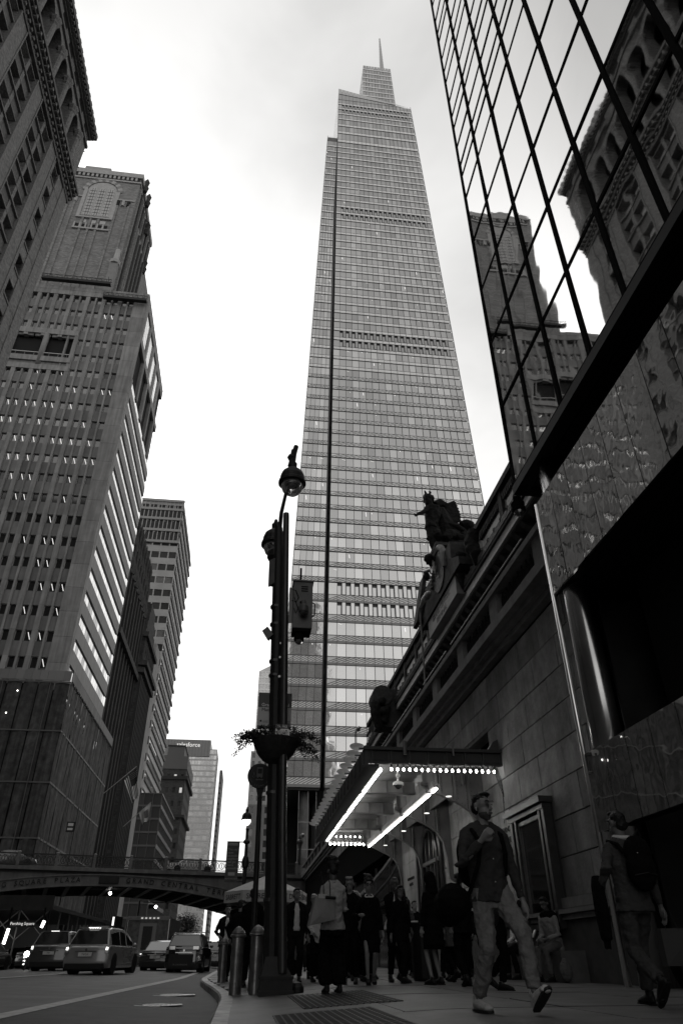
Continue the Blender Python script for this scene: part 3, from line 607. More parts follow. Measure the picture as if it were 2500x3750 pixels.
for yb in bays:
    near = yb > 5
    fpc('pier', nbk, yb-2.05, yb-.2, 12, 77, -25.95)
    for s_ in (-2.1, -.3): fpc('rope_moulding', ntr, yb+s_, yb+s_+.16, 12, 75.4, -25.86)
    fpc('mullion_pier', nbk, yb+1.9, yb+2.35, 12, 76, -26.15)
    for j, z in enumerate(heads):
        fpc('spandrel', nst, yb-.2, yb+4.05, z-3.86, z-2.15, -26.25)
        fpc('sill', ntr, yb-.2, yb+4.05, z-2.3, z-2.12, -26.0)
        if near and z > 40: fpc('lintel', ntr, yb-.2, yb+4.05, z-.02, z+.12, -26.12)
        for a in (yb, yb+2.38):
            if near: pc('window', ngl, -27.0, -26.9, a-.1, a+1.85, z-2.2, z, nb)
            else: wmesh.box(-27.0, -26.9, a-.1, a+1.85, z-2.2, z)
            h = R.choice((0, .35, .55, .85, .2))
            if h and near and z > 30: pc('blind', blind, -26.88, -26.84, a+.05, a+1.78, z-2.1*h, z, nb)
            if near and z > 40: pc('meeting_rail', gon, -26.9, -26.85, a, a+1.8, z-1.12, z-1.02, nb)
wmesh.build('window', ngl, nb, 'stuff')
fpc('end_pier', nbk, 49.3, YE, 12, 79, -25.9)
for z in heads[:9]:
    pc('window', ngl, -27.0, -26.9, 46.1, 47.9, z-2.2, z, nb)
fpc('wall_panel', nbk, 47.7, 49.4, 12, 79, -26.0); fpc('wall_panel', nbk, 44.05, 46.2, 12, 79, -26.0)
for j, z in enumerate(heads): fpc('spandrel', nbk, 46.1, 47.8, z-3.86, z-2.15, -26.1)
# stacked lower cornice
def run(nm, m, y0, y1, z0, z1, x0): fpc(nm, m, y0, y1, z0, z1, x0)
for nm, z0, z1, x in (('cornice', 74.9, 75.3, -25.8), ('cornice', 75.7, 76.0, -25.45), ('cornice', 76.3, 76.55, -25.2), ('cornice', 76.55, 77.0, -24.95)): run(nm, nst, -45, YE+.3, z0, z1, x)
run('frieze', nbk, -45, YE, 75.3, 75.7, -25.85); run('frieze', nbk, -45, YE, 76.0, 76.3, -25.5)
y = 2.0
while y < YE:
    fpc('bracket', ntr, y, y+.22, 76.0, 76.5, -25.05, -25.6); fpc('carved_block', ntr, y+.1, y+.4, 75.3, 75.65, -25.6, -26.0); y += .74
# arcade
AW, AP = 2.3, 3.03; acs = [46.7-AP*i for i in range(14)]; zsp, ztop = 84.2, 86.3
y0_, y1_ = acs[-1]-AP/2, acs[0]+AP/2
mb = MB()
for c_ in acs:
    r = AW/2; k = 10; out_ = []
    arc = [(c_-r*cos(pi*i/k), zsp-.2+r*1.25*sin(pi*i/k)*1.0) for i in range(k+1)]
    # spandrel wall above arch: fan strips up to ztop
    for (ya, za), (yb_, zb) in zip(arc, arc[1:]):
        mb.add([(-26.0, ya, za), (-26.0, yb_, zb), (-26.0, yb_, ztop), (-26.0, ya, ztop)], [(0, 1, 2, 3)], 0)
        mb.add([(-26.0, ya, za), (-26.0, yb_, zb), (-27.3, yb_, zb), (-27.3, ya, za)], [(0, 1, 2, 3)], 1)
        mb.add([(-25.9, ya, za), (-25.9, yb_, zb), (-25.9, c_+(yb_-c_)*1.16, zsp+(zb-zsp)*1.12), (-25.9, c_+(ya-c_)*1.16, zsp+(za-zsp)*1.12)], [(0, 1, 2, 3)], 2)
    for s_ in (-1, 1):
        a, b = sorted((c_+s_*r, c_+s_*AP/2)); mb.box(-27.3, -26.0, a, b, 77, ztop, 0)
mb.build('arcade_wall', [nbk, nst, ntr], nb)
for i in range(len(acs)+1):
    y = acs[0]+AP/2-AP*i
    MB().lathe((-25.95, y, 77), [(.5, 0), (.42, .5), (.4, .6), (.36, 6.2), (.38, 6.25)], 10).build('column', nbk, nb, smooth=False)
    MB().lathe((-25.95, y, 83.2), [(.36, 0), (.5, .25), (.45, .5), (.66, .95), (.68, 1.2), (.3, 1.2)], 8, rot=pi/8).build('capital', ntr, nb)
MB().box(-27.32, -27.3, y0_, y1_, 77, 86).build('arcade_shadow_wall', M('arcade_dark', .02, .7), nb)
fpc('wall_panel', nbk, 48.2, YE, 77, 86.3, -26.0); fpc('wall_panel', nbk, -45, y0_, 77, 86.3, -26.0)
for a in (49.0,): pc('window', ngl, -26.0, -25.97, a, a+1.0, 80.5, 84.0, nb)
run('string_course', nst, -45, YE+.1, 86.3, 86.75, -25.75); run('wall_panel', nbk, -45, YE, 86.75, 88.6, -26.05)
for i in range(13): y = 45.9-AP*i; pc('attic_window', M('attic_glass', .015, .3), -26.04, -26.0, y, y+1.5, 86.9, 88.3, nb)
pc('attic_window', MC['attic_glass'], -26.04, -26.0, 48.9, 49.9, 86.9, 88.3, nb)
run('cornice', nst, -45, YE+.3, 88.5, 88.75, -25.8); run('cornice', nst, -45, YE+.5, 89.0, 89.7, -25.15); run('cornice', ntr, -45, YE+.4, 88.75, 89.0, -25.5)
y = 5.0
while y < YE+.3: fpc('dentil', ntr, y, y+.3, 88.72, 89.0, -25.25, -25.8); y += .62
for i in range(40): fpc('cheneau', ntr, YE-.5*i*2, YE-.5*i*2+.5, 89.7, 89.95, -25.16, -25.4)
for i in range(22): MB().box(-60, -25.9, YE, YE+.06, 12+3.5*i, 12.1+3.5*i).build('end_joint', nst, nb)
# ================================================================= scaffolding wrap on the office block
net = M('debris_net', .05, .8, ns=1.2, na=.5, streak=.5, rnd=.22, warm=.99); net2 = M('debris_net_side', .085, .8, ns=1.2, na=.35, streak=.35, rnd=.22); tub = M('scaffold_tube', .12, .5, metal=.5)
sc_ = thing('wrapped_scaffold', 'scaffolding wrapped in dark vertical netting round the foot of the grey office block', 'scaffold', (-24.5, 92, 3))
def netp(a, b, mat, nm='net_panel'):
    mb = MB(); (x0, y0), (x1, y1) = a, b; n_ = 8
    d = Vector((x1-x0, y1-y0, 0)); nn = Vector((d.y, -d.x, 0)).normalized(); vs = []
    for j in range(n_+1):
        z = 6+24.9*j/n_
        for i in range(4):
            p = Vector((x0, y0, z))+d*i/3+nn*(R.uniform(-.08, .08)+(.13 if i in (1, 2) else 0)); vs.append(p)
    mb.add(vs, [(4*j+i, 4*j+i+1, 4*j+4+i+1, 4*j+4+i) for j in range(n_) for i in range(3)]); mb.build(nm, mat, sc_)
for i in range(16): netp((-24.5-2.0*(i+1)+.07, 92), (-24.5-2.0*i-.07, 92), net)
for i in range(20): netp((-24.5, 92+1.7*i+.1), (-24.5, 92+1.7*(i+1)-.1), net2)
for z in (6.0, 12.2, 18.4, 24.6, 30.9): pc('ledger', tub, -57, -24.4, 91.8, 91.9, z, z+.16, sc_); pc('ledger', M('ledger_pale', .16, .6), -24.46, -24.34, 92, 126, z, z+.22, sc_)
for i in range(33): z = 31.2; pc('guard_board', M('guard_board', .17, .7, rnd=.15), -24.5-1.0*(i+1)+.03, -24.5-1.0*i, 91.7, 91.78, 31.2, 32.5, sc_)
for i in range(34): pc('guard_board', MC['guard_board'], -24.38, -24.3, 91.8+1.0*i, 92.77+1.0*i, 31.2, 32.5, sc_)
for x in (-27, -33, -36.3, -44): pc('standard', tub, x, x+.08, 91.7, 91.8, 6, 31, sc_)
for x, z in ((-35.8, 22.6), (-33.0, 21.9), (-32.4, 20.9), (-33.2, 24.1), (-31.5, 26.7), (-30.8, 29.6), (-38.5, 26.4)): MB().ball((x, 91.6, z), .16 if z < 23 else .09, 6).build('work_light', M('work_light', 1, .5, emit=5), sc_)
for i in range(16): MB().tube([(-24.35, 92.2+2.1*i, 31.2), (-24.05, 93.2+2.1*i, 30.5), (-24.35, 94.2+2.1*i, 31.2)], .09, 4).build('hoist_swag', net, sc_)
for x, z, lb in ((-20.7, 13.4, 'small black hanging sign with two lit panels in front of the netting'),):
    t = thing('blade_sign', lb, 'sign', (x, 91, z)); pc('panel', gon, x-.45, x+.45, 90.9, 91.1, z-.55, z+.55, t); pc('screen', M('dim_screen', .25, .5, emit=.05), x-.3, x+.3, 90.86, 90.9, z+.08, z+.4, t); pc('screen', MC['dim_screen'], x-.3, x+.3, 90.86, 90.9, z-.35, z-.12, t); MB().tube([(x+.5, 91, z+2.2), (x+.45, 91, z-8)], .05, 5).build('pole', gon, t)
# ================================================================= viaduct over the street
br = M('bridge_paint', .12, .6, ns=1.2, na=.25, streak=.25, spec=.5); brd = M('bridge_dark', .025, .7, ns=1, na=.3); lett = M('letter_bronze', .012, .4)
BA = math.atan2(7.6, 30.3)                       # the viaduct crosses slightly askew
vd = thing('viaduct', 'low arched steel road viaduct with lettered spandrel and cast iron railing', 'bridge', (-26, 76.6, 0), BA)
BL = 34.0; ZC = 8.4                               # local x along the span, y depth, z world
def lp(nm, m, x0, x1, y0, y1, z0, z1): 
    me = CUBE.get(m.name) or CUBE.setdefault(m.name, MB().box(-.5, .5, -.5, .5, -.5, .5).mesh('piece_'+m.name, m))
    o = link(nm, me, vd); o.location = ((x0+x1)/2, (y0+y1)/2, (z0+z1)/2); o.scale = (x1-x0, y1-y0, z1-z0); return o
def zarc(x, zk, k): return zk-k*((x-13.2)/16)**2
lp('deck', brd, 0, BL, .3, 14, 7.2, 7.9); lp('deck_edge', br, 0, BL, -.25, .3, 7.68, 8.02); lp('deck_edge', brd, 0, BL, -.1, .3, 7.5, 7.68)
def rib(y0, y1, zt, kt, zb, kb, m, nm, x0=0, x1=BL, n_=24):
    mb = MB(); vs = []
    for i in range(n_+1):
        x = x0+(x1-x0)*i/n_; a, b = zarc(x, zt, kt), zarc(x, zb, kb); vs += [(x, y0, b), (x, y0, a), (x, y1, a), (x, y1, b)]
    mb.add(vs, [(4*i+j, 4*i+(j+1) % 4, 4*i+4+(j+1) % 4, 4*i+4+j) for i in range(n_) for j in range(4)]+[(0, 1, 2, 3), (4*n_+3, 4*n_+2, 4*n_+1, 4*n_)]); return mb.build(nm, m, vd, local=True)
rib(.05, .3, 7.6, .0, 7.3, 1.8, br, 'spandrel_plate'); rib(-.12, .3, 7.5, 1.8, 7.38, 1.8, br, 'moulding'); rib(0, .35, 7.4, 1.8, 6.58, 1.85, br, 'lettered_rib'); rib(-.1, .6, 6.6, 1.85, 6.46, 1.85, br, 'lower_flange')
for i in range(6): y = 2.6+2.3*i; rib(y, y+.3, 7.2, .3, 6.5, 1.9, brd, 'girder')
for i in range(16): x = 1.2+2.0*i; lp('floor_beam', brd, x, x+.1, .6, 14, zarc(x, 6.5, 1.88), 7.3); lp('beam_flange', br, x-.16, x+.26, .6, 14, zarc(x, 6.45, 1.88)-.03, zarc(x, 6.5, 1.88))
lp('keystone', brd, 12.0, 13.9, -.22, 0.02, 6.66, 7.36)
T_ = frame((0, 0, 0), (1, 0, 0), (0, 0, 1))
def arc_text(s, xa, xb, size):
    n_ = len(s)
    for i, ch in enumerate(s):
        if ch == ' ': continue
        x = xa+(xb-xa)*i/(n_-1); z = (zarc(x, 7.4, 1.8)+zarc(x, 6.58, 1.85))/2; sl = -2*1.82*(x-13.2)/256
        o = text(ch, size, lett, None, frame((x, -.05, z), (1, 0, sl), (-sl, 0, 1)), .03, 'letter'); o.parent = vd
arc_text('PERSHING SQUARE PLAZA', -.16, 10.04, .62); arc_text('GRAND CENTRAL TERMINAL', 14.84, 27.1, .62)
iron = M('cast_iron', .05, .55, metal=.3, ns=4, na=.2)
lp('railing_top', iron, 0, BL-1, -.15, .05, 9.02, 9.13); lp('railing_bottom', iron, 0, BL-1, -.12, .02, 8.1, 8.17)
for i in range(10):
    x = .6+3.55*i; lp('railing_post', br, x-.14, x+.14, -.2, .08, 8.02, 9.18); MB().ball((x, -.06, 9.22), .17, 8, sc=(1, 1, .5)).build('post_cap', M('post_cap_pale', .25, .4), vd, local=True)
    if i < 9:
        for k_ in range(6):
            xc = x+.3+.295+.59*k_*.98
            mb = MB(); pts = [(xc+.24*cos(a*pi/5), -.05, 8.6+.32*sin(a*pi/5)) for a in range(11)]; mb.tube(pts, .028, 4, cap=False)
            mb.tube([(xc-.2, -.05, 8.2), (xc, -.05, 8.6), (xc+.2, -.05, 9.0)], .02, 4).tube([(xc+.2, -.05, 8.2), (xc, -.05, 8.6), (xc-.2, -.05, 9.0)], .02, 4)
            for q in (-.29, .0): mb.box(xc+q-.015, xc+q+.015, -.07, -.03, 8.1, 9.04)
            mb.build('scroll_panel', iron, vd, local=True)
MB().ball((13.6, 4, 6.1), .16, 8).build('soffit_lamp', M('soffit_lamp', 1, .5, emit=14), vd, local=True)
pl_ = M('pier_stone_dark', .05, .8, ns=1, na=.3); lp('abutment', pl_, -12, -1.0, .4, 14, -1, 8.1)
# ================================================================= station: street-level wall
ash = M('granite_ashlar', .25, .75, ns=2.2, na=.34, bs=9, ba=.014, rnd=.26, streak=.2, spec=.35); ashp = M('granite_moulding', .15, .75, ns=2.5, na=.22, bs=12, ba=.01, streak=.2, spec=.35); jd = M('mortar_joint', .008, .95, spec=.02)
gw = thing('station_base_wall', 'long ashlar stone base wall of the station carrying a terrace parapet with grilles', 'wall', (XR, 14, 0))
MB().box(6.66, 16, 12.5, 19.1, -1, 7.9).box(6.66, 16, 19.1, 27.2, -1, 5.0).box(7.8, 16, 19.1, 27.2, 5.0, 5.9).box(6.66, 16, 19.1, 27.2, 5.95, 7.9).box(6.66, 16, 27.2, 28.0, -1, 7.9).box(7.9, 16, 28, 120, -1, 7.9).box(6.66, 16, 36, 120, 4.6, 7.9).build('backing', jd, gw)
CH = .73; zc = [1.42+CH*i for i in range(9)]
def course_blocks(z0, z1, ya, yb, off, L=1.42):
    y = ya-off
    while y < yb:
        a, b = max(y, ya)+.006, min(y+L+R.uniform(-.12, .12), yb)-.006; e = y+L
        if b-a > .12:
            d = R.uniform(-.006, .006)
            segs = [(a, b)]
            for s0, s1 in segs: pc('stone_block', ash, 6.6+d, 6.72, s0+.007, s1-.007, z0+.013, z1-.013, gw)
        y = b+.012 if b < yb-.01 else yb+1
for i in range(9):
    z0, z1 = 1.42+CH*i, min(7.35, 1.42+CH*(i+1))
    if z1-z0 < .2: continue
    if z1 > 5.0 and z0 < 5.9:
        course_blocks(z0, z1, 12.5, 19.15, (i % 2)*.7)
        if z0 < 4.98: course_blocks(z0, 5.0, 19.15, 27.3, .3+(i % 2)*.7)
        if z1 > 5.92: course_blocks(5.92, z1, 19.15, 27.3, .3)
    else: course_blocks(z0, z1, 12.5, 27.3 if z1 < 5 else 60, (i % 2)*.7)
pc('recess_lintel', ashp, 6.62, 7.0, 19.1, 27.3, 5.82, 5.95, gw)
pc('base_moulding', ashp, 6.42, 6.7, 12.5, 28, 1.22, 1.4, gw); pc('base_moulding', ashp, 6.32, 6.7, 12.5, 28, 1.12, 1.2, gw); pc('base_moulding', ashp, 6.38, 6.7, 12.5, 28, 1.02, 1.11, gw)
y = 12.5
while y < 28: pc('plinth_block', M('plinth_granite', .07, .7, ns=3, na=.25, rnd=.15), 6.45+R.uniform(-.004, .004), 6.7, y+.006, min(28, y+1.9)-.006, -.1, 1.01, gw); y += 1.9
for nm, z0, z1, x in (('cornice', 7.36, 7.52, 6.45), ('cornice', 7.52, 7.66, 6.3), ('cornice', 7.66, 7.92, 6.1), ('blocking_course', 7.92, 8.06, 6.3)):
    y = 12.5
    while y < 84: pc(nm, ashp, x, 6.8, y+.004, min(84, y+3.1)-.004, z0, z1-.003, gw); y += 3.1
y = 12.75; gri = M('grille_iron', .02, .6, metal=.3); fr_ = M('parapet_back', .012, .8)
k_ = 0
while y < 82:
    pc('parapet_post', ashp, 6.22, 6.6, y, y+.62, 8.06, 8.66, gw); pc('parapet_post', ashp, 6.3, 6.55, y+.1, y+.52, 8.2, 8.5, gw)
    pc('parapet_back', fr_, 6.48, 6.52, y+.62, y+3.35, 8.1, 8.6, gw)
    if y < 46:
        for i in range(9):
            yc_ = y+.78+.3*i
            mb = MB().tube([(6.36, yc_+.1*cos(a), 8.35+.17*sin(a)) for a in [2*pi*q/8 for q in range(9)]], .022, 4, cap=False).tube([(6.36, yc_, 8.08), (6.36, yc_, 8.62)], .018, 4)
            mb.build('grille_scroll', gri, gw)
    y += 3.35; k_ += 1
y = 12.5
while y < 84: pc('parapet_coping', ashp, 6.14, 6.66, y+.004, min(84, y+3.35)-.004, 8.66, 8.82, gw); y += 3.35
for a, b in ((13.8, 20.6), (21.2, 24.6), (25.1, 30.9), (31.4, 38)): MB().tube([(6.2, a, 9.02), (6.2, b, 9.02)], .02, 5).build('hand_rail', M('steel_rail', .35, .3, metal=.8), gw)
# wall fittings: display case, letters, pier, arched doorway
bz = M('bronze_frame', .07, .35, metal=.7, ns=4, na=.2); 
cs = thing('display_case', 'tall bronze framed glass display case on the stone wall behind the seated people', 'display case', (6.5, 16.4, .95))
pc('back_board', M('case_back', .03, .6), 6.5, 6.58, 15.4, 17.5, .95, 3.3, cs)
for a, b in ((15.32, 15.46), (15.56, 15.66), (17.36, 17.52), (17.1, 17.2)): pc('stile', bz, 6.32, 6.5, a, b, .95, 3.22, cs)
pc('head', bz, 6.22, 6.55, 15.25, 17.62, 3.24, 3.36, cs); pc('head', bz, 6.3, 6.5, 15.3, 17.55, 3.12, 3.22, cs); pc('sill', bz, 6.28, 6.52, 15.3, 17.55, .88, .98, cs)
for a, b, c, d in ((15.7, 17.05, 2.98, 3.06), (15.7, 17.05, 1.1, 1.18)): pc('inner_frame', bz, 6.36, 6.46, a, b, c, d, cs)
for a in (15.7, 16.99): pc('inner_frame', bz, 6.36, 6.46, a, a+.07, 1.1, 3.06, cs)
MB().box(6.42, 6.44, 15.77, 16.99, 1.18, 2.98).build('glass', M('case_glass', .09, .05, metal=.85), cs)
ls = thing('wall_letters', 'dark metal station name letters fixed to the stone wall beside the display case', 'sign', (6.58, 18, 3))
for i, s_ in enumerate(('GRAND CENTRAL', 'TERMINAL')): text(s_, .2, lett, ls, frame((6.58, 18.35, 3.13-.25*i), (0, -1, 0), (0, 0, 1)), .012)
for y in (30.1,): 
    pr = thing('marble_pier', 'pale veined marble pier with small dark letters beside the entrance under the canopy', 'pier', (6.6, 30, 0))
    for i in range(5): pc('marble_slab', M('marble', .2, .5, ns=1.4, na=.3, streak=.25, rnd=.1), 6.5, 7.6, 28.6, 31.6, -.1+.92*i+.005, -.1+.92*(i+1)-.005, pr)
    pc('corner_strip', bz, 6.44, 6.5, 28.5, 28.65, 0, 4.5, pr)
    for i, s_ in enumerate(('GRAND CENTRAL', 'TERMINAL')): text(s_, .15, lett, pr, frame((6.49, 29.9, 3.0-.2*i), (0, -1, 0), (0, 0, 1)), .01)
ad_ = thing('arched_doorway', 'dark bronze arched doorway with glazed fan under the canopy ribs', 'doorway', (6.6, 26.5, 0))
for r, x, m in ((1.35, 6.5, bz), (1.1, 6.44, bz)):
    pts = [(x, 26.4-r, 0.0), (x, 26.4-r, 3.2)]+[(x, 26.4-r*cos(pi*i/12), 3.2+r*sin(pi*i/12)) for i in range(13)]+[(x, 26.4+r, 0.0)]
    MB().tube(pts, .07, 5).build('arch_frame', bz, ad_)
MB().prism([(6.52, 26.4-1.3, 0), (6.52, 26.4+1.3, 0)]+[(6.52, 26.4+1.3*cos(pi*i/12), 3.2+1.3*sin(pi*i/12)) for i in range(13)], (.05, 0, 0)).build('glazing', M('door_glass', .05, .1, metal=.6), ad_)
for y in (25.8, 26.4, 27.0): pc('glazing_bar', bz, 6.44, 6.5, y-.03, y+.03, 0, 4.3, ad_)
pc('transom', bz, 6.42, 6.5, 25.1, 27.7, 3.15, 3.27, ad_); pc('transom', bz, 6.42, 6.5, 25.1, 27.7, 2.2, 2.3, ad_)
# entrance portal beyond: dark, with a curved awning edge
pt = thing('entrance_portal', 'deep dark entrance portal with curved pale edge moulding beyond the canopy', 'entrance', (6.5, 40, 0))
MB().tube([(6.5, 31.8+24*t, 4.55-1.9*(t**.6)) for t in [i/12 for i in range(13)]], .1, 5).build('edge_moulding', M('moulding_pale', .2, .6), pt)
MB().tube([(6.5, 31.8+24*t, 3.9-1.9*(t**.6)) for t in [i/12 for i in range(13)]], .07, 5).build('edge_moulding', bz, pt)
for i in range(5): pc('door_mullion', bz, 6.9, 7.0, 32.5+4*i, 32.65+4*i, 0, 4.4, pt)
pc('door_transom', bz, 6.9, 7.0, 32, 52, 2.6, 2.75, pt)
MB().box(7.3, 7.4, 31.6, 60, -.1, 4.6).build('door_glass', MC['door_glass'], pt)
# ================================================================= station: upper facade set back above the terrace
lime = M('limestone', .14, .8, ns=.8, na=.2, bs=2, ba=.03, streak=.25); limd = M('carved_stone', .045, .9, spec=.1, ns=1.6, na=.3, bs=3, ba=.1); cres = M('copper_cresting', .018, .7, ns=3, na=.4, bs=5, ba=.1)
st = thing('station_facade', 'monumental classical station facade with deep bracketed cornice and panelled attic', 'station', (17, 60, 8))
MB().box(18.7, 40, 16, 107, 8, 25.7).build('wall', lime, st)
y = 16
while y < 106: pc('frieze_stone', M('frieze_stone', .36, .8, ns=1, na=.12, streak=.15, rnd=.05), 18.6, 18.7, y+.02, y+2.18, 20.6, 25.65, st); y += 2.2
pc('cornice_soffit', limd, 17.2, 19, 16, 107.5, 25.55, 25.72, st)
y = 16.2
while y < 106.5: 
    mb = MB().prism([(17.25, y, 25.55), (18.55, y, 25.55), (18.55, y, 24.75), (18.2, y, 24.95), (17.6, y, 25.25)], (0, .62, 0)); mb.build('bracket', limd, st); y += 1.55
y = 16
while y < 107: pc('cornice_face', M('cornice_stone', .36, .7, ns=1, na=.15, rnd=.06), 17.0, 17.3, y+.01, y+2.9, 25.7, 26.35, st); y += 2.92
pc('cornice_top', limd, 16.8, 17.4, 16, 107.2, 26.35, 26.6, st); pc('cresting', cres, 16.75, 17.1, 16, 107.2, 26.6, 27.15, st)
y = 16.4
while y < 107: MB().ball((16.85, y, 27.15), .3, 6, sc=(.6, .7, .9)).build('cresting_leaf', cres, st); y += 1.5
MB().box(17.75, 40, 16, 106, 26.6, 30.6).build('attic', lime, st)
pc('attic_coping', limd, 17.3, 18, 16, 106.3, 30.5, 31.0, st); pc('attic_moulding', limd, 17.55, 18, 16, 106.2, 29.9, 30.2, st)
y = 17
while y < 106:
    if not 46 < y < 64:
        pc('attic_pilaster', limd, 17.5, 17.75, y, y+.7, 26.6, 30.5, st)
        pc('attic_panel', M('attic_panel', .34, .8, ns=1, na=.15, rnd=.1), 17.66, 17.75, y+1.1, y+5.5, 27.4, 29.2, st)
        for i in range(14): pc('dentil', limd, 17.5, 17.75, y+.9+.36*i, y+1.08+.36*i, 29.45, 29.8, st)
    y += 6.1
# ---- clock group
cg = thing('sculpture_group', 'dark carved stone group with a winged-helmeted figure stretching one arm over a clock pediment', 'statue', (16.5, 56, 26.5))
stone = M('statue_stone', .016, .9, spec=.08, ns=2, na=.4, bs=3, ba=.12)
CARVE = bpy.data.textures.new('carve_noise', 'CLOUDS'); CARVE.noise_scale = .38; CARVE.noise_depth = 2
def blob(nm, parts, mat, parent, vox=.09, smooth=3, local=False):
    mb = MB()
    for p in parts:
        if p[0] == 't': mb.tube(p[1], p[2], 10)
        elif p[0] == 'b': mb.ball(p[1], 1, 14, sc=p[2] if isinstance(p[2], tuple) else (p[2],)*3)
        elif p[0] == 'x': mb.box(*p[1])
    o = mb.build(nm, mat, parent, smooth=True, local=local)
    r = o.modifiers.new('fuse', 'REMESH'); r.mode = 'VOXEL'; r.voxel_size = vox; r.use_smooth_shade = True
    if mat.name == 'statue_stone': r.voxel_size = .06; d_ = o.modifiers.new('carving', 'DISPLACE'); d_.texture = CARVE; d_.strength = .12; d_.mid_level = .5; d_.texture_coords = 'GLOBAL'
    elif smooth: s_ = o.modifiers.new('soften', 'SMOOTH'); s_.iterations = smooth; s_.factor = .5
    return o
Y0 = 56
P = lambda x, z, dy=0: (x, Y0+dy, z)
blob('standing_figure', [
 ('b', P(15.95, 39.1), (.42, .42, .55)), ('b', P(16.0, 39.5), (.52, .5, .34)), ('t', [P(15.55, 39.45), P(16.5, 39.5)], [.5, .4]),
 ('t', [P(16.15, 38.9), P(16.25, 38.2)], [.28, .4]), ('t', [P(16.5, 38.3), P(16.3, 37.4), P(16.1, 36.6), P(16.05, 35.9)], [.85, .8, .62, .68]),
 ('t', [P(15.8, 38.2, -.2), P(15.35, 37.5, -.6), P(15.0, 37.15, -.9), P(14.45, 36.8, -1.0)], [.34, .26, .2, .15]), ('b', P(14.3, 36.72, -1.0), (.22, .15, .16)),
 ('t', [P(16.05, 36, 0), P(15.95, 34.8, -.1), P(16.15, 33.6), P(16.2, 33.1)], [.58, .46, .3, .24]), ('t', [P(16.3, 36, .2), P(16.5, 34.9, -.5), P(16.9, 34.2, -.2), P(16.6, 33.4, .3)], [.56, .44, .32, .25]),
 ('t', [P(15.6, 36.2), P(16.6, 36.4)], [.62, .6])], stone, cg, .1)
blob('winged_hat', [('t', [P(15.75, 39.7), P(15.8, 40.1), P(15.65, 40.5)], [.16, .14, .05]), ('t', [P(16.1, 39.8), P(16.25, 40.25), P(16.1, 40.45)], [.16, .13, .05]), ('b', P(16.0, 39.75), (.4, .4, .3))], stone, cg, .07)
blob('cloak', [('t', [P(16.7, 38.9, .4), P(17.3, 39.3, .5), P(17.9, 39.0, .5)], [.5, .55, .4]), ('t', [P(17.2, 38.5, .5), P(17.6, 36.8, .5), P(17.8, 35, .5)], [.6, .9, .8])], stone, cg, .1)
sc_pts = [(16.9, 37.7), (17.3, 38.5), (18.0, 39.3), (18.85, 39.85)]+[(18.85+.42*sin(t_*pi*.62)+.12*(i % 2), 39.75-2.3*t_) for i, t_ in enumerate([k/13 for k in range(14)])]+[(18.6, 37.1), (17.6, 36.8)]
MB().prism([(x, Y0+.5, z) for x, z in sc_pts], (0, .35, 0)).build('shell_throne', stone, cg)
blob('seated_figure', [('b', P(17.6, 37.2, .3), (.42, .4, .5)), ('t', [P(17.7, 37, .3), P(18.1, 36.1, .3), P(18.5, 35.2, .2)], [.45, .7, .75]), ('t', [P(17.9, 36.5, -.1), P(18.6, 36.0, -.5), P(19.2, 35.6, -.5)], [.3, .25, .18]), ('t', [P(18.4, 35.2), P(17.5, 34.9, -.8), P(17.1, 34.3, -.9)], [.65, .5, .4]), ('t', [P(17.2, 35), P(17.7, 34.2), P(18.6, 34)], [.5, .6, .5]), ('t', [P(18.3, 34.9, -.5), P(19.1, 34.8, -.4)], [.4, .3]), ('b', P(18.8, 34.1), (.9, .8, .5))], stone, cg, .1)
blob('seated_figure', [('b', P(18.75, 37.0, .9), (.42, .4, .5)), ('t', [P(18.8, 36.8, .9), P(19.3, 35.7, .8), P(19.9, 35, .7)], [.5, .8, .8]), ('b', P(19.85, 36.9, .6), (.85, .8, .55)), ('t', [P(19.85, 37.3, .6), P(19.85, 37.65, .6)], [.1, .06]), ('t', [P(19.3, 36.4, .6), P(21.2, 36.8, .6)], [.3, .12]), ('t', [P(20.5, 36.8, .7), P(21.0, 37.3, .7)], [.2, .1]), ('b', P(20.3, 35.2, .5), (.9, .9, .8)), ('b', P(19.6, 34.4), (1.0, .8, .7))], stone, cg, .1)
blob('eagle', [('t', [P(15.35, 34.55, -.3), P(15.9, 34.5, -.1), P(16.3, 34.6)], [.08, .3, .3])], stone, cg, .07)
blob('lion_head', [('b', P(15.45, 32.3, -.3), (.5, .5, .5)), ('t', [P(15.5, 32.3, -.3), P(16.3, 31.4), P(16.2, 30)], [.4, .5, .4])], stone, cg, .08)
for x0, x1, y0, y1, z0, z1 in ((16.3, 21, 55, 58, 31.2, 33.4), (16.0, 20.5, 50.5, 60, 27.9, 31.2), (15.9, 20, 54.5, 58.5, 33.2, 33.55)): pc('pedestal', limd, x0, x1, y0, y1, z0, z1, cg)
MB().tube([(15.95, 54.6+2.3*cos(a), 30.4+2.2*sin(a)) for a in [pi*i/10 for i in range(-1, 12)]], .3, 6).build('clock_surround', lime, cg)
MB().lathe((15.9, 54.6, 30.4), [(2.0, 0), (2.0, .1), (1.7, .12), (.02, .12)], 20, ax='x', rot=0).build('clock_face', cres, cg)
gl_ = M('gilded_ornament', .35, .3, metal=.7, ns=6, na=.5)
for i in range(9): a = pi*i/8; MB().tube([(15.7, 55.6+.7*cos(a), 30+.9*sin(a)), (15.7, 55.9+1.6*cos(a), 30.1+2.0*sin(a))], [.1, .04], 4).build('clock_ray', gl_, cg)
bd = thing('name_tablet', 'pale stone tablet with carved station name below the clock', 'tablet', (16.2, 56, 26.2))
MB().box(16.2, 17.2, 50.6, 60.6, 26.2, 27.9).build('slab', M('tablet_stone', .2, .8, ns=1, na=.12), bd)
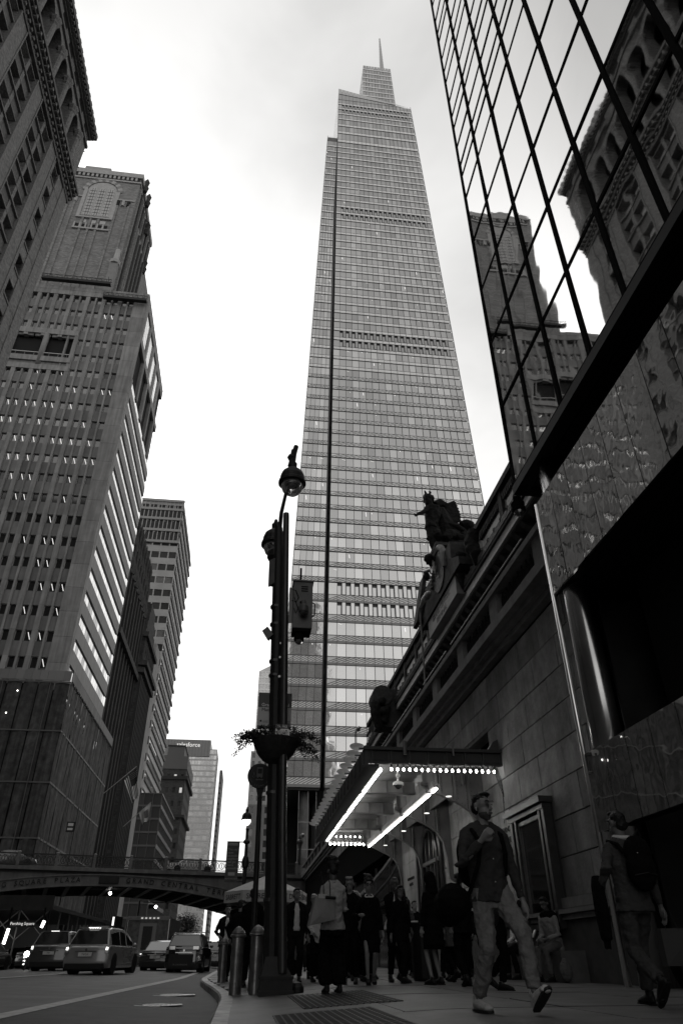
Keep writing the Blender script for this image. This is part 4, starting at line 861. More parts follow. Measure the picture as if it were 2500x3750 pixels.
for i, s_ in enumerate(('GRAND CENTRAL', 'TERMINAL')): text(s_, .78, lett, bd, frame((16.19, 55.7, 27.35-.72*i), (0, -1, 0), (0, 0, 1)), .015)
MB().prism([(16.0, 48.5, 27.9), (16.0, 62.5, 27.9), (16.0, 62.5, 28.5), (16.0, 58.5, 30.4), (16.0, 52.5, 30.4), (16.0, 48.5, 28.6)], (1.6, 0, 0)).build('pediment', limd, bd)
MB().prism([(15.3, 61.5, 28.4), (16.3, 61.5, 33.6), (16.7, 61.5, 33.5), (15.7, 61.5, 28.3)], (0, 1.8, 0)).prism([(15.7, 61.8, 28.7), (17.2, 61.8, 33.4), (19, 61.8, 33.4), (19, 61.8, 28.7)], (0, 1.2, 0)).build('raking_scroll', limd, bd)
blob('scroll', [('t', [(16.4, 61.5, 33.6), (17.1, 61.5, 33.7), (18.2, 61.5, 34.4)], [.4, .6, .6]), ('b', (16.8, 61.5, 33.5), .5), ('t', [(17.0, 61.5, 32.1), (16.9, 61.5, 30.2), (16.4, 61.5, 28.9)], [.7, .6, .4])], stone, bd, .1)
for y in (50.4, 61, 46.5): blob('carved_wreath', [('t', [(16.9, y, 30.0), (16.6, y+.3, 28.8), (16.8, y-.2, 27.6), (16.9, y, 26.7)], [.45, .6, .55, .3]), ('b', (16.5, y, 28.2), .5), ('b', (16.6, y+.4, 29.3), .45)], stone, bd, .1)
ae = thing('roof_aedicule', 'small arched carved stone turret standing on the far end of the cornice', 'turret', (15, 82, 24))
MB().box(14.5, 18, 81.5, 84, 23.6, 28.2).build('body', limd, ae); MB().lathe((15.3, 81.3, 27.4), [(1.25, 0), (1.25, 3.2)], 14, ax='y').build('arched_top', limd, ae)
blob('carved_figure', [('t', [(14.3, 81.3, 26.4), (14.3, 81.2, 25), (14.7, 81.3, 23.6), (14.9, 81.3, 22.8)], [.55, .6, .5, .2]), ('b', (15.2, 81.1, 26.6), .5), ('b', (15.4, 81.1, 25.3), .6), ('t', [(15.9, 81.2, 26), (15.3, 81.2, 24)], [.4, .5])], stone, ae, .1)
MB().lathe((16.1, 84, 28.4), [(.9, 0), (.9, 1.5)], 12, ax='y').build('drum', lime, ae)
# ================================================================= glass hotel block (right)
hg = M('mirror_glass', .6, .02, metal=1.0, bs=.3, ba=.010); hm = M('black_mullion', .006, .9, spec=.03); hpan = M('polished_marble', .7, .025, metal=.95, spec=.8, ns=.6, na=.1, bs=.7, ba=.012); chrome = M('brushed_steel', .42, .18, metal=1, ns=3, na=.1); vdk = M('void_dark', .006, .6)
hy = thing('mirrored_building', 'mirrored glass building with black mullion grid above polished marble bands and steel columns', 'hotel building', (6.0, 13.3, 0))
GX = 6.02; ZB = 10.3; PX = 6.05; HS = PX/6.6
ver = [13.3-1.46*i-.01*i for i in range(22)]
hor = [10.3, 12.85, 15.25, 17.6, 20.0, 22.4, 23.7, 24.4, 25.6, 26.9, 27.7, 28.9, 30.4, 31.3, 32.4, 34.0, 34.8, 36.0, 37.6, 38.4, 39.6, 41.2, 42.0, 43.2, 46, 50, 55, 60]
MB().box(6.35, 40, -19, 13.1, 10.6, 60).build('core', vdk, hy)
for i in range(len(ver)-1):
    for j in range(len(hor)-1):
        a, b, c, d = ver[i+1]+.03, ver[i]-.03, hor[j]+.03, hor[j+1]-.03
        if i > 13 and j > 12 and (i+j) % 1 == 0: pass
        tx, ty = R.uniform(-.006, .006), R.uniform(-.006, .006)
        pc('mirror_pane', hg, GX+.03, GX+.07, a, b, c, d, hy, rot=(0, tx, ty))
for y in ver: pc('vertical_mullion', hm, GX+.0, GX+.1, y-.06, y+.06, ZB, 60, hy)
for z in hor[:-1]: pc('horizontal_mullion', hm, GX+.01, GX+.09, -18.5, 13.33, z-.05, z+.05, hy)
pc('west_wall', hg, GX+.1, 40, 13.3, 13.36, ZB, 60, hy)
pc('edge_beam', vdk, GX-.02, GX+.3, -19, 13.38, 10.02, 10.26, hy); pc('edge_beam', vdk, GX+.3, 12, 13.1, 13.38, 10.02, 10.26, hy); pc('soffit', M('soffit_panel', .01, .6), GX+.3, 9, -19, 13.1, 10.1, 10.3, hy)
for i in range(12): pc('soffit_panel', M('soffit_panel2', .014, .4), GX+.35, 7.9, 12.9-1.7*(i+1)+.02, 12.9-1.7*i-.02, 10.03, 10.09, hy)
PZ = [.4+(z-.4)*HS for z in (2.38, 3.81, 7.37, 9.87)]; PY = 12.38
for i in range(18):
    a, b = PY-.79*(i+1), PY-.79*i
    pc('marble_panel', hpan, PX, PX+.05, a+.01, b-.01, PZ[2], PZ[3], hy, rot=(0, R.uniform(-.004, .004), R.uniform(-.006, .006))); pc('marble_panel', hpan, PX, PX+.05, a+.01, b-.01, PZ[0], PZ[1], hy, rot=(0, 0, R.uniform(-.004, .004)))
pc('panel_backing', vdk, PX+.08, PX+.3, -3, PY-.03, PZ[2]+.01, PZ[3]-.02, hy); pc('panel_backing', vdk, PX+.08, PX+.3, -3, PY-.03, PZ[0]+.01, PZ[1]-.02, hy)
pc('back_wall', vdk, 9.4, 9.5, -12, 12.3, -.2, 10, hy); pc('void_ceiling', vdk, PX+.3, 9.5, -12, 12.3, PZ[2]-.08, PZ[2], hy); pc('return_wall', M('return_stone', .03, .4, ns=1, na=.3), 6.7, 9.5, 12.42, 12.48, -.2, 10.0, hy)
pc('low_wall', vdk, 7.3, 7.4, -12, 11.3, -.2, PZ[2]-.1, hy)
for y in (12.03, 5.6, -.8):
    MB().lathe((6.44, y, 0), [(.33, -.1), (.33, 10.1)], 28).build('steel_column', chrome, hy, smooth=True)
    for z in (PZ[1]+.02, PZ[2]-.02): MB().lathe((6.44, y, z), [(.34, -.02), (.34, .02)], 28).build('column_joint', vdk, hy)
MB().lathe((PX+.02, PY+.02, 0), [(.05, -.1), (.05, PZ[3])], 16).build('corner_pipe', M('polished_steel', .95, .28, metal=1), hy, smooth=True)
cmr = thing('dome_camera', 'black dome security camera under the corner of the mirrored building', 'camera', (6.2, 13.5, 9.9))
MB().lathe((6.1, 13.45, 9.5), [(.1, .5), (.1, .36), (.17, .32), (.17, .1), (.14, .08)], 14).build('housing', hm, cmr); MB().ball((6.1, 13.45, 9.58), .13, 12, sc=(1, 1, .95)).build('lens_dome', M('dome_glass', .05, .05, spec=1), cmr)
# ================================================================= lit steel entrance canopy
cm = M('canopy_steel', .13, .55, ns=1.6, na=.22, bs=8, ba=.01, streak=.15, spec=.5); cmd = M('canopy_dark_steel', .05, .5, ns=2, na=.2); bulb = M('bulb_glow', 1, .5, emit=22); tubeL = M('tube_glow', 1, .5, emit=13); riv = M('rivet', .07, .5, metal=.3); cer = M('canopy_ceiling', .22, .6, ns=1, na=.2, streak=.2)
ca = thing('station_canopy', 'riveted steel entrance canopy with glowing tube lights and rows of bare bulbs', 'canopy', (4.8, 25, 4.6))
CA, CB, CO, CT = 18.35, 32.3, 3.0, 5.02
# end and outer fascias
pc('end_fascia', cmd, CO, 6.6, CA-.05, CA, 4.66, 4.98, ca); pc('end_rail', M('fascia_rail', .04, .5), CO-.12, 6.62, CA-.16, CA+.02, 4.98, 5.06, ca)
for i in range(8): x = CO+.08+.5*i; pc('fascia_panel', M('fascia_panel', .035, .55, rnd=.2), x+.06, x+.44, CA-.075, CA-.05, 4.72, 4.93, ca); pc('fascia_stiffener', cmd, x, x+.04, CA-.11, CA-.05, 4.66, 4.98, ca)
pc('outer_fascia', cmd, CO-.1, CO, CA-.1, CB, 4.55, 5.04, ca); pc('outer_soffit', cmd, CO, CO+.28, CA, CB, 4.58, 4.64, ca); pc('far_fascia', cmd, CO, 6.6, CB, CB+.08, 4.7, 5.0, ca)
for i in range(18): pc('outer_fascia_rib', cmd, CO-.14, CO-.1, CA+.78*i, CA+.05+.78*i, 4.6, 5.0, ca)
# ceiling
for i in range(4):
    a, b = CA+.1+3.48*i, CA+3.5+3.48*i
    for k_ in range(3): pc('ceiling_board', cer, CO+.3, 6.6, a+1.13*k_+.01, a+1.13*(k_+1)-.01, 4.93, 4.97, ca)
    pc('purlin', cer, CO+.3, 5.0, b-.1, b-.04, 4.6, 4.93, ca); pc('purlin_flange', cm, CO+.3, 5.0, b-.18, b+.04, 4.57, 4.6, ca)
    for q in range(4): pc('purlin_stiffener', cm, CO+.6+.5*q, CO+.64+.5*q, b-.14, b-.1, 4.6, 4.93, ca)
# main ribs with haunched bottoms that reach down the wall
ribs_y = [20.1, 23.95, 27.75, 31.45]
prof = [(4.85, 4.93), (4.85, 4.5), (4.95, 4.42), (5.4, 4.25), (5.9, 4.02), (6.15, 3.85), (6.33, 3.55), (6.42, 3.1), (6.45, 2.5), (6.6, 2.4), (6.6, 4.93)]
for y in ribs_y:
    MB().prism([(x, y, z) for x, z in prof], (0, .05, 0)).build('rib_plate', cm, ca)
    mb = MB()
    for (x0, z0), (x1, z1) in zip(prof[1:9], prof[2:9]): mb.add([(x0, y-.07, z0), (x1, y-.07, z1), (x1, y+.12, z1), (x0, y+.12, z0), (x0, y-.07, z0-.02), (x1, y-.07, z1-.02), (x1, y+.12, z1-.02), (x0, y+.12, z0-.02)], [(0, 1, 2, 3), (4, 7, 6, 5), (0, 4, 5, 1), (3, 2, 6, 7)])
    mb.build('rib_flange', M('canopy_flange', .14, .5, ns=2, na=.2), ca)
    for x, z in ((5.3, 4.3), (5.75, 4.1), (6.15, 3.85)): pc('rib_stiffener', MC['canopy_flange'], x, x+.03, y-.09, y, z, 4.93, ca); pc('rib_seam', cmd, x-.045, x-.03, y-.006, y, z, 4.93, ca)
    mb = MB()
    for x, z in ((5.3, 4.3), (5.75, 4.1), (6.15, 3.85)):
        q = z+.08
        while q < 4.85: mb.ball((x-.05, y-.01, q), .014, 5).ball((x+.09, y-.01, q), .014, 5); q += .11
    for (x0, z0), (x1, z1) in zip(prof[2:7], prof[3:7]):
        for t in (.2, .5, .8): mb.ball((lerp(x0, x1, t), y-.01, lerp(z0, z1, t)+.06), .014, 5)
    mb.build('rivet_row', riv, ca, 'stuff')
    MB().tube([(4.95, y-.1, 4.5), (4.75, y-.1, 4.52)], [.07, .05], 8).build('rib_nose', cm, ca)
pc('longitudinal_girder', cm, 5.18, 5.23, CA+1.6, CB-.8, 4.5, 4.93, ca)
pc('longitudinal_girder', cm, 5.95, 6.0, CA+1.6, CB-.8, 4.5, 4.93, ca)
# tubes and bulbs
MB().tube([(3.4, 18.75, 4.6), (3.4, 32.0, 4.6)], .045, 8).build('light_tube', tubeL, ca)
pc('reflector', cer, 3.26, 3.34, 18.6, 32.1, 4.6, 4.78, ca)
mb = MB()
for i in range(64): mb.ball((3.3, 18.7+.208*i, 4.66), .022, 5)
mb.build('led_dot', M('led_dot', 1, .5, emit=6), ca, 'stuff')
for a, b in ((19.5, 20.0), (20.35, 23.85), (24.2, 27.65), (28.0, 31.35)):
    MB().tube([(5.08, a, 4.3), (5.08, b, 4.3)], .035, 8).build('light_tube', tubeL, ca); pc('reflector', cer, 4.98, 5.04, a, b, 4.34, 4.5, ca)
for i in range(18):
    x = 3.62+.163*i; MB().ball((x, CA+.02, 4.53), .034, 8, sc=(1, 1, 1.25)).build('bulb', bulb, ca); MB().lathe((x, CA+.02, 4.59), [(.025, 0), (.025, .06)], 6).build('bulb_socket', cmd, ca)
pc('socket_rail', cm, CO+.3, 6.55, CA-.02, CA+.06, 4.645, 4.665, ca)
for i in range(10): x = 3.55+.18*i; MB().ball((x, CB-.1, 4.5), .045, 8, sc=(1, 1, 1.3)).build('bulb', bulb, ca)
for i in range(6): MB().ball((3.75+.2*i, CB-.6, 4.72), .03, 6).build('bulb', bulb, ca)
for y in (19.3, 21.9, 25.4, 29.0): MB().lathe((5.35, y, 4.06), [(.08, 0), (.08, .012), (.01, .014)], 14).build('down_light', M('down_light', .9, .5, emit=1.2), ca)
for i in range(5): MB().tube([(6.45-.03*i, CA-.02, 4.7), (6.5, CA-.15, 4.3-.1*i), (6.55-.02*i, CA-.05, 3.9-.16*i)], .008, 4).build('cable', hm, ca)
MB().prism([(6.2, CA-.1, 4.98), (6.55, CA-.1, 4.98), (6.55, CA-.1, 5.35), (6.4, CA-.1, 5.28)], (0, .2, 0)).build('junction_box', cmd, ca)
for i, (x, w_) in enumerate(((3.95, .05), (5.25, .03))): MB().tube([(x, CA-.22, 4.86), (x, CA-.22, 5.2)], w_, 8).build('clamp_lamp', M('clamp_lamp', .12, .4, metal=.5), ca)
shell = M('shell_disc', .85, .5, ns=3, na=.1, trans=.75)
for i in range(18):
    y = CA+.25+.745*i
    dm = MB().lathe((0, 0, 0), [(.03, 0), (.2, .012), (.205, .022), (.02, .03)], 18); rt_ = Matrix.Rotation(rad(-13), 3, 'X') @ Matrix.Rotation(rad(6), 3, 'Y'); dm.v = [tuple(Vector((CO-.24, y, 5.12))+rt_ @ Vector(v)) for v in dm.v]; dm.build('scallop_disc', shell, ca, smooth=False); pc('disc_bracket', cmd, CO-.2, CO, y-.015, y+.015, 5.08, 5.11, ca)
cm2 = thing('dome_camera', 'pale round security camera hanging from the lit canopy ceiling', 'camera', (3.95, 19.2, 4.3))
MB().lathe((3.95, 19.2, 4.3), [(.03, .55), (.03, .3), (.06, .28), (.06, .22), (.03, .2), (.03, .12), (.1, .1), (.15, .06), (.15, 0), (.12, -.01)], 16).build('housing', M('camera_white', .5, .4), cm2, smooth=False); MB().ball((3.95, 19.2, 4.3), .1, 12).build('lens_dome', MC['dome_glass'], cm2)
# terrace cobra-head lamps
for (x, y, z0, zt, yh, lb) in ((7.0, 27.45, 8.8, 13.55, 25.2, 'slim cobra-head street lamp on the terrace parapet in front of the carved name tablet'), (7.0, 48, 8.8, 13.55, 44, 'slim cobra-head street lamp on the terrace above the outer end of the canopy'), (7.0, 98, 8.6, 13.6, 90, 'distant cobra-head street lamp on the terrace in front of the pale round lobby column')):
    t = thing('terrace_lamp', lb, 'street lamp', (x, y, z0), group=None)
    MB().tube([(x, y, z0), (x, y, zt-.2), (x, y-.12, zt)], [.05, .04, .035], 8).build('pole', M('lamp_steel', .12, .4, metal=.5), t)
    d = (yh-y)/abs(yh-y)*1.9 if y < 90 else -3.2
    k_ = abs(d)/1.9
    blob('lamp_head', [('t', [(x, y-.1, zt), (x, y+d*.4, zt+.02), (x, y+d*.85, zt-.1), (x, y+d, zt-.14)], [.06, .13*k_, .15*k_, .06])], M('lamp_head_grey', .3, .4, metal=.3), t, .04)
    MB().ball((x, y+d*.75, zt-.16), .17*k_, 10, sc=(.8, 1.2, .7)).build('lens', M('lamp_lens', .35, .1, trans=.5), t)
# ================================================================= corner lamp post
blk = M('black_post_paint', .010, .55, spec=.3, ns=8, na=.4, bs=14, ba=.006); blk2 = M('grey_pole_paint', .022, .38, spec=.5, ns=3, na=.3, bs=20, ba=.004)
lz = -.1
lpst = thing('lamp_post', 'black twin-lantern street lamp post with a square base beside the kerb, centre left', 'street lamp', (.6, 13.3, lz))
MB().box(.32, .88, 13.0, 13.58, -.3, -.13+.1).box(.345, .855, 13.03, 13.55, -.03, .1+.02).box(.33, .87, 13.01, 13.57, .12, .16).build('base', blk, lpst)
mb = MB(); mb.add([(.36, 13.05, .16), (.84, 13.05, .16), (.84, 13.53, .16), (.36, 13.53, .16), (.42, 13.16, .42), (.68, 13.16, .42), (.68, 13.42, .42), (.42, 13.42, .42)], [(0, 1, 5, 4), (1, 2, 6, 5), (2, 3, 7, 6), (3, 0, 4, 7), (4, 5, 6, 7)]); mb.build('plinth', blk, lpst)
MB().ball((.94, 13.2, -.02), .11, 10).build('base_knob', blk, lpst)
MB().lathe((0, 13.3, 0), [(.01, 0)], 3)
mb = MB().tube([(.52, 13.32, .2), (.445, 13.32, 2.35), (.37, 13.32, 4.7), (.285, 13.32, 7.6), (.25, 13.32, 8.6)], [.135, .122, .118, .115, .09], 10); mb.build('main_pole', blk, lpst)
MB().tube([(.69, 13.1, .2), (.595, 13.1, 2.35), (.525, 13.1, 4.65), (.437, 13.1, 7.52), (.40, 13.1, 8.78), (.397, 13.1, 8.86)], [.075, .074, .072, .070, .068, .064], 14).build('conduit_pole', blk2, lpst, smooth=False)
MB().tube([(.27, 13.3, 8.4), (.29, 13.3, 9.0), (.38, 13.3, 9.6), (.45, 13.3, 10.3), (.50, 13.3, 10.85)], [.05, .045, .04, .04, .05], 8).build('upper_arm', blk, lpst)
for z, s_ in ((1.2, 0), (2.9, 0), (5.1, 0), (5.4, 0), (6.2, 0), (6.6, 0)): MB().lathe((.50-.032*z, 13.32, z), [(.125, 0), (.125, .05)], 10).build('steel_band', M('band_metal', .06, .4, metal=.6), lpst)
for z in (5.05, 5.45, 5.75, 6.9): pc('strap_buckle', M('buckle_bright', .4, .3, metal=.7), .40, .45, 13.17, 13.2, z, z+.04, lpst)
def lantern(cx, cy, cz, r, parent, nm='lantern', lit=False, hood=blk):
    MB().lathe((cx, cy, cz), [(r*.12, 2.3*r), (r*.22, 1.9*r), (r*.32, 1.85*r), (r*.3, 1.45*r), (r*.3, 1.3*r), (r*.55, 1.2*r), (r*.8, .95*r), (r*.93, .6*r), (r*.97, .2*r), (r*1.05, .12*r), (r*1.06, -.1*r), (r*.98, -.14*r), (r*.9, -.12*r), (r*.1, .1*r)], 20).build(nm+'_hood', hood, parent, smooth=False)
    m = M('lantern_glow', 1, .5, emit=3) if lit else M('lantern_glass', .7, .08, trans=.9, spec=.6)
    MB().lathe((cx, cy, cz), [(.88*r, -.1*r), (.84*r, -.4*r), (.7*r, -.75*r), (.45*r, -1.0*r), (.2*r, -1.13*r), (.02*r, -1.16*r)], 20).build(nm+'_globe', m, parent, smooth=True)
    if not lit: MB().ball((cx, cy, cz-.15*r), .42*r, 10, sc=(1, 1, .8)).build(nm+'_reflector', M('dull_reflector', .06, .4, metal=.4), parent)
lantern(.51, 13.3, 9.86, .31, lpst); MB().tube([(.47, 13.3, 10.35), (.52, 13.3, 10.75), (.57, 13.3, 10.98)], [.09, .07, .06], 8).build('finial', blk, lpst); MB().ball((.46, 13.3, 10.62), .1, 8).build('finial', blk, lpst)
lantern(.19, 13.95, 8.52, .3, lpst); MB().tube([(.2, 13.9, 9.0), (.22, 13.6, 8.9), (.28, 13.35, 8.3)], .04, 6).build('rear_arm', blk, lpst)
MB().ball((.22, 13.45, 7.95), .2, 10, sc=(1, 1, 1.2)).build('photocell', blk, lpst)
# attachments (each its own thing)
cb = M('cabinet_grey', .10, .45, metal=.2, ns=3, na=.2)
t = thing('equipment_cabinet', 'grey vented metal cabinet with antenna strapped high on the lamp post', 'cabinet', (.8, 13.05, 6.1))
bev(MB().box(.62, 1.02, 12.85, 13.15, 5.98, 7.03).build('cabinet_body', cb, t), .012); bev(MB().box(.60, 1.04, 12.82, 13.18, 7.02, 7.06).build('cabinet_lid', cb, t), .008)
pc('cabinet_underside', hm, .62, 1.0, 12.86, 13.2, 5.92, 6.0, t)
for i in range(3): pc('vent_slot', hm, .78, .92, 12.835, 12.86, 6.80+.05*i, 6.815+.05*i, t)
MB().tube([(.77, 13.0, 7.05), (.77, 13.0, 7.42)], .022, 6).build('antenna', hm, t); MB().tube([(.66+.03*cos(a), 13, 7.12+.03*sin(a)) for a in [2*pi*i/8 for i in range(9)]], .008, 4).build('lifting_ring', hm, t)
pc('mount_plate', M('plate_pale', .22, .5), .545, .62, 13.1, 13.13, 6.2, 7.0, t); MB().tube([(1.03, 13, 6.3), (1.08, 13, 6.35), (1.08, 13, 6.6), (1.02, 13, 6.62)], .014, 5).build('handle', hm, t)
for z in (6.85, 6.6): MB().tube([(.6, 12.9, z), (.67, 12.83, z-.05), (.73, 12.83, z-.2), (.68, 12.84, z-.3), (.64, 12.84, z-.2)], .01, 5).build('cable', hm, t)
for (x, y, z, r, lb) in ((.83, 12.72, 6.3, .1, 'grey dome camera mounted on the front of the equipment cabinet'), (.77, 12.98, 5.78, .1, 'black dome camera hanging underneath the equipment cabinet')):
    t = thing('dome_camera', lb, 'camera', (x, y, z)); MB().lathe((x, y, z), [(.04, .22), (.05, .14), (r*.95, .1), (r*1.02, .02), (r, -.02)], 14).build('housing', cb if y < 12.9 else hm, t); MB().ball((x, y, z-.02), r*.85, 12).build('lens_dome', MC['dome_glass'] if y < 12.9 else M('clear_dome', .5, .05, trans=.8), t)
    MB().tube([(x, y, z+.2), (x-.05, y+.12, z+.25), (x-.05, 13.0, z+.22)], .025, 5).build('bracket', hm, t)
t = thing('panel_antenna', 'flat grey panel antenna on the street side of the lamp post top', 'antenna', (.2, 13.3, 7.4)); MB().prism([(.08, 13.2, 7.68), (.23, 13.25, 7.80), (.26, 13.25, 7.2), (.09, 13.2, 7.06)], (.02, .06, 0)).build('panel', cb, t); pc('bracket', hm, .15, .3, 13.28, 13.31, 7.1, 7.15, t)
t = thing('small_floodlight', 'small tilted square sensor box with whip aerial low left of the cabinet', 'sensor', (.12, 13.3, 6)); MB().prism([(.02, 13.2, 6.03), (.13, 13.2, 6.13), (.25, 13.2, 5.97), (.14, 13.2, 5.84)], (.03, .12, .02)).build('box', cb, t); MB().tube([(.11, 13.25, 6.12), (.10, 13.25, 6.25)], .004, 4).build('aerial', hm, t); MB().tube([(.2, 13.3, 5.9), (.32, 13.3, 5.95)], .02, 5).build('bracket', hm, t)
sgw = M('sign_white_face', .42, .5); sgd = M('sign_dark_face', .09, .5); ink = M('ink_black', .01, .6); inkw = M('ink_white', .85, .6)
t = thing('bus_stop_sign', 'two-tone street sign reading Grand Central Madison behind the lamp post', 'sign', (.4, 13.45, 4.2))
pc('upper_face', sgd, .04, .70, 13.44, 13.47, 4.53, 4.82, t); pc('lower_face', sgw, .04, .70, 13.44, 13.47, 4.17, 4.53, t); pc('lower_edge', sgd, .04, .70, 13.435, 13.475, 4.12, 4.17, t)
text('Grand Central', .092, inkw, t, frame((.38, 13.435, 4.575), (1, 0, 0), (0, 0, 1)), .001); text('Madison', .092, ink, t, frame((.115, 13.435, 4.48), (1, 0, 0), (0, 0, 1)), .002, align='LEFT')
MB().lathe((.11, 13.435, 4.26), [(.02, 0), (.02, -.003)], 12, ax='y').build('emblem', ink, t); text('Long Island\nRail Road', .024, ink, t, frame((.20, 13.435, 4.25), (1, 0, 0), (0, 0, 1)), .001); MB().tube([(.60, 13.43, 4.23), (.68, 13.43, 4.23), (.68, 13.43, 4.26), (.60, 13.43, 4.26), (.60, 13.43, 4.23)], .003, 4).build('emblem_outline', ink, t)
MB().ball((.3, 13.43, 4.425), .008, 6).build('bolt', MC['buckle_bright'], t)
t = thing('notice_plate', 'small notice plate in two tones strapped to the front of the lamp post', 'sign', (.52, 12.95, 3.95))
pc('header', M('notice_header', .12, .5), .39, .65, 12.95, 12.97, 3.985, 4.07, t); pc('face', M('notice_face', .85, .5), .39, .65, 12.95, 12.97, 3.83, 3.985, t); pc('border', ink, .383, .657, 12.955, 12.968, 3.822, 4.078, t)
text('NOTICE', .05, inkw, t, frame((.52, 12.946, 4.025), (1, 0, 0), (0, 0, 1)), .001); text('UNAUTHORIZED\nDEVICES AND SIGNS\nWILL BE REMOVED\nPH 718-557-7299', .024, ink, t, frame((.52, 12.946, 3.905), (1, 0, 0), (0, 0, 1)), .001)
for z in (4.055, 3.842): MB().ball((.52, 12.945, z), .007, 6).build('bolt', MC['buckle_bright'], t)
# hanging flower basket round the pole
leafm = M('leaf_dark', .03, .6, rnd=.3); leafm2 = M('leaf_mid', .055, .6)
t = thing('flower_basket', 'overflowing dark flower basket hung round the lamp post below the notice plate', 'flower basket', (.42, 13.3, 3.6))
MB().lathe((.42, 13.28, 3.62), [(.03, -.22), (.12, -.2), (.24, -.13), (.34, -.02), (.41, .12), (.44, .22), (.42, .24), (.02, .2)], 18).build('basket', M('basket_liner', .02, .9, ns=12, na=.4), t)
mb = MB(); RB = random.Random(3)
for s_ in range(46):
    a = RB.uniform(0, 2*pi); L = RB.uniform(.15, .52) * (1.25 if abs(cos(a)) > .6 else .8); droop = RB.uniform(-.25, .3)
    p = Vector((.42+.25*cos(a), 13.28+.25*sin(a), 3.86)); d = Vector((cos(a), sin(a), .35+RB.uniform(-.2, .4)))
    q = p.copy(); n_ = int(L/.03)
    for k_ in range(n_):
        q = q+d*.03; d.z -= .05+.05*RB.random()
        for u in range(11):
            c = q+Vector((RB.gauss(0, .03), RB.gauss(0, .03), RB.gauss(0, .035))); e = Vector((RB.gauss(0, 1), RB.gauss(0, 1), RB.gauss(0, .7))).normalized(); f = e.cross(Vector((RB.gauss(0, 1), RB.gauss(0, 1), RB.gauss(0, 1)))).normalized(); L_ = RB.uniform(.014, .030)
            if c.y < 13.02 and abs(c.x-.52) < .19 and 3.78 < c.z < 4.12: continue
            mb.add([c-e*L_, c+f*L_*.55, c+e*L_, c-f*L_*.55], [(0, 1, 2, 3)], RB.randint(0, 1))
for k_ in range(900):
    a = RB.uniform(0, 2*pi); r = RB.uniform(0, .48)**.8; c = Vector((.42+r*cos(a)*1.05, 13.28+r*sin(a)*.9, 3.84+RB.uniform(0, .26)*(1.2-r))); e = Vector((RB.gauss(0, 1), RB.gauss(0, 1), RB.gauss(0, .7))).normalized(); f = e.cross(Vector((RB.gauss(0, 1), RB.gauss(0, 1), RB.gauss(0, 1)))).normalized(); L_ = RB.uniform(.014, .03)
    mb.add([c-e*L_, c+f*L_*.6, c+e*L_, c-f*L_*.6], [(0, 1, 2, 3)], RB.randint(0, 1))
mb.build('foliage', [leafm, leafm2], t, 'stuff')
# round bus stop sign on its own pole
t = thing('no_standing_sign', 'round dark bus stop sign on a thin black pole left of the lamp post', 'sign', (.2, 15, -.1))
MB().tube([(.24, 15, -.1), (.2, 15, 3.35)], [.055, .05], 10).build('pole', blk, t); MB().lathe((.17, 14.93, 3.56), [(.245, 0), (.25, .01), (.25, .03), (.245, .04)], 32, ax='y').build('disc', M('disc_dark', .018, .4), t); MB().prism([(.1, 14.95, 3.36), (.28, 14.95, 3.36), (.24, 14.95, 3.15), (.16, 14.95, 3.15)], (0, .04, 0)).build('collar', blk, t)
sy = M('symbol_grey', .14, .5)
MB().box(.11, .23, 14.92, 14.928, 3.54, 3.6).box(.11, .125, 14.92, 14.928, 3.6, 3.72).box(.215, .23, 14.92, 14.928, 3.6, 3.72).box(.11, .23, 14.92, 14.928, 3.70, 3.725).box(.12, .145, 14.92, 14.928, 3.52, 3.54).box(.195, .22, 14.92, 14.928, 3.52, 3.54).build('bus_symbol', sy, t)
MB().tube([(.055, 14.92, 3.56), (.055, 14.92, 3.62)], .008, 4).tube([(.055+.03*cos(a), 14.92, 3.555+.03*sin(a)) for a in [pi+i*.5 for i in range(8)]], .005, 4).build('wheelchair_symbol', sy, t)
MB().box(.12, .22, 14.92, 14.928, 3.475, 3.49).prism([(.09, 14.92, 3.483), (.12, 14.92, 3.5), (.12, 14.92, 3.465)], (0, .008, 0)).prism([(.25, 14.92, 3.483), (.22, 14.92, 3.465), (.22, 14.92, 3.5)], (0, .008, 0)).build('arrow_symbol', sy, t)
for i, ch in enumerate('NO STANDING'):
    if ch == ' ': continue
    a = rad(205+13*i); text(ch, .045, sy, t, frame((.17+.2*cos(a), 14.925, 3.56+.2*sin(a)), (-sin(a), 0, cos(a)), (-cos(a), 0, -sin(a))), .001, 'letter')
# bollards
bo = M('bollard_steel', .16, .3, metal=.7, ns=5, na=.4, bs=15, ba=.003); boc = M('bollard_cap', .15, .4, metal=.6, ns=4, na=.3)
def bollard(x, y, lb, h=.95):
    t = thing('bollard', lb, 'bollard', (x, y, zp(x, y)), group='steel bollards at the kerb'); z = zp(x, y)
    MB().lathe((x, y, z), [(.105, 0), (.105, h*.86)], 20).build('post', bo, t, smooth=False); MB().lathe((x, y, z+h*.86), [(.105, 0), (.14, .015), (.14, .04), (.115, .05), (.12, .065), (.1, .1), (.065, .14), (.03, .165), (.01, .17)], 20).build('domed_cap', boc, t, smooth=False)
bollard(-.04, 14.2, 'dull steel bollard with domed cap, left one of the pair beside the lamp post base'); bollard(.29, 13.95, 'dull steel bollard with domed cap, right one of the pair, touching the lamp post base'); bollard(-.42, 21.6, 'short steel bollard at the kerb edge beside the distant man in the white shirt')
t = thing('ribbed_post', 'squat ribbed cap post half hidden between the bollards and lamp post', 'hydrant', (.47, 15.0, -.1)); MB().lathe((.47, 15.0, -.1), [(.1, 0), (.1, .84), (.13, .86), (.13, .9), (.1, .96), (.05, 1.02), (.01, 1.04)], 12).build('barrel', boc, t)
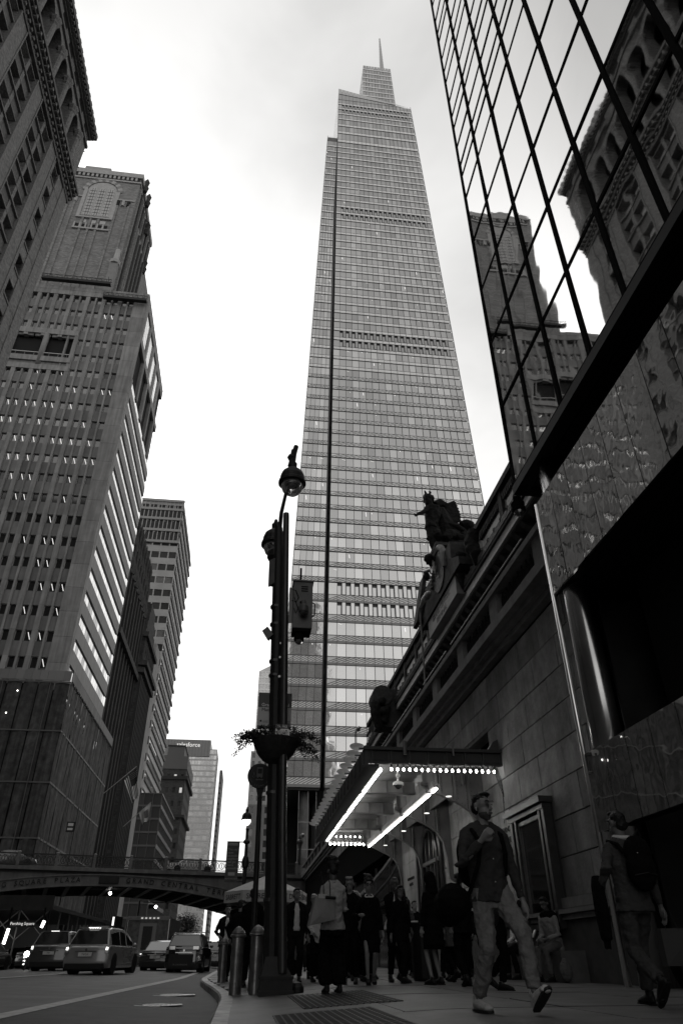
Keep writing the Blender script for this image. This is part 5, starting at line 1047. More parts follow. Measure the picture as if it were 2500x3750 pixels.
for i in range(10): a = 2*pi*i/10; MB().tube([(.47+.11*cos(a), 15+.11*sin(a), .76), (.47+.085*cos(a), 15+.085*sin(a), .86), (.47+.02*cos(a), 15+.02*sin(a), .93)], .01, 4).build('cap_rib', bo, t)
# far ornamental lamp and banner
t = thing('ornamental_lamp_post', 'distant ornate street lamp with one glowing globe above the viaduct railing', 'street lamp', (-.05, 40, -.13))
MB().lathe((-.02, 40, -.13), [(.2, 0), (.2, .9), (.12, 1.1), (.1, 3.2), (.11, 4.4), (.17, 4.5), (.19, 4.75), (.13, 4.95), (.09, 5.0), (.08, 5.55), (.17, 5.6), (.17, 5.7), (.07, 5.8), (.06, 6.1), (.1, 6.3)], 10).build('pole', blk, t)
lantern(-.1, 40, 6.62, .27, t, lit=True)
t = thing('street_banner', 'dark vertical street banner with pale serif lettering beside the ornate lamp', 'banner', (-.7, 40, 4.6))
MB().box(-1.02, -.37, 39.98, 40.0, 3.65, 5.55).build('cloth', M('banner_cloth', .07, .8, ns=2, na=.2), t); MB().box(-.4, 0, 39.97, 40.03, 5.5, 5.54).box(-.4, 0, 39.97, 40.03, 3.66, 3.7).build('arm', blk, t)
text("This city's\nmost\naccessible\nneighborhood\njust got\nmore\naccessible.", .145, M('banner_ink', .3, .6), t, frame((-.95, 39.97, 4.72), (1, 0, 0), (0, 0, 1)), .001, align='LEFT'); pc('logo_strip', MC['banner_ink'], -.93, -.45, 39.965, 39.975, 5.35, 5.46, t); text('Grand Central', .07, ink, t, frame((-.68, 39.96, 5.4), (1, 0, 0), (0, 0, 1)), .001); pc('logo_box', MC['banner_ink'], -.86, -.52, 39.965, 39.975, 3.95, 4.1, t); text('MIDTOWN EAST', .085, MC['banner_ink'], t, frame((-.69, 39.97, 3.8), (1, 0, 0), (0, 0, 1)), .001)
t = thing('terrace_lantern', 'black traditional post lantern on the viaduct corner before the lobby column', 'street lamp', (5.8, 84, 9)); MB().tube([(5.84, 84, 9.0), (5.84, 84, 10.5)], .1, 6).build('post', blk, t); MB().lathe((5.84, 84, 10.5), [(.1, 0), (.3, .6), (.33, .65), (.38, .68), (.3, .9), (.1, 1.0), (.1, 1.2), (.02, 1.4)], 8).build('lantern', M('lantern_tinted', .05, .3), t)
# flags on the brick towers
def cloth(nm, q, nx, nz, mats, pat, parent, wav=.25):
    a, b, c, d = map(Vector, q); mb = MB(); vs = []
    for j in range(nz+1):
        for i in range(nx+1):
            u, v = i/nx, j/nz; p = a*(1-u)*(1-v)+b*u*(1-v)+c*u*v+d*(1-u)*v; p = p+Vector((0, wav*sin(u*9+v*2)*(.3+v), .12*sin(u*7)*v)); vs.append(p)
    k = nx+1
    for j in range(nz):
        for i in range(nx): mb.add([vs[j*k+i], vs[j*k+i+1], vs[(j+1)*k+i+1], vs[(j+1)*k+i]], [(0, 1, 2, 3)], pat(i/nx, j/nz))
    mb.build(nm, mats, parent, smooth=False)
fs_ = [M('flag_pale', .75, .8), M('flag_dark', .05, .8), M('flag_blue', .03, .8)]
t = thing('national_flag', 'drooping striped flag with starred canton on a slanted pole beside the brick tower', 'flag', (-19.3, 100, 18.8)); MB().tube([(-19.33, 100, 18.86), (-15.62, 100, 22.39)], .05, 6).build('pole', M('flag_pole', .4, .4), t)
cloth('cloth', ((-16.95, 100, 20.55), (-15.68, 100, 22.2), (-14.75, 100, 18.7), (-15.5, 100, 17.7)), 13, 12, fs_, lambda u, v: 2 if (u > .46 and v < .42) else int(u*13) % 2, t)
for i in range(6):
    for j in range(4): MB().ball((-16.2+.14*i+.05*j, 99.85, 21.3+.1*i-.22*j), .035, 5).build('star', MC['flag_pole'], t)
t = thing('pale_flag', 'pale flag with a faint emblem hanging lower on a slanted pole', 'flag', (-17.7, 110, 16.3)); MB().tube([(-17.76, 110, 16.26), (-14.29, 110, 19.65)], .05, 6).build('pole', MC['flag_pole'], t)
cloth('cloth', ((-15.85, 110, 18.15), (-14.35, 110, 19.6), (-14.2, 110, 17.5), (-15.15, 110, 16.5)), 8, 8, [M('flag_cream', .5, .8), M('flag_emblem', .12, .8)], lambda u, v: 1 if (abs(u-.5) < .2 and abs(v-.45) < .25) else 0, t)
# street furniture under the viaduct
t = thing('pavement_shed', 'dark pavement scaffold shed with diagonal braces under the left of the viaduct', 'scaffold', (-18, 60, -.1))
MB().box(-26, -13.4, 58, 86, 3.35, 3.62).build('deck', M('shed_deck', .06, .6), t); MB().box(-26, -13.3, 57.9, 58, 3.3, 4.2).build('parapet_board', brd, t)
for i in range(7): x = -25.5+2.0*i; MB().tube([(x, 58.1, -.2), (x, 58.1, 3.4)], .06, 6).build('post', tub, t)
for i in range(8): y = 58.1+3.4*i; MB().tube([(-13.5, y, -.2), (-13.5, y, 3.4)], .06, 6).build('post', tub, t)
for i in range(6): x = -25.5+2.0*i; MB().tube([(x, 58.1, 3.3), (x+2, 58.1, 1.5)], .03, 5).tube([(x, 58.1, 1.5), (x+2, 58.1, 3.3)], .03, 5).build('brace', M('brace_pale', .2, .5), t)
t2 = thing('square_sign', 'small lit strip sign hanging under the pavement shed', 'sign', (-15, 57.7, 2.4)); pc('panel', ink, -15.9, -14.2, 57.6, 57.7, 2.25, 2.65, t2); text('Pershing Square', .25, M('neon_white', .9, .5, emit=.5), t2, frame((-15.05, 57.58, 2.45), (1, 0, 0), (0, 0, 1)), .01)
t = thing('traffic_signal', 'dark traffic signal with one bright lamp beyond the viaduct', 'traffic light', (-12, 110, 6.4)); pc('housing', hm, -12.7, -11.5, 109.9, 110.2, 6.1, 6.6, t); MB().ball((-11.75, 109.8, 6.3), .2, 8).build('lamp', M('signal_glow', 1, .5, emit=9), t); pc('mast_arm', hm, -13.5, -9, 110, 110.1, 6.8, 6.9, t)
MB().tube([(-14, 110, -.1), (-14, 110, 7)], .1, 6).build('mast', hm, t)
tr = thing('street_tree', 'dark bushy street tree framed by the far end of the viaduct opening', 'tree', (-10, 150, -.1)); MB().tube([(-10, 150, -.1), (-10.1, 150, 3), (-10, 150, 5)], [.25, .2, .12], 8).build('trunk', M('bark', .05, .9), tr)
mb = MB()
for i in range(5200):
    u, v_, w_ = RB.gauss(0, 1), RB.gauss(0, 1), RB.gauss(0, 1); L_ = (u*u+v_*v_+w_*w_)**.5; r = RB.random()**.4; k_ = 1+.25*sin(u*3+w_*4)
    c = Vector((-10.1+2.3*r*u/L_*k_, 150+2.3*r*v_/L_, 5.3+2.1*r*w_/L_*k_)); e = Vector((RB.gauss(0, 1), RB.gauss(0, 1), RB.gauss(0, 1))).normalized(); f = e.cross(Vector((1, .3, .2))).normalized(); s_ = RB.uniform(.08, .16); mb.add([c-e*s_, c+f*s_*.6, c+e*s_, c-f*s_*.6], [(0, 1, 2, 3)])
mb.build('crown', leafm2, tr, 'stuff')
# food cart umbrella
um = thing('cart_umbrella', 'pale food cart umbrella with printed valance behind the lamp post', 'umbrella', (.5, 21, -.1)); uc = M('umbrella_cloth', .38, .8, ns=3, na=.12, streak=.1)
for k_ in range(8):
    a0, a1 = 2*pi*k_/8+.2, 2*pi*(k_+1)/8+.2; r = 1.12; c0 = (.6, 21)
    p = [(c0[0], c0[1], 2.28), (c0[0]+r*cos(a0), c0[1]+r*sin(a0), 1.86), (c0[0]+r*cos(a1), c0[1]+r*sin(a1), 1.86)]; MB().add(p+[(x, y, z-.01) for x, y, z in p], [(0, 1, 2), (5, 4, 3), (0, 3, 4, 1), (1, 4, 5, 2), (2, 5, 3, 0)]).build('panel', uc, um)
    q = [p[1], p[2], (p[2][0], p[2][1], 1.6), (p[1][0], p[1][1], 1.6)]; MB().prism(q, (.004, .004, 0)).build('valance', uc, um)
    m_ = (a0+a1)/2; mid = Vector((c0[0]+1.045*cos(m_), c0[1]+1.045*sin(m_), 1.72))
    if sin(m_) < .3: text('SABRETT' if k_ in (4, 5) else 'HOT DOGS', .17, ink, um, frame(mid, (-sin(m_), cos(m_), 0), (0, 0, 1)), .001)
MB().tube([(.6, 21, 0), (.6, 21, 2.3)], .03, 6).build('shaft', tub, um)
for k_ in range(8): a = 2*pi*k_/8+.2; MB().tube([(.6, 21, 2.24), (.6+1.1*cos(a), 21+1.1*sin(a), 1.84)], .012, 4).build('rib', tub, um)
ct = thing('food_cart', 'dark steel food cart under the pale umbrella', 'cart', (.7, 21.3, 0)); pc('body', M('cart_steel', .12, .35, metal=.6), .3, 1.5, 20.8, 21.9, .35, 1.1, ct); pc('counter', MC['cart_steel'], .2, 1.6, 20.7, 22.0, 1.1, 1.16, ct)
for x in (.5, 1.3): MB().lathe((x, 20.8, .2), [(.2, 0), (.2, .1)], 14, ax='y').build('wheel', hm, ct)
# litter bin between the pedestrians
t = thing('litter_bin', 'tall dark cylindrical litter bin with a bright white bag edge beside the suited man', 'bin', (3.55, 16.2, 0)); MB().lathe((3.75, 16.3, 0), [(.24, 0), (.27, .05), (.27, .95), (.29, .97), (.29, 1.0), (.2, 1.0), (.2, .9)], 18).build('drum', M('bin_dark', .01, .5), t); MB().tube([(3.75+.25*cos(a), 16.3+.25*sin(a), 1.02) for a in [pi*.9+i*.15 for i in range(9)]], .018, 5).build('bag_rim', M('bag_white', .6, .5), t)
# ================================================================= vehicles
rub = M('tyre_rubber', .01, .8); whl = M('alloy_wheel', .25, .3, metal=.7); cgl = M('car_glass', .012, .05, spec=1, coat=1); tail = M('tail_lamp', .12, .15, coat=1); brl = M('brake_glow', 1, .4, emit=2.0); plate_ = M('number_plate', .5, .5, ns=60, na=.4); trim = M('black_trim', .01, .5); chr_ = M('car_chrome', .5, .12, metal=1)
def car(name, label, cat, x, y, rz, L, W, H, paint, kind='suv', front=False, glow=True, seatY=0, plate='T672A', group='vehicles queueing under the viaduct', zb=None):
    """local frame: +y is the rear end that faces the camera when rz=pi ... rear at y=0, nose at y=+L"""
    zb = Gr(x, y) if zb is None else zb
    t = thing(name, label, cat, (x, y, zb), rz, group); hw = W/2; gc = .19
    if kind == 'suv': ry = [(0, .42*H, .62*H, .5, .98), (.04, .26, .66*H, .66, 1), (.25, .2, .68*H, .97*H/H, 1), (L*.3, .2, .66*H, 1, 1), (L*.62, .2, .63*H, .99, 1), (L*.8, .2, .6*H, 0, 1), (L*.97, .22, .5*H, 0, .95), (L, .3, .42*H, 0, .86)]
    belt = {'suv': .64, 'sedan': .62, 'mpv': .6}[kind]*H
    roof_pts = {'suv': [(.12, belt), (.42, H*.97), (.9, H), (L*.45, H), (L*.62, H*.95), (L*.78, belt)], 'mpv': [(.1, belt), (.45, H*.96), (.95, H), (L*.45, H), (L*.62, H*.93), (L*.86, belt)], 'sedan': [(.85, belt), (1.55, H*.96), (2.0, H), (L*.52, H), (L*.62, H*.95), (L*.78, belt)]}[kind]
    low = [(0, gc+.16), (.0, gc+.34), (.06, belt*.72), (.03 if kind != 'sedan' else .0, belt*.93), (.14, belt)]+[(L*.8, belt*.98), (L*.93, belt*.85), (L*.985, belt*.62), (L, gc+.2), (L*.96, gc), (.16, gc)]
    mb = MB(); k = len(low); vs = []
    for s_, w_ in ((-1, .94), (-1, 1), (0, 1.0), (1, 1), (1, .94)):
        pass
    rows = [(-hw, .93), (-hw*.985, 1), (-hw*.6, 1.03), (0, 1.045), (hw*.6, 1.03), (hw*.985, 1), (hw, .93)]
    cy, cz = L/2, (gc+belt)/2
    for xx, f in rows:
        for (py, pz) in low:
            yy_ = cy+(py-cy)*(f if abs(py-cy) > L*.3 else 1); zz = cz+(pz-cz)*(.86 if f < 1 else 1.0); vs.append((xx, yy_, zz))
    fs = [(i*k+j, i*k+(j+1) % k, (i+1)*k+(j+1) % k, (i+1)*k+j) for i in range(6) for j in range(k)]+[tuple(range(k)), tuple(range(6*k, 7*k))[::-1]]
    mb.add(vs, fs); o = mb.build('body', paint, t, local=True, smooth=True); recalc(o.data); bev(o, .035, 3)
    # greenhouse
    g = MB(); q = len(roof_pts); gw_ = lambda z: hw*(.93-.2*(z-belt)/(H-belt))
    vs = [(sx_*gw_(pz), py, pz) for sx_ in (-1, 1) for (py, pz) in roof_pts]
    g.add(vs, [tuple(range(q)), tuple(range(q, 2*q))[::-1]]+[(i, i+1, q+i+1, q+i) for i in range(q-1)]); o = g.build('roof', paint, t, local=True, smooth=True); recalc(o.data); bev(o, .05, 3)
    def pane(a, b, i0, i1, nm, proud=.012, inset=.08, m=cgl):
        (y0, z0), (y1, z1) = roof_pts[i0], roof_pts[i1]; d = Vector((0, y1-y0, z1-z0)).normalized(); nn = Vector((0, -d.z, d.y)); nn = nn if nn.y*(1 if i0 > 2 else -1) > 0 else -nn
        P0 = Vector((0, y0, z0))+d*.06+nn*proud; P1 = Vector((0, y1, z1))-d*.05+nn*proud; w0, w1 = gw_(z0)-inset, gw_(z1)-inset
        v = [(-w0, *P0[1:]), (w0, *P0[1:]), (w1, *P1[1:]), (-w1, *P1[1:])]; o = MB().prism(v, -nn*.02).build(nm, m, t, local=True); return o
    pane(0, 0, 0, 1, 'rear_window'); pane(0, 0, len(roof_pts)-2, len(roof_pts)-1, 'windscreen')
    for s_ in (-1, 1):
        ys_ = [roof_pts[0][0]+.32, L*.34, L*.36, L*.52, L*.54, roof_pts[-1][0]-.35]
        def ztop(y):
            for (a, za), (b, zb_) in zip(roof_pts, roof_pts[1:]):
                if a <= y <= b: return za+(zb_-za)*(y-a)/(b-a)
            return belt
        for a, b in ((ys_[0], ys_[1]), (ys_[2], ys_[3]), (ys_[4], ys_[5])):
            if b-a < .15: continue
            za, zb_ = min(ztop(a), H)-.12, min(ztop(b), H)-.12; lo = belt+.03
            v = [(s_*(gw_(lo)+.012), a, lo), (s_*(gw_(lo)+.012), b, lo), (s_*(gw_(max(zb_, lo+.02))+.012), b, max(zb_, lo+.02)), (s_*(gw_(max(za, lo+.02))+.012), a, max(za, lo+.02))]
            MB().prism(v, (-s_*.02, 0, 0)).build('side_window', cgl, t, local=True)
        for yw in (.82, L-.85):
            wo = MB().lathe((s_*(hw-.2), yw, gc+.13), [(.30, -.1), (.325, -.08), (.325, .08), (.30, .1)], 22, ax='x').build('tyre', rub, t, local=True)
            MB().lathe((s_*(hw-.2)+s_*.1, yw, gc+.13), [(.2, -.01), (.2, .008), (.03, .012)], 16, ax='x').build('wheel_rim', whl, wo, local=True)
            MB().lathe((s_*(hw-.18), yw, gc+.16), [(.37, -.14), (.37, .185)], 22, ax='x').build('wheel_arch', trim, t, local=True)
        ly = .05; z0, z1 = (belt*.70, belt*1.02) if kind != 'sedan' else (belt*.72, belt*.92); w_ = .17 if kind != 'sedan' else .4
        MB().prism([(s_*(hw-.02), ly-.065, z0), (s_*(hw-w_), ly-.085, z0+.04), (s_*(hw-w_), ly-.03, z1-.03), (s_*(hw-.05), ly+.02, z1)], (0, .1, 0)).build('tail_light', tail, t, local=True)
        if glow: MB().prism([(s_*(hw-.05), ly-.085, z0+.14), (s_*(hw-.14), ly-.095, z0+.14), (s_*(hw-.13), ly-.06, z1-.06), (s_*(hw-.05), ly-.05, z1-.08)], (0, .03, 0)).build('brake_light', brl, t, local=True)
        MB().prism([(s_*(hw-.05), L*.985, belt*.6), (s_*(hw-.5), L*1.01, belt*.62), (s_*(hw-.45), L*.99, belt*.75), (s_*(hw-.05), L*.95, belt*.78)], (0, -.05, 0)).build('headlight', brl if front else tail, t, local=True)
        MB().ball((s_*(hw+.09), L*.68, belt+.06), .1, 8, sc=(1, .6, .8)).build('mirror', paint, t, local=True)
    MB().box(-hw*.85, hw*.85, -.13, .12, gc-.02, gc+.17).build('lower_bumper', trim, t, local=True); MB().box(-.27, .27, -.16, -.14, belt*.62, belt*.62+.14).build('number_plate', plate_, t, local=True)
    text(plate, .1, ink, None, frame((0, -.165, belt*.62+.07), (1, 0, 0), (0, 0, 1)), .001).parent = t
    MB().box(-.42, .42, -.15, -.08, belt*.62+.16, belt*.62+.19).build('tailgate_trim', chr_, t, local=True); MB().lathe((0, -.09, belt*.86), [(.05, 0), (.05, -.012)], 12, ax='y').build('badge', chr_, t, local=True)
    if kind != 'sedan': MB().box(-hw*.66, hw*.66, .38, .62, H-.01, H+.025).build('roof_spoiler', paint, t, local=True); MB().box(-.2, .2, .36, .385, H-.02, H+.0).build('high_brake_light', brl if glow else tail, t, local=True)
    MB().box(-hw*.7, hw*.7, .5, L-.6, gc-.1, gc+.05).build('underbody', trim, t, local=True)
    return t
pyel = M('taxi_paint', .19, .25, spec=.6, coat=1); pgr = M('silver_grey_paint', .07, .25, metal=.3, coat=1); pbk = M('black_paint', .008, .15, coat=1, spec=.6); pwh = M('white_paint', .55, .25, coat=1); pdk = M('dark_grey_paint', .03, .2, coat=1)
tx = car('taxi', 'mid-grey taxi estate car with glowing tail lights and roof advert, nearest on the left', 'taxi', -6.08, 33.6, rad(-9), 4.6, 1.8, 1.60, pyel, 'mpv', plate='T672A')
MB().box(-.2, .2, 1.55, 1.75, 1.60, 1.68).build('roof_light', pwh, tx, local=True)
for i in range(5): MB().box(-.25+.1*i, -.18+.1*i, .62, .64, 1.575, 1.615).build('roof_marker', brl, tx, local=True)
MB().box(.34, .46, 1.5, 2.6, 1.66, 2.06).build('roof_advert_case', trim, tx, local=True); MB().box(.36, .44, 1.49, 1.5, 1.7, 2.02).build('roof_advert_panel', M('advert_glow', .7, .5, emit=1.2), tx, local=True); MB().box(.2, .6, 1.6, 2.5, 1.60, 1.66).build('advert_rack', trim, tx, local=True)
car('grey_suv', 'dull grey sport utility vehicle left of the taxi with white screen reflection', 'suv', -9.35, 41.8, rad(-3), 4.6, 1.92, 1.68, pgr, 'suv', plate='T81')
bs = car('black_suv', 'black sport utility vehicle with roof rails waiting at the kerb end of the bus lane', 'suv', -2.82, 42.3, rad(-4), 4.6, 1.9, 1.70, pbk, 'suv', plate='T667', glow=False)
for s_ in (-1, 1): MB().tube([(s_*.72, .6, 1.72), (s_*.74, 1.0, 1.76), (s_*.74, 2.6, 1.76), (s_*.72, 3.0, 1.72)], .022, 5).build('roof_rail', chr_, bs, local=True); MB().box(s_*.6-.14, s_*.6+.14, -.14, -.05, .98, 1.12).build('lamp_reflector', chr_, bs, local=True)
MB().box(-.72, -.05, -.2, -.17, .25, .78).box(-.05, .5, -.2, -.17, .25, .78).build('rear_banner', M('rear_banner', .02, .7), bs, local=True); text('TR CONVERSIONS', .09, M('banner_grey', .16, .6), None, frame((-.12, -.205, .33), (1, 0, 0), (0, 0, 1)), .001).parent = bs
car('bright_topped_sedan', 'dark saloon car with a painted boot highlight between the taxi and the black vehicle', 'car', -4.55, 45.5, rad(-4), 4.7, 1.8, 1.42, pdk, 'sedan', plate='JKE')
bpy.data.objects['bright_topped_sedan'].name = 'saloon_car'
_t = bpy.data.objects['saloon_car']; ORG[_t.name] = Vector(_t.location); MB().box(-.72, .72, .05, .8, .90, .93).build('boot_lid_highlight', M('boot_highlight', .6, .15, coat=1), _t, local=True)  # bright sheet paints the highlight onto the dark boot
car('saloon_car', 'grey saloon car seen from the side at the far left edge', 'car', -12.9, 52, rad(-28), 4.5, 1.8, 1.42, pgr, 'sedan', glow=False, plate='HFT')
car('saloon_car', 'dark saloon car cut by the left picture edge under the viaduct', 'car', -15.0, 47.5, rad(-5), 4.6, 1.8, 1.45, pdk, 'sedan', glow=True, plate='GTR')
car('dark_van', 'dark car waiting further up the street beyond the black vehicle', 'car', -2.0, 62, rad(-4), 4.6, 1.9, 1.7, pdk, 'suv', plate='T40')
# cars facing us on the far side with lit headlamps
for x, y, k_ in ((-15.2, 66, 0), (-18.0, 72, 1)):
    t = car('oncoming_car', ('nearer' if k_ == 0 else 'farther')+' oncoming car with glaring headlamps under the pavement shed', 'car', x, y, pi, 4.5, 1.8, 1.45, pdk, 'sedan', front=True, glow=False, plate='H')
for x, y, z0, z1 in ((-17.2, 57.2, 1.5, 2.45), (-15.9, 57.2, 1.25, 2.15), (-13.6, 57.0, 2.2, 2.6)):
    t = thing('lit_strip_lamp', {-17.2: 'leftmost tall glaring strip lamp under the pavement shed', -15.9: 'second glaring strip lamp under the pavement shed', -13.6: 'short glaring lamp at the right end of the pavement shed'}[x], 'lamp', (x, y, z0)); MB().tube([(x, y, z0), (x+.12, y, z1)], .1, 8).build('tube', M('strip_glow', 1, .5, emit=5), t); pc('holder', hm, x-.05, x+.05, y+.1, y+.2, z0, 3.4, t)
t = thing('delivery_van', 'boxy van with framed rear door and marker lamps ahead of the dark saloon', 'van', (-7.0, 62, 0), rad(-3))
vb = M('van_body', .09, .4, ns=3, na=.5); MB().box(-1.55, 1.55, 0, 6.5, .5, 3.0).build('body', vb, t, local=True); MB().box(-1.6, 1.6, -.05, .3, 2.85, 3.12).build('roof_cap', M('van_cap', .16, .4), t, local=True); MB().box(-.62, .62, -.06, -.0, .6, 2.65).build('rear_door', M('van_door', .20, .5), t, local=True); MB().box(-.36, .34, -.09, -.06, .95, 2.45).build('door_window', cgl, t, local=True)
for i in range(5): MB().box(-.6+.3*i, -.45+.3*i, -.08, -.05, 2.93, 3.03).build('marker_lamp', M('marker_glow', .5, .4, emit=.4), t, local=True)
text('447', .2, M('van_text', .25, .5), None, frame((-1.1, -.08, 2.97), (1, 0, 0), (0, 0, 1)), .001).parent = t
for s_ in (-1, 1): MB().box(s_*1.35-.12, s_*1.35+.12, -.06, 0, .9, 1.3).build('tail_light', tail, t, local=True); MB().tube([(s_*1.55, -.02, .5), (s_*1.55, -.02, 2.9)], .05, 6).build('corner_post', M('van_chrome', .4, .2, metal=.8), t, local=True)
for s_ in (-1, 1): MB().lathe((s_*1.3, 1.2, .42), [(.42, -.12), (.42, .12)], 18, ax='x').build('wheel', rub, t, local=True)
# cars on the viaduct behind the railing
tb = car('taxi', 'pale-roofed car crossing the viaduct behind the left part of the railing', 'car', -26.3, 81.5, BA-pi/2, 4.9, 1.8, 1.5, pgr, 'sedan', glow=False, group='cars crossing the viaduct', zb=8.3)
tb.name = 'viaduct_car'
car('viaduct_car', 'white-roofed car crossing the viaduct behind the right part of the railing', 'car', -8.4, 86.5, BA-pi/2, 5.0, 1.8, 1.5, pwh, 'sedan', glow=False, group='cars crossing the viaduct', zb=8.3)
# bicycle with a glaring lamp
t = thing('bicycle', 'small delivery bicycle with a glaring front lamp left of the grey vehicle', 'bicycle', (-11.2, 45, -.1)); 
for dy in (0, 1.05): MB().tube([(-11.2+.0, 45+dy+.33*cos(a), .24+.33*sin(a)) for a in [2*pi*i/16 for i in range(17)]], .025, 5).build('wheel', rub, t)
MB().tube([(-11.2, 45, .24), (-11.2, 45.25, .8), (-11.2, 45.8, .75), (-11.2, 46.05, .24)], .025, 5).tube([(-11.2, 45.25, .8), (-11.2, 45.6, .25), (-11.2, 45.8, .75)], .025, 5).tube([(-11.4, 45.2, .98), (-11.0, 45.2, .98)], .02, 5).build('frame', trim, t); MB().ball((-11.18, 44.9, .62), .14, 8).build('head_lamp', M('glare_lamp', 1, .5, emit=14), t)
for a in range(1, 4): MB().ball((-11.25, 44.9, .62-.15*a), .05, 6).build('reflector', M('glare_small', 1, .5, emit=4), t)  # reflectors glow by themselves to imitate glare below the lamp
# ================================================================= people
sk1 = M('skin_light', .16, .55, spec=.4, ns=9, na=.1); sk2 = M('skin_dark', .06, .5, spec=.4); sk3 = M('skin_mid', .11, .55)
def fab(nm, v, **k): return M(nm, v, 1.0, ns=26, na=.14, bs=8, ba=.05, spec=.06, **k)
fshirt = fab('shirt_grey', .038); fwhite = fab('shirt_white', .5); fchino = fab('chino_cloth', .15); fblack = fab('black_cloth', .005); fdark = fab('dark_suit_cloth', .010); fsuit = fab('grey_suit_cloth', .045); fbeige = fab('beige_jacket_cloth', .27); fcream = fab('cream_jacket_cloth', .42); fgrey = fab('grey_coat_cloth', .07)
h_dk = M('hair_dark', .009, .5, ns=40, na=.5, bs=60, ba=.01); h_lt = M('hair_fair', .16, .5, ns=60, na=.5, bs=60, ba=.01); h_wh = M('hair_white', .36, .6, ns=60, na=.3, bs=60, ba=.01)
lea = M('black_leather', .008, .5); sne = M('white_trainer', .42, .6, ns=14, na=.25, bs=20, ba=.01); sol = M('shoe_sole', .02, .8, bs=40, ba=.01); tan_ = M('tan_leather', .17, .5, ns=6, na=.15)
FT = []
for sc__ in (.075, .018):
    tx_ = bpy.data.textures.new('fold_noise', 'CLOUDS'); tx_.noise_scale = sc__; tx_.noise_depth = 2; FT.append(tx_)
FOLD = {'shirt': .034, 'jacket': .03, 'trousers': .034, 'skirt': .02, 'hair': .016}
def fuse(nm, parts, mat, parent, vox, it=2):
    mb = MB()
    for p in parts:
        if p[0] == 't': mb.tube(p[1], p[2], 10)
        elif p[0] == 'b':
            s_ = p[2] if isinstance(p[2], tuple) else (p[2],)*3; mb.ball(p[1], 1, 14, sc=s_)
        elif p[0] == 'e':      # loft of horizontal ellipses: (x,y,z,rx,ry)
            k = 18; vs = []
            for (x, y, z, rx, ry) in p[1]: vs += [(x+rx*cos(2*pi*i/k), y+ry*sin(2*pi*i/k), z) for i in range(k)]
            q = len(p[1]); mb.add(vs, [(i*k+j, i*k+(j+1) % k, (i+1)*k+(j+1) % k, (i+1)*k+j) for i in range(q-1) for j in range(k)]+[tuple(range(k))[::-1], tuple(range((q-1)*k, q*k))])
    o = mb.build(nm, mat, parent, smooth=True, local=True)
    r = o.modifiers.new('fuse', 'REMESH'); r.mode = 'VOXEL'; r.voxel_size = vox; r.use_smooth_shade = True
    s_ = o.modifiers.new('soften', 'SMOOTH'); s_.iterations = it; s_.factor = .5
    if nm in FOLD:
        d_ = o.modifiers.new('folds', 'DISPLACE'); d_.texture = FT[nm == 'hair']; d_.strength = FOLD[nm]; d_.mid_level = .5; d_.texture_coords = 'LOCAL'
    return o
def ik(a, b, l1, l2, pole):
    a, b = Vector(a), Vector(b); d = b-a; L = min(d.length, (l1+l2)*.999); dn = d.normalized(); b = a+dn*L
    x = (l1*l1-l2*l2+L*L)/(2*L); h = math.sqrt(max(0, l1*l1-x*x)); p = Vector(pole); p = (p-dn*p.dot(dn)).normalized(); return a+dn*x+p*h, b
def hand(parts, w, d, s, curl=.5, side=1, r=1.0):
    """palm and five fingers; w wrist, d direction of the hand, s scale"""
    w, d = Vector(w), Vector(d).normalized(); up = Vector((0, 0, 1)) if abs(d.z) < .8 else Vector((0, 1, 0)); n_ = d.cross(up).normalized(); u = n_.cross(d).normalized()
    pal = w+d*.045*s; parts.append(('t', [w, pal, w+d*.085*s], [.024*s*r, .034*s*r, .034*s*r]))
    for i, (o, L) in enumerate(((-.027, .072), (-.009, .082), (.010, .077), (.027, .06))):
        b = w+d*.085*s+u*o*s; m_ = b+(d*cos(curl*.6)+n_*side*sin(curl*.6))*L*.5*s; e = m_+(d*cos(curl*1.8)+n_*side*sin(curl*1.8))*L*.5*s; parts.append(('t', [b-d*.02*s, b, m_, e], [.011*s, .0105*s, .0095*s, .008*s]))
    b = w+d*.03*s-u*.03*s; parts.append(('t', [b, b+(d*.6-u*.6+n_*side*.5).normalized()*.035*s, b+(d*.9-u*.25+n_*side*.6).normalized()*.065*s], [.014*s, .012*s, .009*s]))
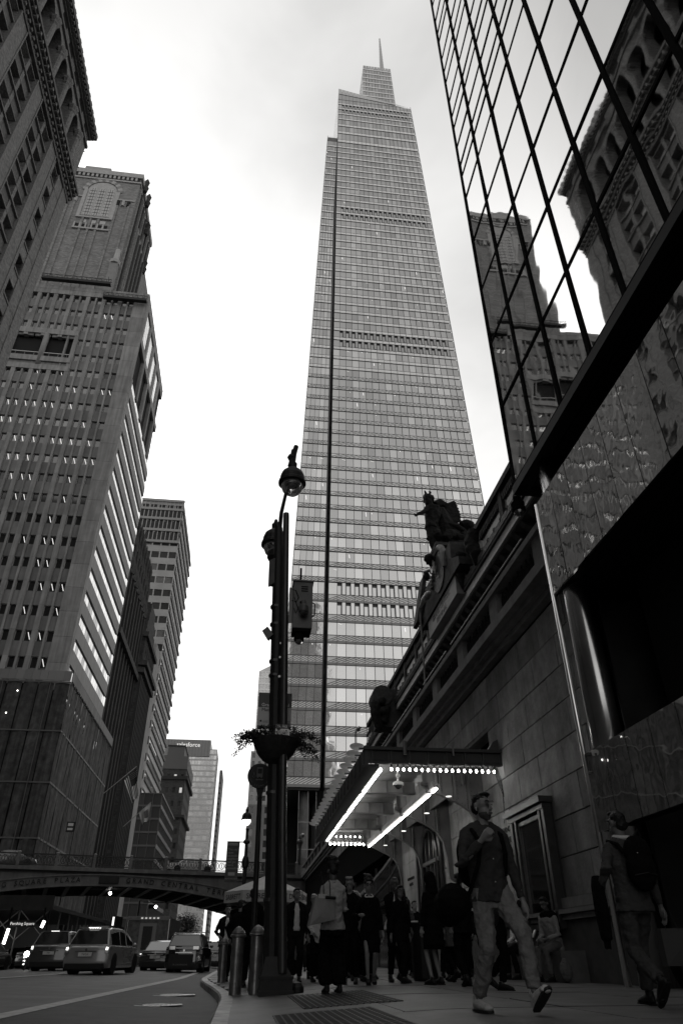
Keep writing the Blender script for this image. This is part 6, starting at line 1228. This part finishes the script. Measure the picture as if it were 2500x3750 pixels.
def person(label, x, y, rz, H, top, bot, hair=h_dk, skin=sk1, shoe=lea, fem=False, feet=None, hands=None, head=(0, 0), coat=0, open_=None, tie=False, skirt=0, wide=0, hairstyle='short', vox=.017, lean=0, glasses=False, bulk=1, sleeve=1, beard=False, sit=None, z=None, group='pedestrians in front of the station', legs_bare=False, drop=.0, heel=0):
    """one pedestrian. local +y is where the person faces, +x the right hand side"""
    k = H/1.8; zz = zp(x, y) if z is None else z
    t = thing('person', label, 'person', (x, y, zz), rz, group)
    hp = (.93-drop)*k if sit is None else sit; hc = Vector((0, 0, hp)); shw = (.150 if fem else .172)*k*bulk
    ln = Vector((0, lean, 0)); sh = Vector((0, lean*1.0, hp+.50*k)); nk = sh+Vector((0, .005+lean*.1, .055*k)); hd = nk+Vector((0, .03+lean*.15, .142*k))
    feet = feet or {1: (.10, 0, 0, 0), -1: (-.10, 0, 0, 0)}; hands = hands or {1: (.27, .02, .80), -1: (-.27, .02, .80)}
    B = []; T_ = []; P_ = []
    # head
    yaw, pit = head
    def hv(v): v = Vector(v)*k*1.10; v = Matrix.Rotation(yaw, 3, 'Z') @ (Matrix.Rotation(pit, 3, 'X') @ v); return hd+v
    B += [('b', hv((0, -.012, .03)), (.076*k, .092*k, .085*k)), ('b', hv((0, .018, -.045)), (.058*k, .068*k, .062*k)), ('b', hv((0, .045, -.085)), (.03*k, .03*k, .022*k)), ('t', [hv((0, .082, .02)), hv((0, .104, -.022)), hv((0, .088, -.032))], [.009*k, .015*k, .012*k]),
          ('b', hv((0, .075, .042)), (.05*k, .018*k, .012*k)), ('t', [hv((-.02, .082, -.058)), hv((.02, .082, -.058))], .009*k)]
    for s_ in (-1, 1): B.append(('b', hv((s_*.077, -.01, -.005)), (.012*k, .02*k, .032*k)))
    B += [('t', [nk-Vector((0, .01, .1*k)), nk, hv((0, -.015, -.06))], [.07*k, .055*k, .052*k])]
    # legs
    for s_ in (-1, 1):
        fx, fy, fz, fp = feet[s_]; an = Vector((fx*k, fy*k, fz*k+.085*k)); h0 = hc+Vector((s_*.09*k, 0, -.02*k))
        kn, an = ik(h0, an, .43*k, .43*k, (0, 1, .05)); r = (.9 if fem else 1)
        B += [('t', [h0, h0.lerp(kn, .5), kn, kn.lerp(an, .4), an, an-Vector((0, 0, .03*k))], [.07*k*r, .06*k*r, .045*k*r, .047*k*r, .033*k*r, .033*k])]
        if not skirt or wide:
            P_ += [('t', [h0+Vector((0, 0, .03*k)), h0.lerp(kn, .5), kn, kn.lerp(an, .5), an.lerp(kn, .10)], [.100*k, .09*k+wide*.4, .074*k+wide*.8, .068*k+wide, (.06+.0)*k+wide*1.1])]
            for q in range(3): c = an.lerp(kn, .12+.11*q); P_.append(('b', c+Vector((0, .006*k, 0)), ((.064+wide)*k, (.064+wide)*k, .02*k)))
        f = Vector((0, cos(fp), sin(fp))); tilt = Matrix.Rotation(fp, 3, 'X'); Fv = lambda v: an+tilt @ (Vector(v)*k)
        hz = heel
        fuse('shoe', [('t', [Fv((0, -.05, -.03)), Fv((0, .0, -.028)), Fv((0, .09, -.045)), Fv((0, .165, -.055))], [.042*k, .045*k, .04*k, .028*k]), ('b', Fv((0, .14, -.056)), (.045*k, .06*k, .026*k)), ('b', Fv((0, -.05, -.045)), (.036*k, .045*k, .038*k)), ('t', [Fv((0, -.02, 0)), Fv((0, -.025, .035))], [.04*k, .042*k])], shoe, t, min(vox, .011), 1)
        mb = MB(); so_ = [(-.03, -.085), (.03, -.085), (.04, .0), (.043, .12), (.03, .19), (0, .21), (-.03, .19), (-.043, .12), (-.04, .0)]
        mb.prism([tuple(Fv((a, b, -.087))) for a, b in so_], tilt @ Vector((0, 0, .018*k)), 0); so2 = mb.build('shoe_sole', sol if shoe is not lea else lea, t, local=True)
        if shoe is sne:
            for q in range(4): MB().tube([Fv((-.025, .03+.025*q, .005-.012*q)), Fv((0, .035+.025*q, .012-.012*q)), Fv((.025, .03+.025*q, .005-.012*q))], .004, 4).build('shoe_lace', fwhite, t, local=True)
    # torso
    ch = (.165 if fem else .185)*k*bulk
    tors = [(0, 0, hp-.02*k, .15*k, .105*k), (0, lean*.2, hp+.12*k, .145*k if not fem else .125*k, .10*k), (0, lean*.6, hp+.30*k, ch, .122*k), (0, lean*.9, hp+.42*k, ch*.97, .113*k), (0, lean, hp+.48*k, .13*k, .088*k), (0, lean, hp+.53*k, .07*k, .065*k)]
    B += [('e', [(a, b, c, rx*.93, ry*.93) for a, b, c, rx, ry in tors])]
    bot_ = hp-(.10 if not coat else coat)*k
    g = .012*k
    T_ += [('e', [(0, 0, bot_, (.190+coat*.10)*k, (.145+coat*.06)*k), (0, 0, hp-.02*k, .183*k, .140*k), (0, lean*.2, hp+.12*k, (.170 if not fem else .150)*k, .130*k)]+[(a, b, c, rx+g, ry+g) for a, b, c, rx, ry in tors[2:]])]
    for s_ in (-1, 1):
        S0 = Vector((s_*shw, lean, hp+.452*k)); hx, hy_, hz_ = hands[s_]; W_ = Vector((hx*k, hy_*k, hz_*k)); el, W_ = ik(S0, W_, .295*k, .255*k, (s_*.5, -1, -.3))
        B += [('t', [S0, S0.lerp(el, .5), el, el.lerp(W_, .4), W_], [.05*k, .043*k, .037*k, .036*k, .025*k])]
        hand(B, W_, (W_-el), k*(.95 if fem else 1.05), .9 if hz_ > 1.0 else .45, -s_)
        T_ += [('t', [nk+Vector((s_*.03*k, -.005, -.01*k)), S0+Vector((-s_*.05*k, 0, .035*k)), S0+Vector((s_*.01*k, 0, .0))], [.045*k, .052*k, .052*k]), ('t', [S0+Vector((-s_*.05*k, 0, .0*k)), S0, S0.lerp(el, .5), el, el.lerp(W_, .45), el.lerp(W_, .9 if sleeve else .05)], [.056*k, .060*k, .055*k, .048*k, .043*k, .038*k])]
        for q in range(3): c = el.lerp(W_, -.1+.1*q); T_.append(('b', c, (.056*k, .054*k, .022*k)))
    fuse('body', B, skin, t, min(vox, .013), 1)
    if not skirt: P_ += [('e', [(0, 0, hp-.14*k, .15*k, .11*k), (0, 0, hp-.02*k, .160*k, .115*k), (0, 0, hp+.03*k, .15*k, .105*k)])]; fuse('trousers', P_, bot, t, vox)
    elif wide: fuse('trousers', P_+[('e', [(0, 0, hp-.2*k, .17*k, .13*k), (0, 0, hp+.03*k, .15*k, .11*k)])], bot, t, vox)
    else: fuse('skirt', [('e', [(0, .02, hp-skirt*k, .20*k, .16*k), (0, .01, hp-skirt*.5*k, .19*k, .145*k), (0, 0, hp, .165*k, .12*k), (0, 0, hp+.04*k, .14*k, .10*k)])], bot, t, vox)
    fuse('jacket' if coat or open_ else 'shirt', T_, top, t, vox)
    # collar
    MB().tube([nk+Vector((.062*k*cos(a), .058*k*sin(a)+.005, -.02*k+(.012 if sin(a) < 0 else -.03)*k)) for a in [pi/2+.35+(2*pi-.7)*i/12 for i in range(13)]], .016*k, 6).build('collar', open_ if (open_ and not fem) else top, t, local=True, smooth=True)
    if open_:
        TT = [(0, 0, hp-.02*k, 0, .130*k), (0, lean*.2, hp+.12*k, 0, .120*k)]+tors[2:]
        yf = lambda z_: next((b+ (lerp(ry0, ry1, (z_-c0)/(c1-c0)))+g for (a, b, c0, rx0, ry0), (a1, b1, c1, rx1, ry1) in zip(TT, TT[1:]) if c0 <= z_ <= c1), .1*k)
        mb = MB(); zs_ = [hp-.0*k+.52*k*i/10 for i in range(11)]; vs = []
        for i, z_ in enumerate(zs_):
            w_ = (.062+.012*sin(i*2)) if i < 8 else .062-.012*(i-7)
            for sx_ in (-1, -.5, 0, .5, 1): vs.append((sx_*w_*k, yf(z_)+.006*k-abs(sx_)*.008*k, z_))
        mb.add(vs, [(5*i+j, 5*i+j+1, 5*i+6+j, 5*i+5+j) for i in range(10) for j in range(4)]); o = mb.build('shirt_front', open_, t, local=True, smooth=True); so3 = o.modifiers.new('thick', 'SOLIDIFY'); so3.thickness = .012
        for sx_ in (-1, 1):
            MB().prism([(sx_*.045*k, yf(hp+.5*k)+.012*k, hp+.52*k), (sx_*.115*k, yf(hp+.36*k)+.006*k, hp+.40*k), (sx_*.065*k, yf(hp+.2*k)+.016*k, hp+.14*k), (sx_*.055*k, yf(hp+.3*k)+.014*k, hp+.3*k)], (0, .008*k, 0)).build('lapel', top, t, local=True)
        if tie:
            MB().prism([(-.02*k, yf(hp+.5*k)+.014*k, hp+.5*k), (.02*k, yf(hp+.5*k)+.014*k, hp+.5*k), (.034*k, yf(hp+.2*k)+.02*k, hp+.14*k), (0, yf(hp+.15*k)+.02*k, hp+.1*k), (-.034*k, yf(hp+.2*k)+.02*k, hp+.14*k)], (0, .008*k, 0)).build('tie', fblack, t, local=True)
            for q in range(6): z_ = hp+(.16+.055*q)*k; MB().prism([(-.026*k, yf(z_)+.026*k, z_), (-.026*k, yf(z_)+.026*k, z_+.012*k), (.026*k, yf(z_)+.026*k, z_+.042*k), (.026*k, yf(z_)+.026*k, z_+.03*k)], (0, .003*k, 0)).build('tie_stripe', fwhite, t, local=True)
    # hair
    hr = [('b', hv((0, -.024, .047)), (.081*k, .092*k, .080*k)), ('b', hv((0, .025, .098)), (.058*k, .05*k, .022*k)), ('b', hv((0, -.06, -.01)), (.07*k, .05*k, .065*k))]
    if hairstyle == 'long': hr += [('t', [hv((s_*.07, -.01, .05)), hv((s_*.085, -.01, -.05)), hv((s_*.08, .0, -.16))], [.03*k, .036*k, .03*k]) for s_ in (-1, 1)]+[('b', hv((0, -.07, -.09)), (.085*k, .05*k, .12*k))]
    if hairstyle == 'bob': hr += [('t', [hv((s_*.066, -.01, .06)), hv((s_*.085, .0, -.03)), hv((s_*.075, .015, -.08))], [.035*k, .036*k, .022*k]) for s_ in (-1, 1)]+[('b', hv((0, -.06, -.04)), (.085*k, .055*k, .08*k))]
    if hairstyle == 'bun': hr += [('b', hv((0, -.03, .10)), (.09*k, .09*k, .075*k)), ('b', hv((0, -.06, .16)), (.075*k, .075*k, .055*k))]+[('b', hv((R.uniform(-.07, .07), R.uniform(-.09, .03), R.uniform(.05, .19))), .035*k) for _ in range(14)]
    if hairstyle == 'tuft': hr += [('t', [hv((-.045+.022*i, .0, .105)), hv((-.05+.025*i, .04, .122)), hv((-.05+.025*i, .07, .105))], [.022*k, .02*k, .012*k]) for i in range(5)]
    if hairstyle == 'hood': hr += [('b', hv((0, -.02, .03)), (.11*k, .12*k, .12*k)), ('t', [hv((0, -.05, 0)), nk+Vector((0, -.04, -.08*k))], [.1*k, .12*k])]
    if hair: fuse('hair' if hairstyle != 'hood' else 'hood', hr, hair, t, .011 if vox > .012 else .008, 1)
    if beard: fuse('beard', [('b', hv((0, .022, -.062)), (.0595*k, .068*k, .05*k)), ('b', hv((0, .048, -.09)), (.035*k, .032*k, .024*k))], M('stubble', .05, .8), t, .008, 1)
    for s_ in (-1, 1):
        ey = MB().ball(hv((s_*.03, .077, .018)), .010*k, 8, sc=(1.3, .7, .6)).build('eye', M('eye_white', .14, .3), t, local=True); MB().ball(hv((s_*.03, .083, .018)), .0055*k, 6).build('pupil', ink, ey, local=True)
        MB().tube([hv((s_*.014, .088, .04)), hv((s_*.03, .09, .046)), hv((s_*.048, .08, .042))], .0045*k, 4).build('eyebrow', hair or h_dk, t, local=True)
        if glasses: MB().tube([hv((s_*(.032+.022*cos(a)), .098, .016+.017*sin(a))) for a in [2*pi*i/10 for i in range(11)]], .003*k, 4).tube([hv((s_*.054, .098, .018)), hv((s_*.078, .0, .012))], .003*k, 4).build('glasses_rim', fblack, t, local=True)
    if beard: MB().tube([hv((-.022, .092, -.052)), hv((0, .095, -.05)), hv((.022, .092, -.052))], .006*k, 5).build('lips', M('lip', .1, .5), t, local=True)
    return t, hv, hp, k
# --- foreground walker, coming towards the camera
W1, hv, hp, k = person('bearded man in dark shirt and chinos striding towards the camera, gripping his bag strap', 2.27, 7.05, pi+.20, 1.86, fshirt, fchino, h_dk, sk1, sne, feet={1: (.10, -.20, .0, 0), -1: (-.13, .34, .05, .62)}, hands={1: (.16, .24, 1.27), -1: (-.30, .05, .80)}, head=(.30, -.10), bulk=1.12, vox=.009, sleeve=1, beard=True, hairstyle='short', drop=.035)
for i in range(5): MB().ball((.0, .128+.004*i*(i < 3), hp+.06+.095*i), .006, 6).build('button', fwhite, W1, local=True)
MB().tube([(.155, -.1, hp+.42), (.15, .0, hp+.535), (.15, .10, hp+.46), (.14, .165, hp+.36), (.17, .15, hp+.2), (.23, .05, hp-.02), (.27, -.05, hp-.1)], [.022]*7, 6).build('bag_strap', fblack, W1, local=True)
MB().tube([(-.12, -.12, hp+.3), (-.135, -.02, hp+.53), (-.13, .10, hp+.46), (-.135, .135, hp+.3), (-.15, .06, hp+.12)], [.024]*5, 6).build('backpack_strap', fblack, W1, local=True)
MB().ball(hv((.083, .004, -.018)), .008, 6).tube([hv((.083, .006, -.018)), hv((.083, .012, -.04))], .003, 5).build('earbud', fwhite, W1, local=True)
MB().tube([(-.325, .03, hp-.115), (-.27, .03, hp-.105)], .032, 10).build('watch', lea, W1, local=True)
def holder_bag(label, nm, parts, mat, x, y, z, rz, vox=.014, cat='bag'):
    t = thing(nm, label, cat, (x, y, z), rz); fuse('body', parts, mat, t, vox); return t
def LW(x, y, rz, v): return (x+v[0]*cos(rz)-v[1]*sin(rz), y+v[0]*sin(rz)+v[1]*cos(rz))
px, py = LW(2.27, 7.05, pi+.2, (.33, -.12))
holder_bag('large black holdall hanging at the hip of the striding bearded man', 'holdall', [('b', (0, 0, .0), (.15, .2, .17)), ('b', (0, -.1, -.03), (.14, .15, .16)), ('t', [(-.02, .1, .1), (-.06, .08, .3), (-.1, .0, .45)], .014)], fblack, px, py, .82, pi+.2, .012)
px, py = LW(2.27, 7.05, pi+.2, (.02, -.26))
holder_bag('black backpack on the back of the striding bearded man', 'backpack', [('b', (0, 0, .05), (.15, .12, .22)), ('b', (0, .02, -.1), (.16, .12, .15)), ('b', (-.02, -.03, .2), (.11, .09, .1))], fblack, px, py, 1.2, pi+.2, .014)
# --- man walking away on the right
W2, hv, hp, k = person('man in a grey suit with a black backpack walking away at the right edge', 3.93, 7.55, .06, 1.80, fsuit, fsuit, h_dk, sk3, lea, feet={1: (.12, .28, 0, 0), -1: (-.10, -.34, .12, -.75)}, hands={1: (.32, .05, .82), -1: (-.34, .04, .95)}, head=(.35, 0), vox=.010, coat=.12, hairstyle='short', drop=.03)
MB().tube([Vector((.075*cos(a), .065*sin(a)-.005, hp+.565+.012*sin(a))) for a in [2*pi*i/14 for i in range(15)]], .02, 6).build('shirt_collar', fwhite, W2, local=True)
MB().tube([(.14, .12, hp+.3), (.15, .02, hp+.53), (.13, -.12, hp+.48), (.10, -.16, hp+.4)], .02, 6).tube([(-.14, .12, hp+.3), (-.15, .02, hp+.53), (-.13, -.12, hp+.48), (-.10, -.16, hp+.4)], .02, 6).build('backpack_strap', fblack, W2, local=True)
px, py = LW(3.93, 7.55, .06, (.03, -.2))
bp = holder_bag('slim black backpack with side straps worn by the man in the grey suit', 'backpack', [('b', (0, 0, .12), (.15, .09, .16)), ('b', (0, -.01, -.04), (.16, .10, .2)), ('b', (0, 0, .0), (.13, .1, .24))], fblack, px, py, 1.18, .06, .012)
MB().tube([(-.04, -.06, .26), (0, -.09, .32), (.04, -.06, .26)], .01, 5).tube([(-.13, -.09, -.1), (0, -.115, -.08), (.13, -.09, -.1)], .006, 4).build('strap', lea, bp, local=True); MB().ball((-.06, -.1, .1), .006, 5).build('zip_pull', MC['buckle_bright'], bp, local=True)
px, py = LW(3.93, 7.55, .06, (-.36, .02))
holder_bag('black folded garment hanging from the left forearm of the suited man walking away', 'folded_coat', [('e', [(0, 0, -.34, .05, .07), (0, 0, -.1, .065, .09), (0, 0, .12, .06, .08), (0, 0, .22, .04, .05)])]+[('t', [(-.03+.02*i, 0, -.3), (-.03+.02*i, .01, -.42)], .012) for i in range(4)], fblack, px, py, .88, .06, .014, 'coat')
px, py = LW(3.93, 7.55, .06, (.40, .12))
sb = thing('shopping_bag', 'grey paper shopping bag hanging beside the right leg of the suited man', 'bag', (px, py, .5)); 
MB().add([(-.13, -.06, -.18), (.13, -.06, -.18), (.13, .06, -.18), (-.13, .06, -.18), (-.12, -.05, .14), (.12, -.05, .14), (.12, .05, .14), (-.12, .05, .14), (.02, -.075, -.05)], [(0, 1, 8), (1, 5, 8), (5, 4, 8), (4, 0, 8), (1, 2, 6, 5), (2, 3, 7, 6), (3, 0, 4, 7), (0, 3, 2, 1)]).build('paper', M('paper_grey', .04, .7), sb, local=True); MB().tube([(-.07, -.05, .12), (-.03, -.03, .3), (.03, -.03, .3), (.07, -.05, .12)], .005, 4).build('handle', ink, sb, local=True)
# --- the crowd
p = person
p('woman in a beige jacket and wide black trousers seen from behind, curly hair piled up', 1.37, 12.0, .15, 1.74, fbeige, fblack, h_dk, sk2, lea, fem=True, hands={1: (.10, .28, 1.10), -1: (-.10, .28, 1.08)}, skirt=1, wide=.045, hairstyle='bun', coat=.12, head=(0, -.35), vox=.013)
bg = thing('tote_bag', 'large tan tote bag with dark straps hanging on the back of the woman in beige', 'bag', (1.2, 11.72, .95), .15)
bev(MB().add([(-.24, -.09, -.16), (.15, -.09, -.08), (.15, .08, -.08), (-.24, .08, -.16), (-.14, -.06, .23), (.15, -.06, .23), (.15, .05, .23), (-.14, .05, .23), (-.1, -.1, -.04)], [(0, 1, 8), (1, 5, 8), (5, 4, 8), (4, 0, 8), (1, 2, 6, 5), (2, 3, 7, 6), (3, 0, 4, 7), (0, 3, 2, 1), (4, 5, 6, 7)]).build('leather_body', tan_, bg, local=True), .012); MB().box(-.1, .03, -.065, -.03, .19, .25).build('paper_flap', M('paper_pale', .35, .7), bg, local=True); MB().tube([(-.0, -.08, .21), (.16, -.08, .2)], .022, 8).build('rolled_flap', lea, bg, local=True)
for dx in (-.02, .08): MB().tube([(dx, -.06, .22), (dx-.0, -.03, .4), (dx-.02, .08, .56), (dx-.02, .2, .52)], .008, 5).build('strap', lea, bg, local=True)
p('fair-haired man in a black coat behind the woman in beige, jacket over his arm', 2.03, 14.95, pi-.2, 1.76, fblack, fblack, h_lt, sk1, lea, hands={1: (.25, .15, 1.0), -1: (-.28, .16, 1.02)}, coat=.1, hairstyle='tuft', head=(-.1, -.2))
holder_bag('crumpled light grey jacket draped over the forearm of the fair-haired man', 'draped_jacket', [('e', [(.02, 0, -.42, .05, .04), (0, 0, -.25, .09, .06), (-.04, 0, -.05, .14, .08), (0, 0, .12, .10, .07), (0, 0, .17, .05, .05)]), ('t', [(.1, 0, .1), (.15, -.02, -.1), (.17, 0, -.22)], [.06, .06, .04]), ('t', [(-.12, 0, .05), (-.10, -.05, -.15)], [.05, .03])], M('jacket_light', .15, .85, bs=9, ba=.04), 2.3, 14.6, .92, 0, .014, 'jacket')
p('white-haired woman with glasses peering out behind the fair-haired man', 2.42, 16.85, pi, 1.66, fblack, fblack, h_wh, sk1, lea, fem=True, hairstyle='bob', glasses=True, head=(-.15, -.15), open_=fwhite)
W9, hv, hp, k = p('woman with round glasses in a black coat-dress and heels walking towards the camera', 2.30, 14.35, pi-.05, 1.68, fblack, fblack, h_dk, sk1, lea, fem=True, skirt=.42, coat=.3, hairstyle='bun', glasses=True, feet={1: (.06, .14, 0, .1), -1: (-.08, -.14, .04, -.2)}, hands={1: (.20, .20, 1.12), -1: (-.26, .02, .82)}, head=(.05, 0))
MB().tube([Vector((.075*cos(a), .08+.06*sin(a), hp+.50-.02*cos(a)**2+.03*sin(a)*-1)) for a in [pi+pi*i/8*1.0 for i in range(-4, 13)]], .012, 6).build('pale_collar', fwhite, W9, local=True)
S10, hv, hp, k = p('man in a black suit, white shirt and striped tie, hand on his jacket button', 3.11, 16.0, pi, 1.86, fblack, fblack, M('hair_grey', .12, .5, ns=50, na=.4), sk2, lea, coat=.14, open_=fwhite, tie=True, hands={1: (.02, .22, 1.12), -1: (-.30, .04, .82)}, feet={1: (.16, .1, 0, 0), -1: (-.16, -.06, 0, 0)}, head=(-.1, 0))
p('man in open dark blazer and untucked white shirt just right of the lamp post', 1.20, 17.8, pi+.05, 1.83, fdark, fdark, h_dk, sk1, lea, open_=fwhite, coat=.1, head=(.2, 0), beard=False)
M5 = p('woman in a cream jacket looking down between the blazer man and the beige woman', 1.62, 17.2, pi+.2, 1.60, fcream, fblack, h_dk, sk3, lea, fem=True, hairstyle='long', hands={1: (.14, .24, .95), -1: (-.12, .26, .98)}, skirt=1, wide=.03, coat=.16, head=(0, -.5))
p('man in a dark suit and open white shirt standing at the kerb corner', -.40, 22.3, pi+.1, 1.82, fdark, fdark, h_dk, sk1, lea, open_=fwhite, coat=.16, hands={1: (.20, .12, 1.02), -1: (-.26, .06, .86)})
p('man in black seen from behind, mostly hidden left of the lamp post', .22, 17.2, -.1, 1.84, fblack, fblack, h_dk, sk2, lea, coat=.1)
p('woman in a black hooded coat half hidden behind the striding bearded man', 3.42, 14.1, .5, 1.78, fblack, fblack, fblack, sk1, lea, fem=True, hairstyle='hood', coat=.35, skirt=.4)
p('woman in a quilted grey coat walking away towards the arched doorway', 4.15, 15.6, .3, 1.60, fgrey, fblack, h_dk, sk1, lea, fem=True, coat=.28, hairstyle='long', feet={1: (.08, .2, 0, 0), -1: (-.1, -.22, .1, -.6)}, hands={1: (.24, .1, .82), -1: (-.28, -.08, .80)})
p('person in black with long dark hair just right of the striding man', 3.78, 11.6, pi+.8, 1.62, fblack, fblack, h_dk, sk1, lea, fem=True, hairstyle='long', coat=.2, hands={1: (.18, .2, 1.02), -1: (-.14, .24, 1.05)}, feet={1: (.1, .05, 0, 0), -1: (-.12, -.25, .08, -.5)})
holder_bag('black sequinned handbag swinging behind the hand of the striding man', 'handbag', [('b', (0, 0, 0), (.12, .07, .13)), ('t', [(-.07, 0, .1), (-.03, 0, .26), (.05, 0, .1)], .01)], M('sequin_black', .02, .3, metal=.5, ns=90, na=.9, bs=90, ba=.02), 3.5, 10.9, .88, .3, .013)
p('pedestrian in pale trousers and white trainers behind the suited man', 3.55, 21.5, .2, 1.74, fgrey, M('trouser_pale', .2, .85, bs=12, ba=.02), h_dk, sk1, sne, feet={1: (.1, .22, 0, 0), -1: (-.1, -.2, .06, -.4)})
p('pedestrian in dark clothes and pale shoes beyond the litter bin', 4.6, 22.5, pi, 1.72, fdark, fdark, h_dk, sk1, sne, fem=True, hairstyle='long')
p('tall dark-clad pedestrian deep under the far end of the canopy', 2.75, 24.5, pi, 1.8, fdark, fblack, h_dk, sk3, lea)
p('grey-haired pedestrian deep under the canopy behind the white-haired woman', 3.3, 27.0, pi-.1, 1.7, fgrey, fdark, h_wh, sk1, lea, fem=True, hairstyle='bob')
p('pedestrian in a mottled top half hidden behind the suited man', 3.95, 19.0, pi, 1.70, M('mottled_top', .05, .8, ns=12, na=.9), fdark, h_dk, sk2, lea, fem=True, hairstyle='long')
p('dark-clad man beyond the cream-jacketed woman', .95, 26, pi, 1.78, fdark, fdark, h_dk, sk3, lea)
crowd = [
 ('person in a long dark coat just left of the suited man', 2.75, 17.6, pi+.3, 1.72, fdark, fblack, h_dk, sk3, True, 'long', .3),
 ('tall man in a dark cap of hair between the glasses woman and the suited man', 2.72, 19.4, pi-.2, 1.86, fblack, fblack, h_dk, sk2, False, 'short', .1),
 ('man with grey hair partly hidden by the woman in the cream jacket', 1.75, 19.5, pi, 1.8, fdark, fdark, h_wh, sk1, False, 'short', .12),
 ('woman in a dark top crossing behind the litter bin', 4.1, 17.3, pi/2, 1.66, fdark, fblack, h_dk, sk1, True, 'bob', .1),
 ('man in a dark jacket near the arched doorway, turned away', 4.9, 18.6, .4, 1.8, fdark, fdark, h_dk, sk3, False, 'short', .1),
 ('woman in black walking away near the marble pier', 4.3, 21.0, .1, 1.65, fblack, fblack, h_dk, sk1, True, 'long', .2),
 ('man in a grey jacket far back between the two women in coats', 3.9, 26.5, pi, 1.8, fgrey, fdark, h_dk, sk1, False, 'short', .1),
 ('far pedestrian in a pale top deep under the canopy', 2.2, 29.0, pi, 1.7, M('top_pale_grey', .14, .9), fdark, h_dk, sk3, True, 'bob', 0),
 ('dark-coated man close to the wall beyond the seated pair', 5.6, 19.8, pi-.4, 1.82, fblack, fblack, h_dk, sk2, False, 'short', .2),
 ('woman in black with a raised hand left of the hooded woman', 3.0, 15.0, pi+.6, 1.63, fblack, fblack, h_dk, sk3, True, 'long', .2),
 ('man in black at the kerb beside the food cart', -.05, 19.6, -.6, 1.78, fblack, fdark, h_dk, sk3, False, 'short', .1),
 ('second man in black walking away beside the hooded woman', 3.75, 13.3, .2, 1.7, fblack, fblack, h_dk, sk3, False, 'short', .15)]
crowd += [
 ('woman in a pale cardigan between the beige jacket and the lamp post', 1.0, 20.5, pi+.1, 1.64, M('cardigan_pale', .2, .9), fblack, h_dk, sk1, True, 'long', .1),
 ('man in a light shirt walking away beyond the pale marble pier', 4.6, 24.0, 0, 1.78, M('light_shirt', .2, .9), fdark, h_dk, sk3, False, 'short', 0),
 ('dark-clad woman close behind the woman with round glasses', 2.55, 16.3, pi+.2, 1.6, fblack, fblack, h_dk, sk1, True, 'bob', .2),
 ('man in a black jacket at the far right of the litter bin', 4.45, 16.6, pi-.5, 1.76, fblack, fdark, h_dk, sk2, False, 'short', .15),
 ('woman in dark clothes walking beside the display case', 5.2, 16.9, pi, 1.62, fdark, fblack, h_dk, sk3, True, 'long', .1),
 ('tall man in black far behind the hooded woman', 5.0, 22.8, pi, 1.85, fblack, fblack, h_dk, sk1, False, 'short', .1)]
for q, (lb, x, y, rz, H, tp_, bt_, hr_, skn, fm, hs, ct_) in enumerate(crowd):
    st_ = R.uniform(.05, .26); sd_ = R.choice((-1, 1))
    p(lb, x, y, rz, H, tp_, bt_, hr_, skn, lea, fem=fm, hairstyle=hs, coat=ct_, head=(R.uniform(-.5, .5), R.uniform(-.25, .05)), feet={sd_: (.10*sd_, st_, 0, .1), -sd_: (-.10*sd_, -st_, .05, -.4)}, hands={1: (R.uniform(.18, .27), R.uniform(-.1, .26), R.uniform(.8, 1.1)), -1: (-R.uniform(.2, .28), R.uniform(-.1, .2), R.uniform(.8, 1.0))})
# seated pair on the wall plinth
bench = thing('stone_bench', 'low dark stone ledge in front of the station wall where two people sit', 'bench', (6.1, 16, 0)); pc('seat', MC['plinth_granite'], 5.95, 6.44, 14.6, 18.4, .0, .50, bench)
ss = dict(feet={1: (.12, .42, 0, 0), -1: (-.12, .36, 0, 0)}, hands={1: (.10, .36, .68), -1: (-.12, .36, .70)})
p('man in pale shirt sitting on the stone ledge looking at a phone', 6.12, 15.25, pi/2+.5, 1.78, M('mixed_shirt', .16, .85, bs=10, ba=.02), M('jeans_grey', .07, .85, bs=10, ba=.02), h_dk, sk2, lea, sit=.60, head=(.15, -.45), lean=.10, group='people sitting on the stone ledge', **ss)
p('person in a white shirt sitting on the stone ledge farther along', 6.10, 17.0, pi/2+.4, 1.72, fwhite, fblack, h_dk, sk2, lea, sit=.60, head=(.1, -.3), lean=.08, group='people sitting on the stone ledge', **ss)
fuse('dark_vest', [('e', [(0, 0, 0, .19, .135), (0, .03, .2, .2, .14), (0, .08, .4, .2, .13), (0, .1, .46, .12, .09)])], fblack, thing('folded_jacket', 'black jacket slung round the shoulders of the seated man with a phone', 'jacket', (6.12, 15.25, .72), pi/2+.5), .016)
ph = thing('phone', 'pale phone held by the seated man in front of the stone ledge', 'phone', (5.78, 15.35, .78)); pc('case', M('phone_pale', .5, .4), 5.74, 5.76, 15.3, 15.38, .72, .86, ph, rot=(0, .5, 0)); pc('screen', M('phone_screen', .1, .2), 5.755, 5.775, 15.3, 15.38, .72, .86, ph, rot=(0, .5, 0))
tb_ = thing('carrier_bag', 'pale carrier bag standing on the ground by the ledge right of the seated man', 'bag', (5.95, 14.5, 0)); fuse('body', [('b', (0, 0, .18), (.12, .1, .17)), ('t', [(0, 0, .3), (0, 0, .38)], [.08, .03])], M('bag_pale', .07, .7, bs=12, ba=.04), tb_, .015)
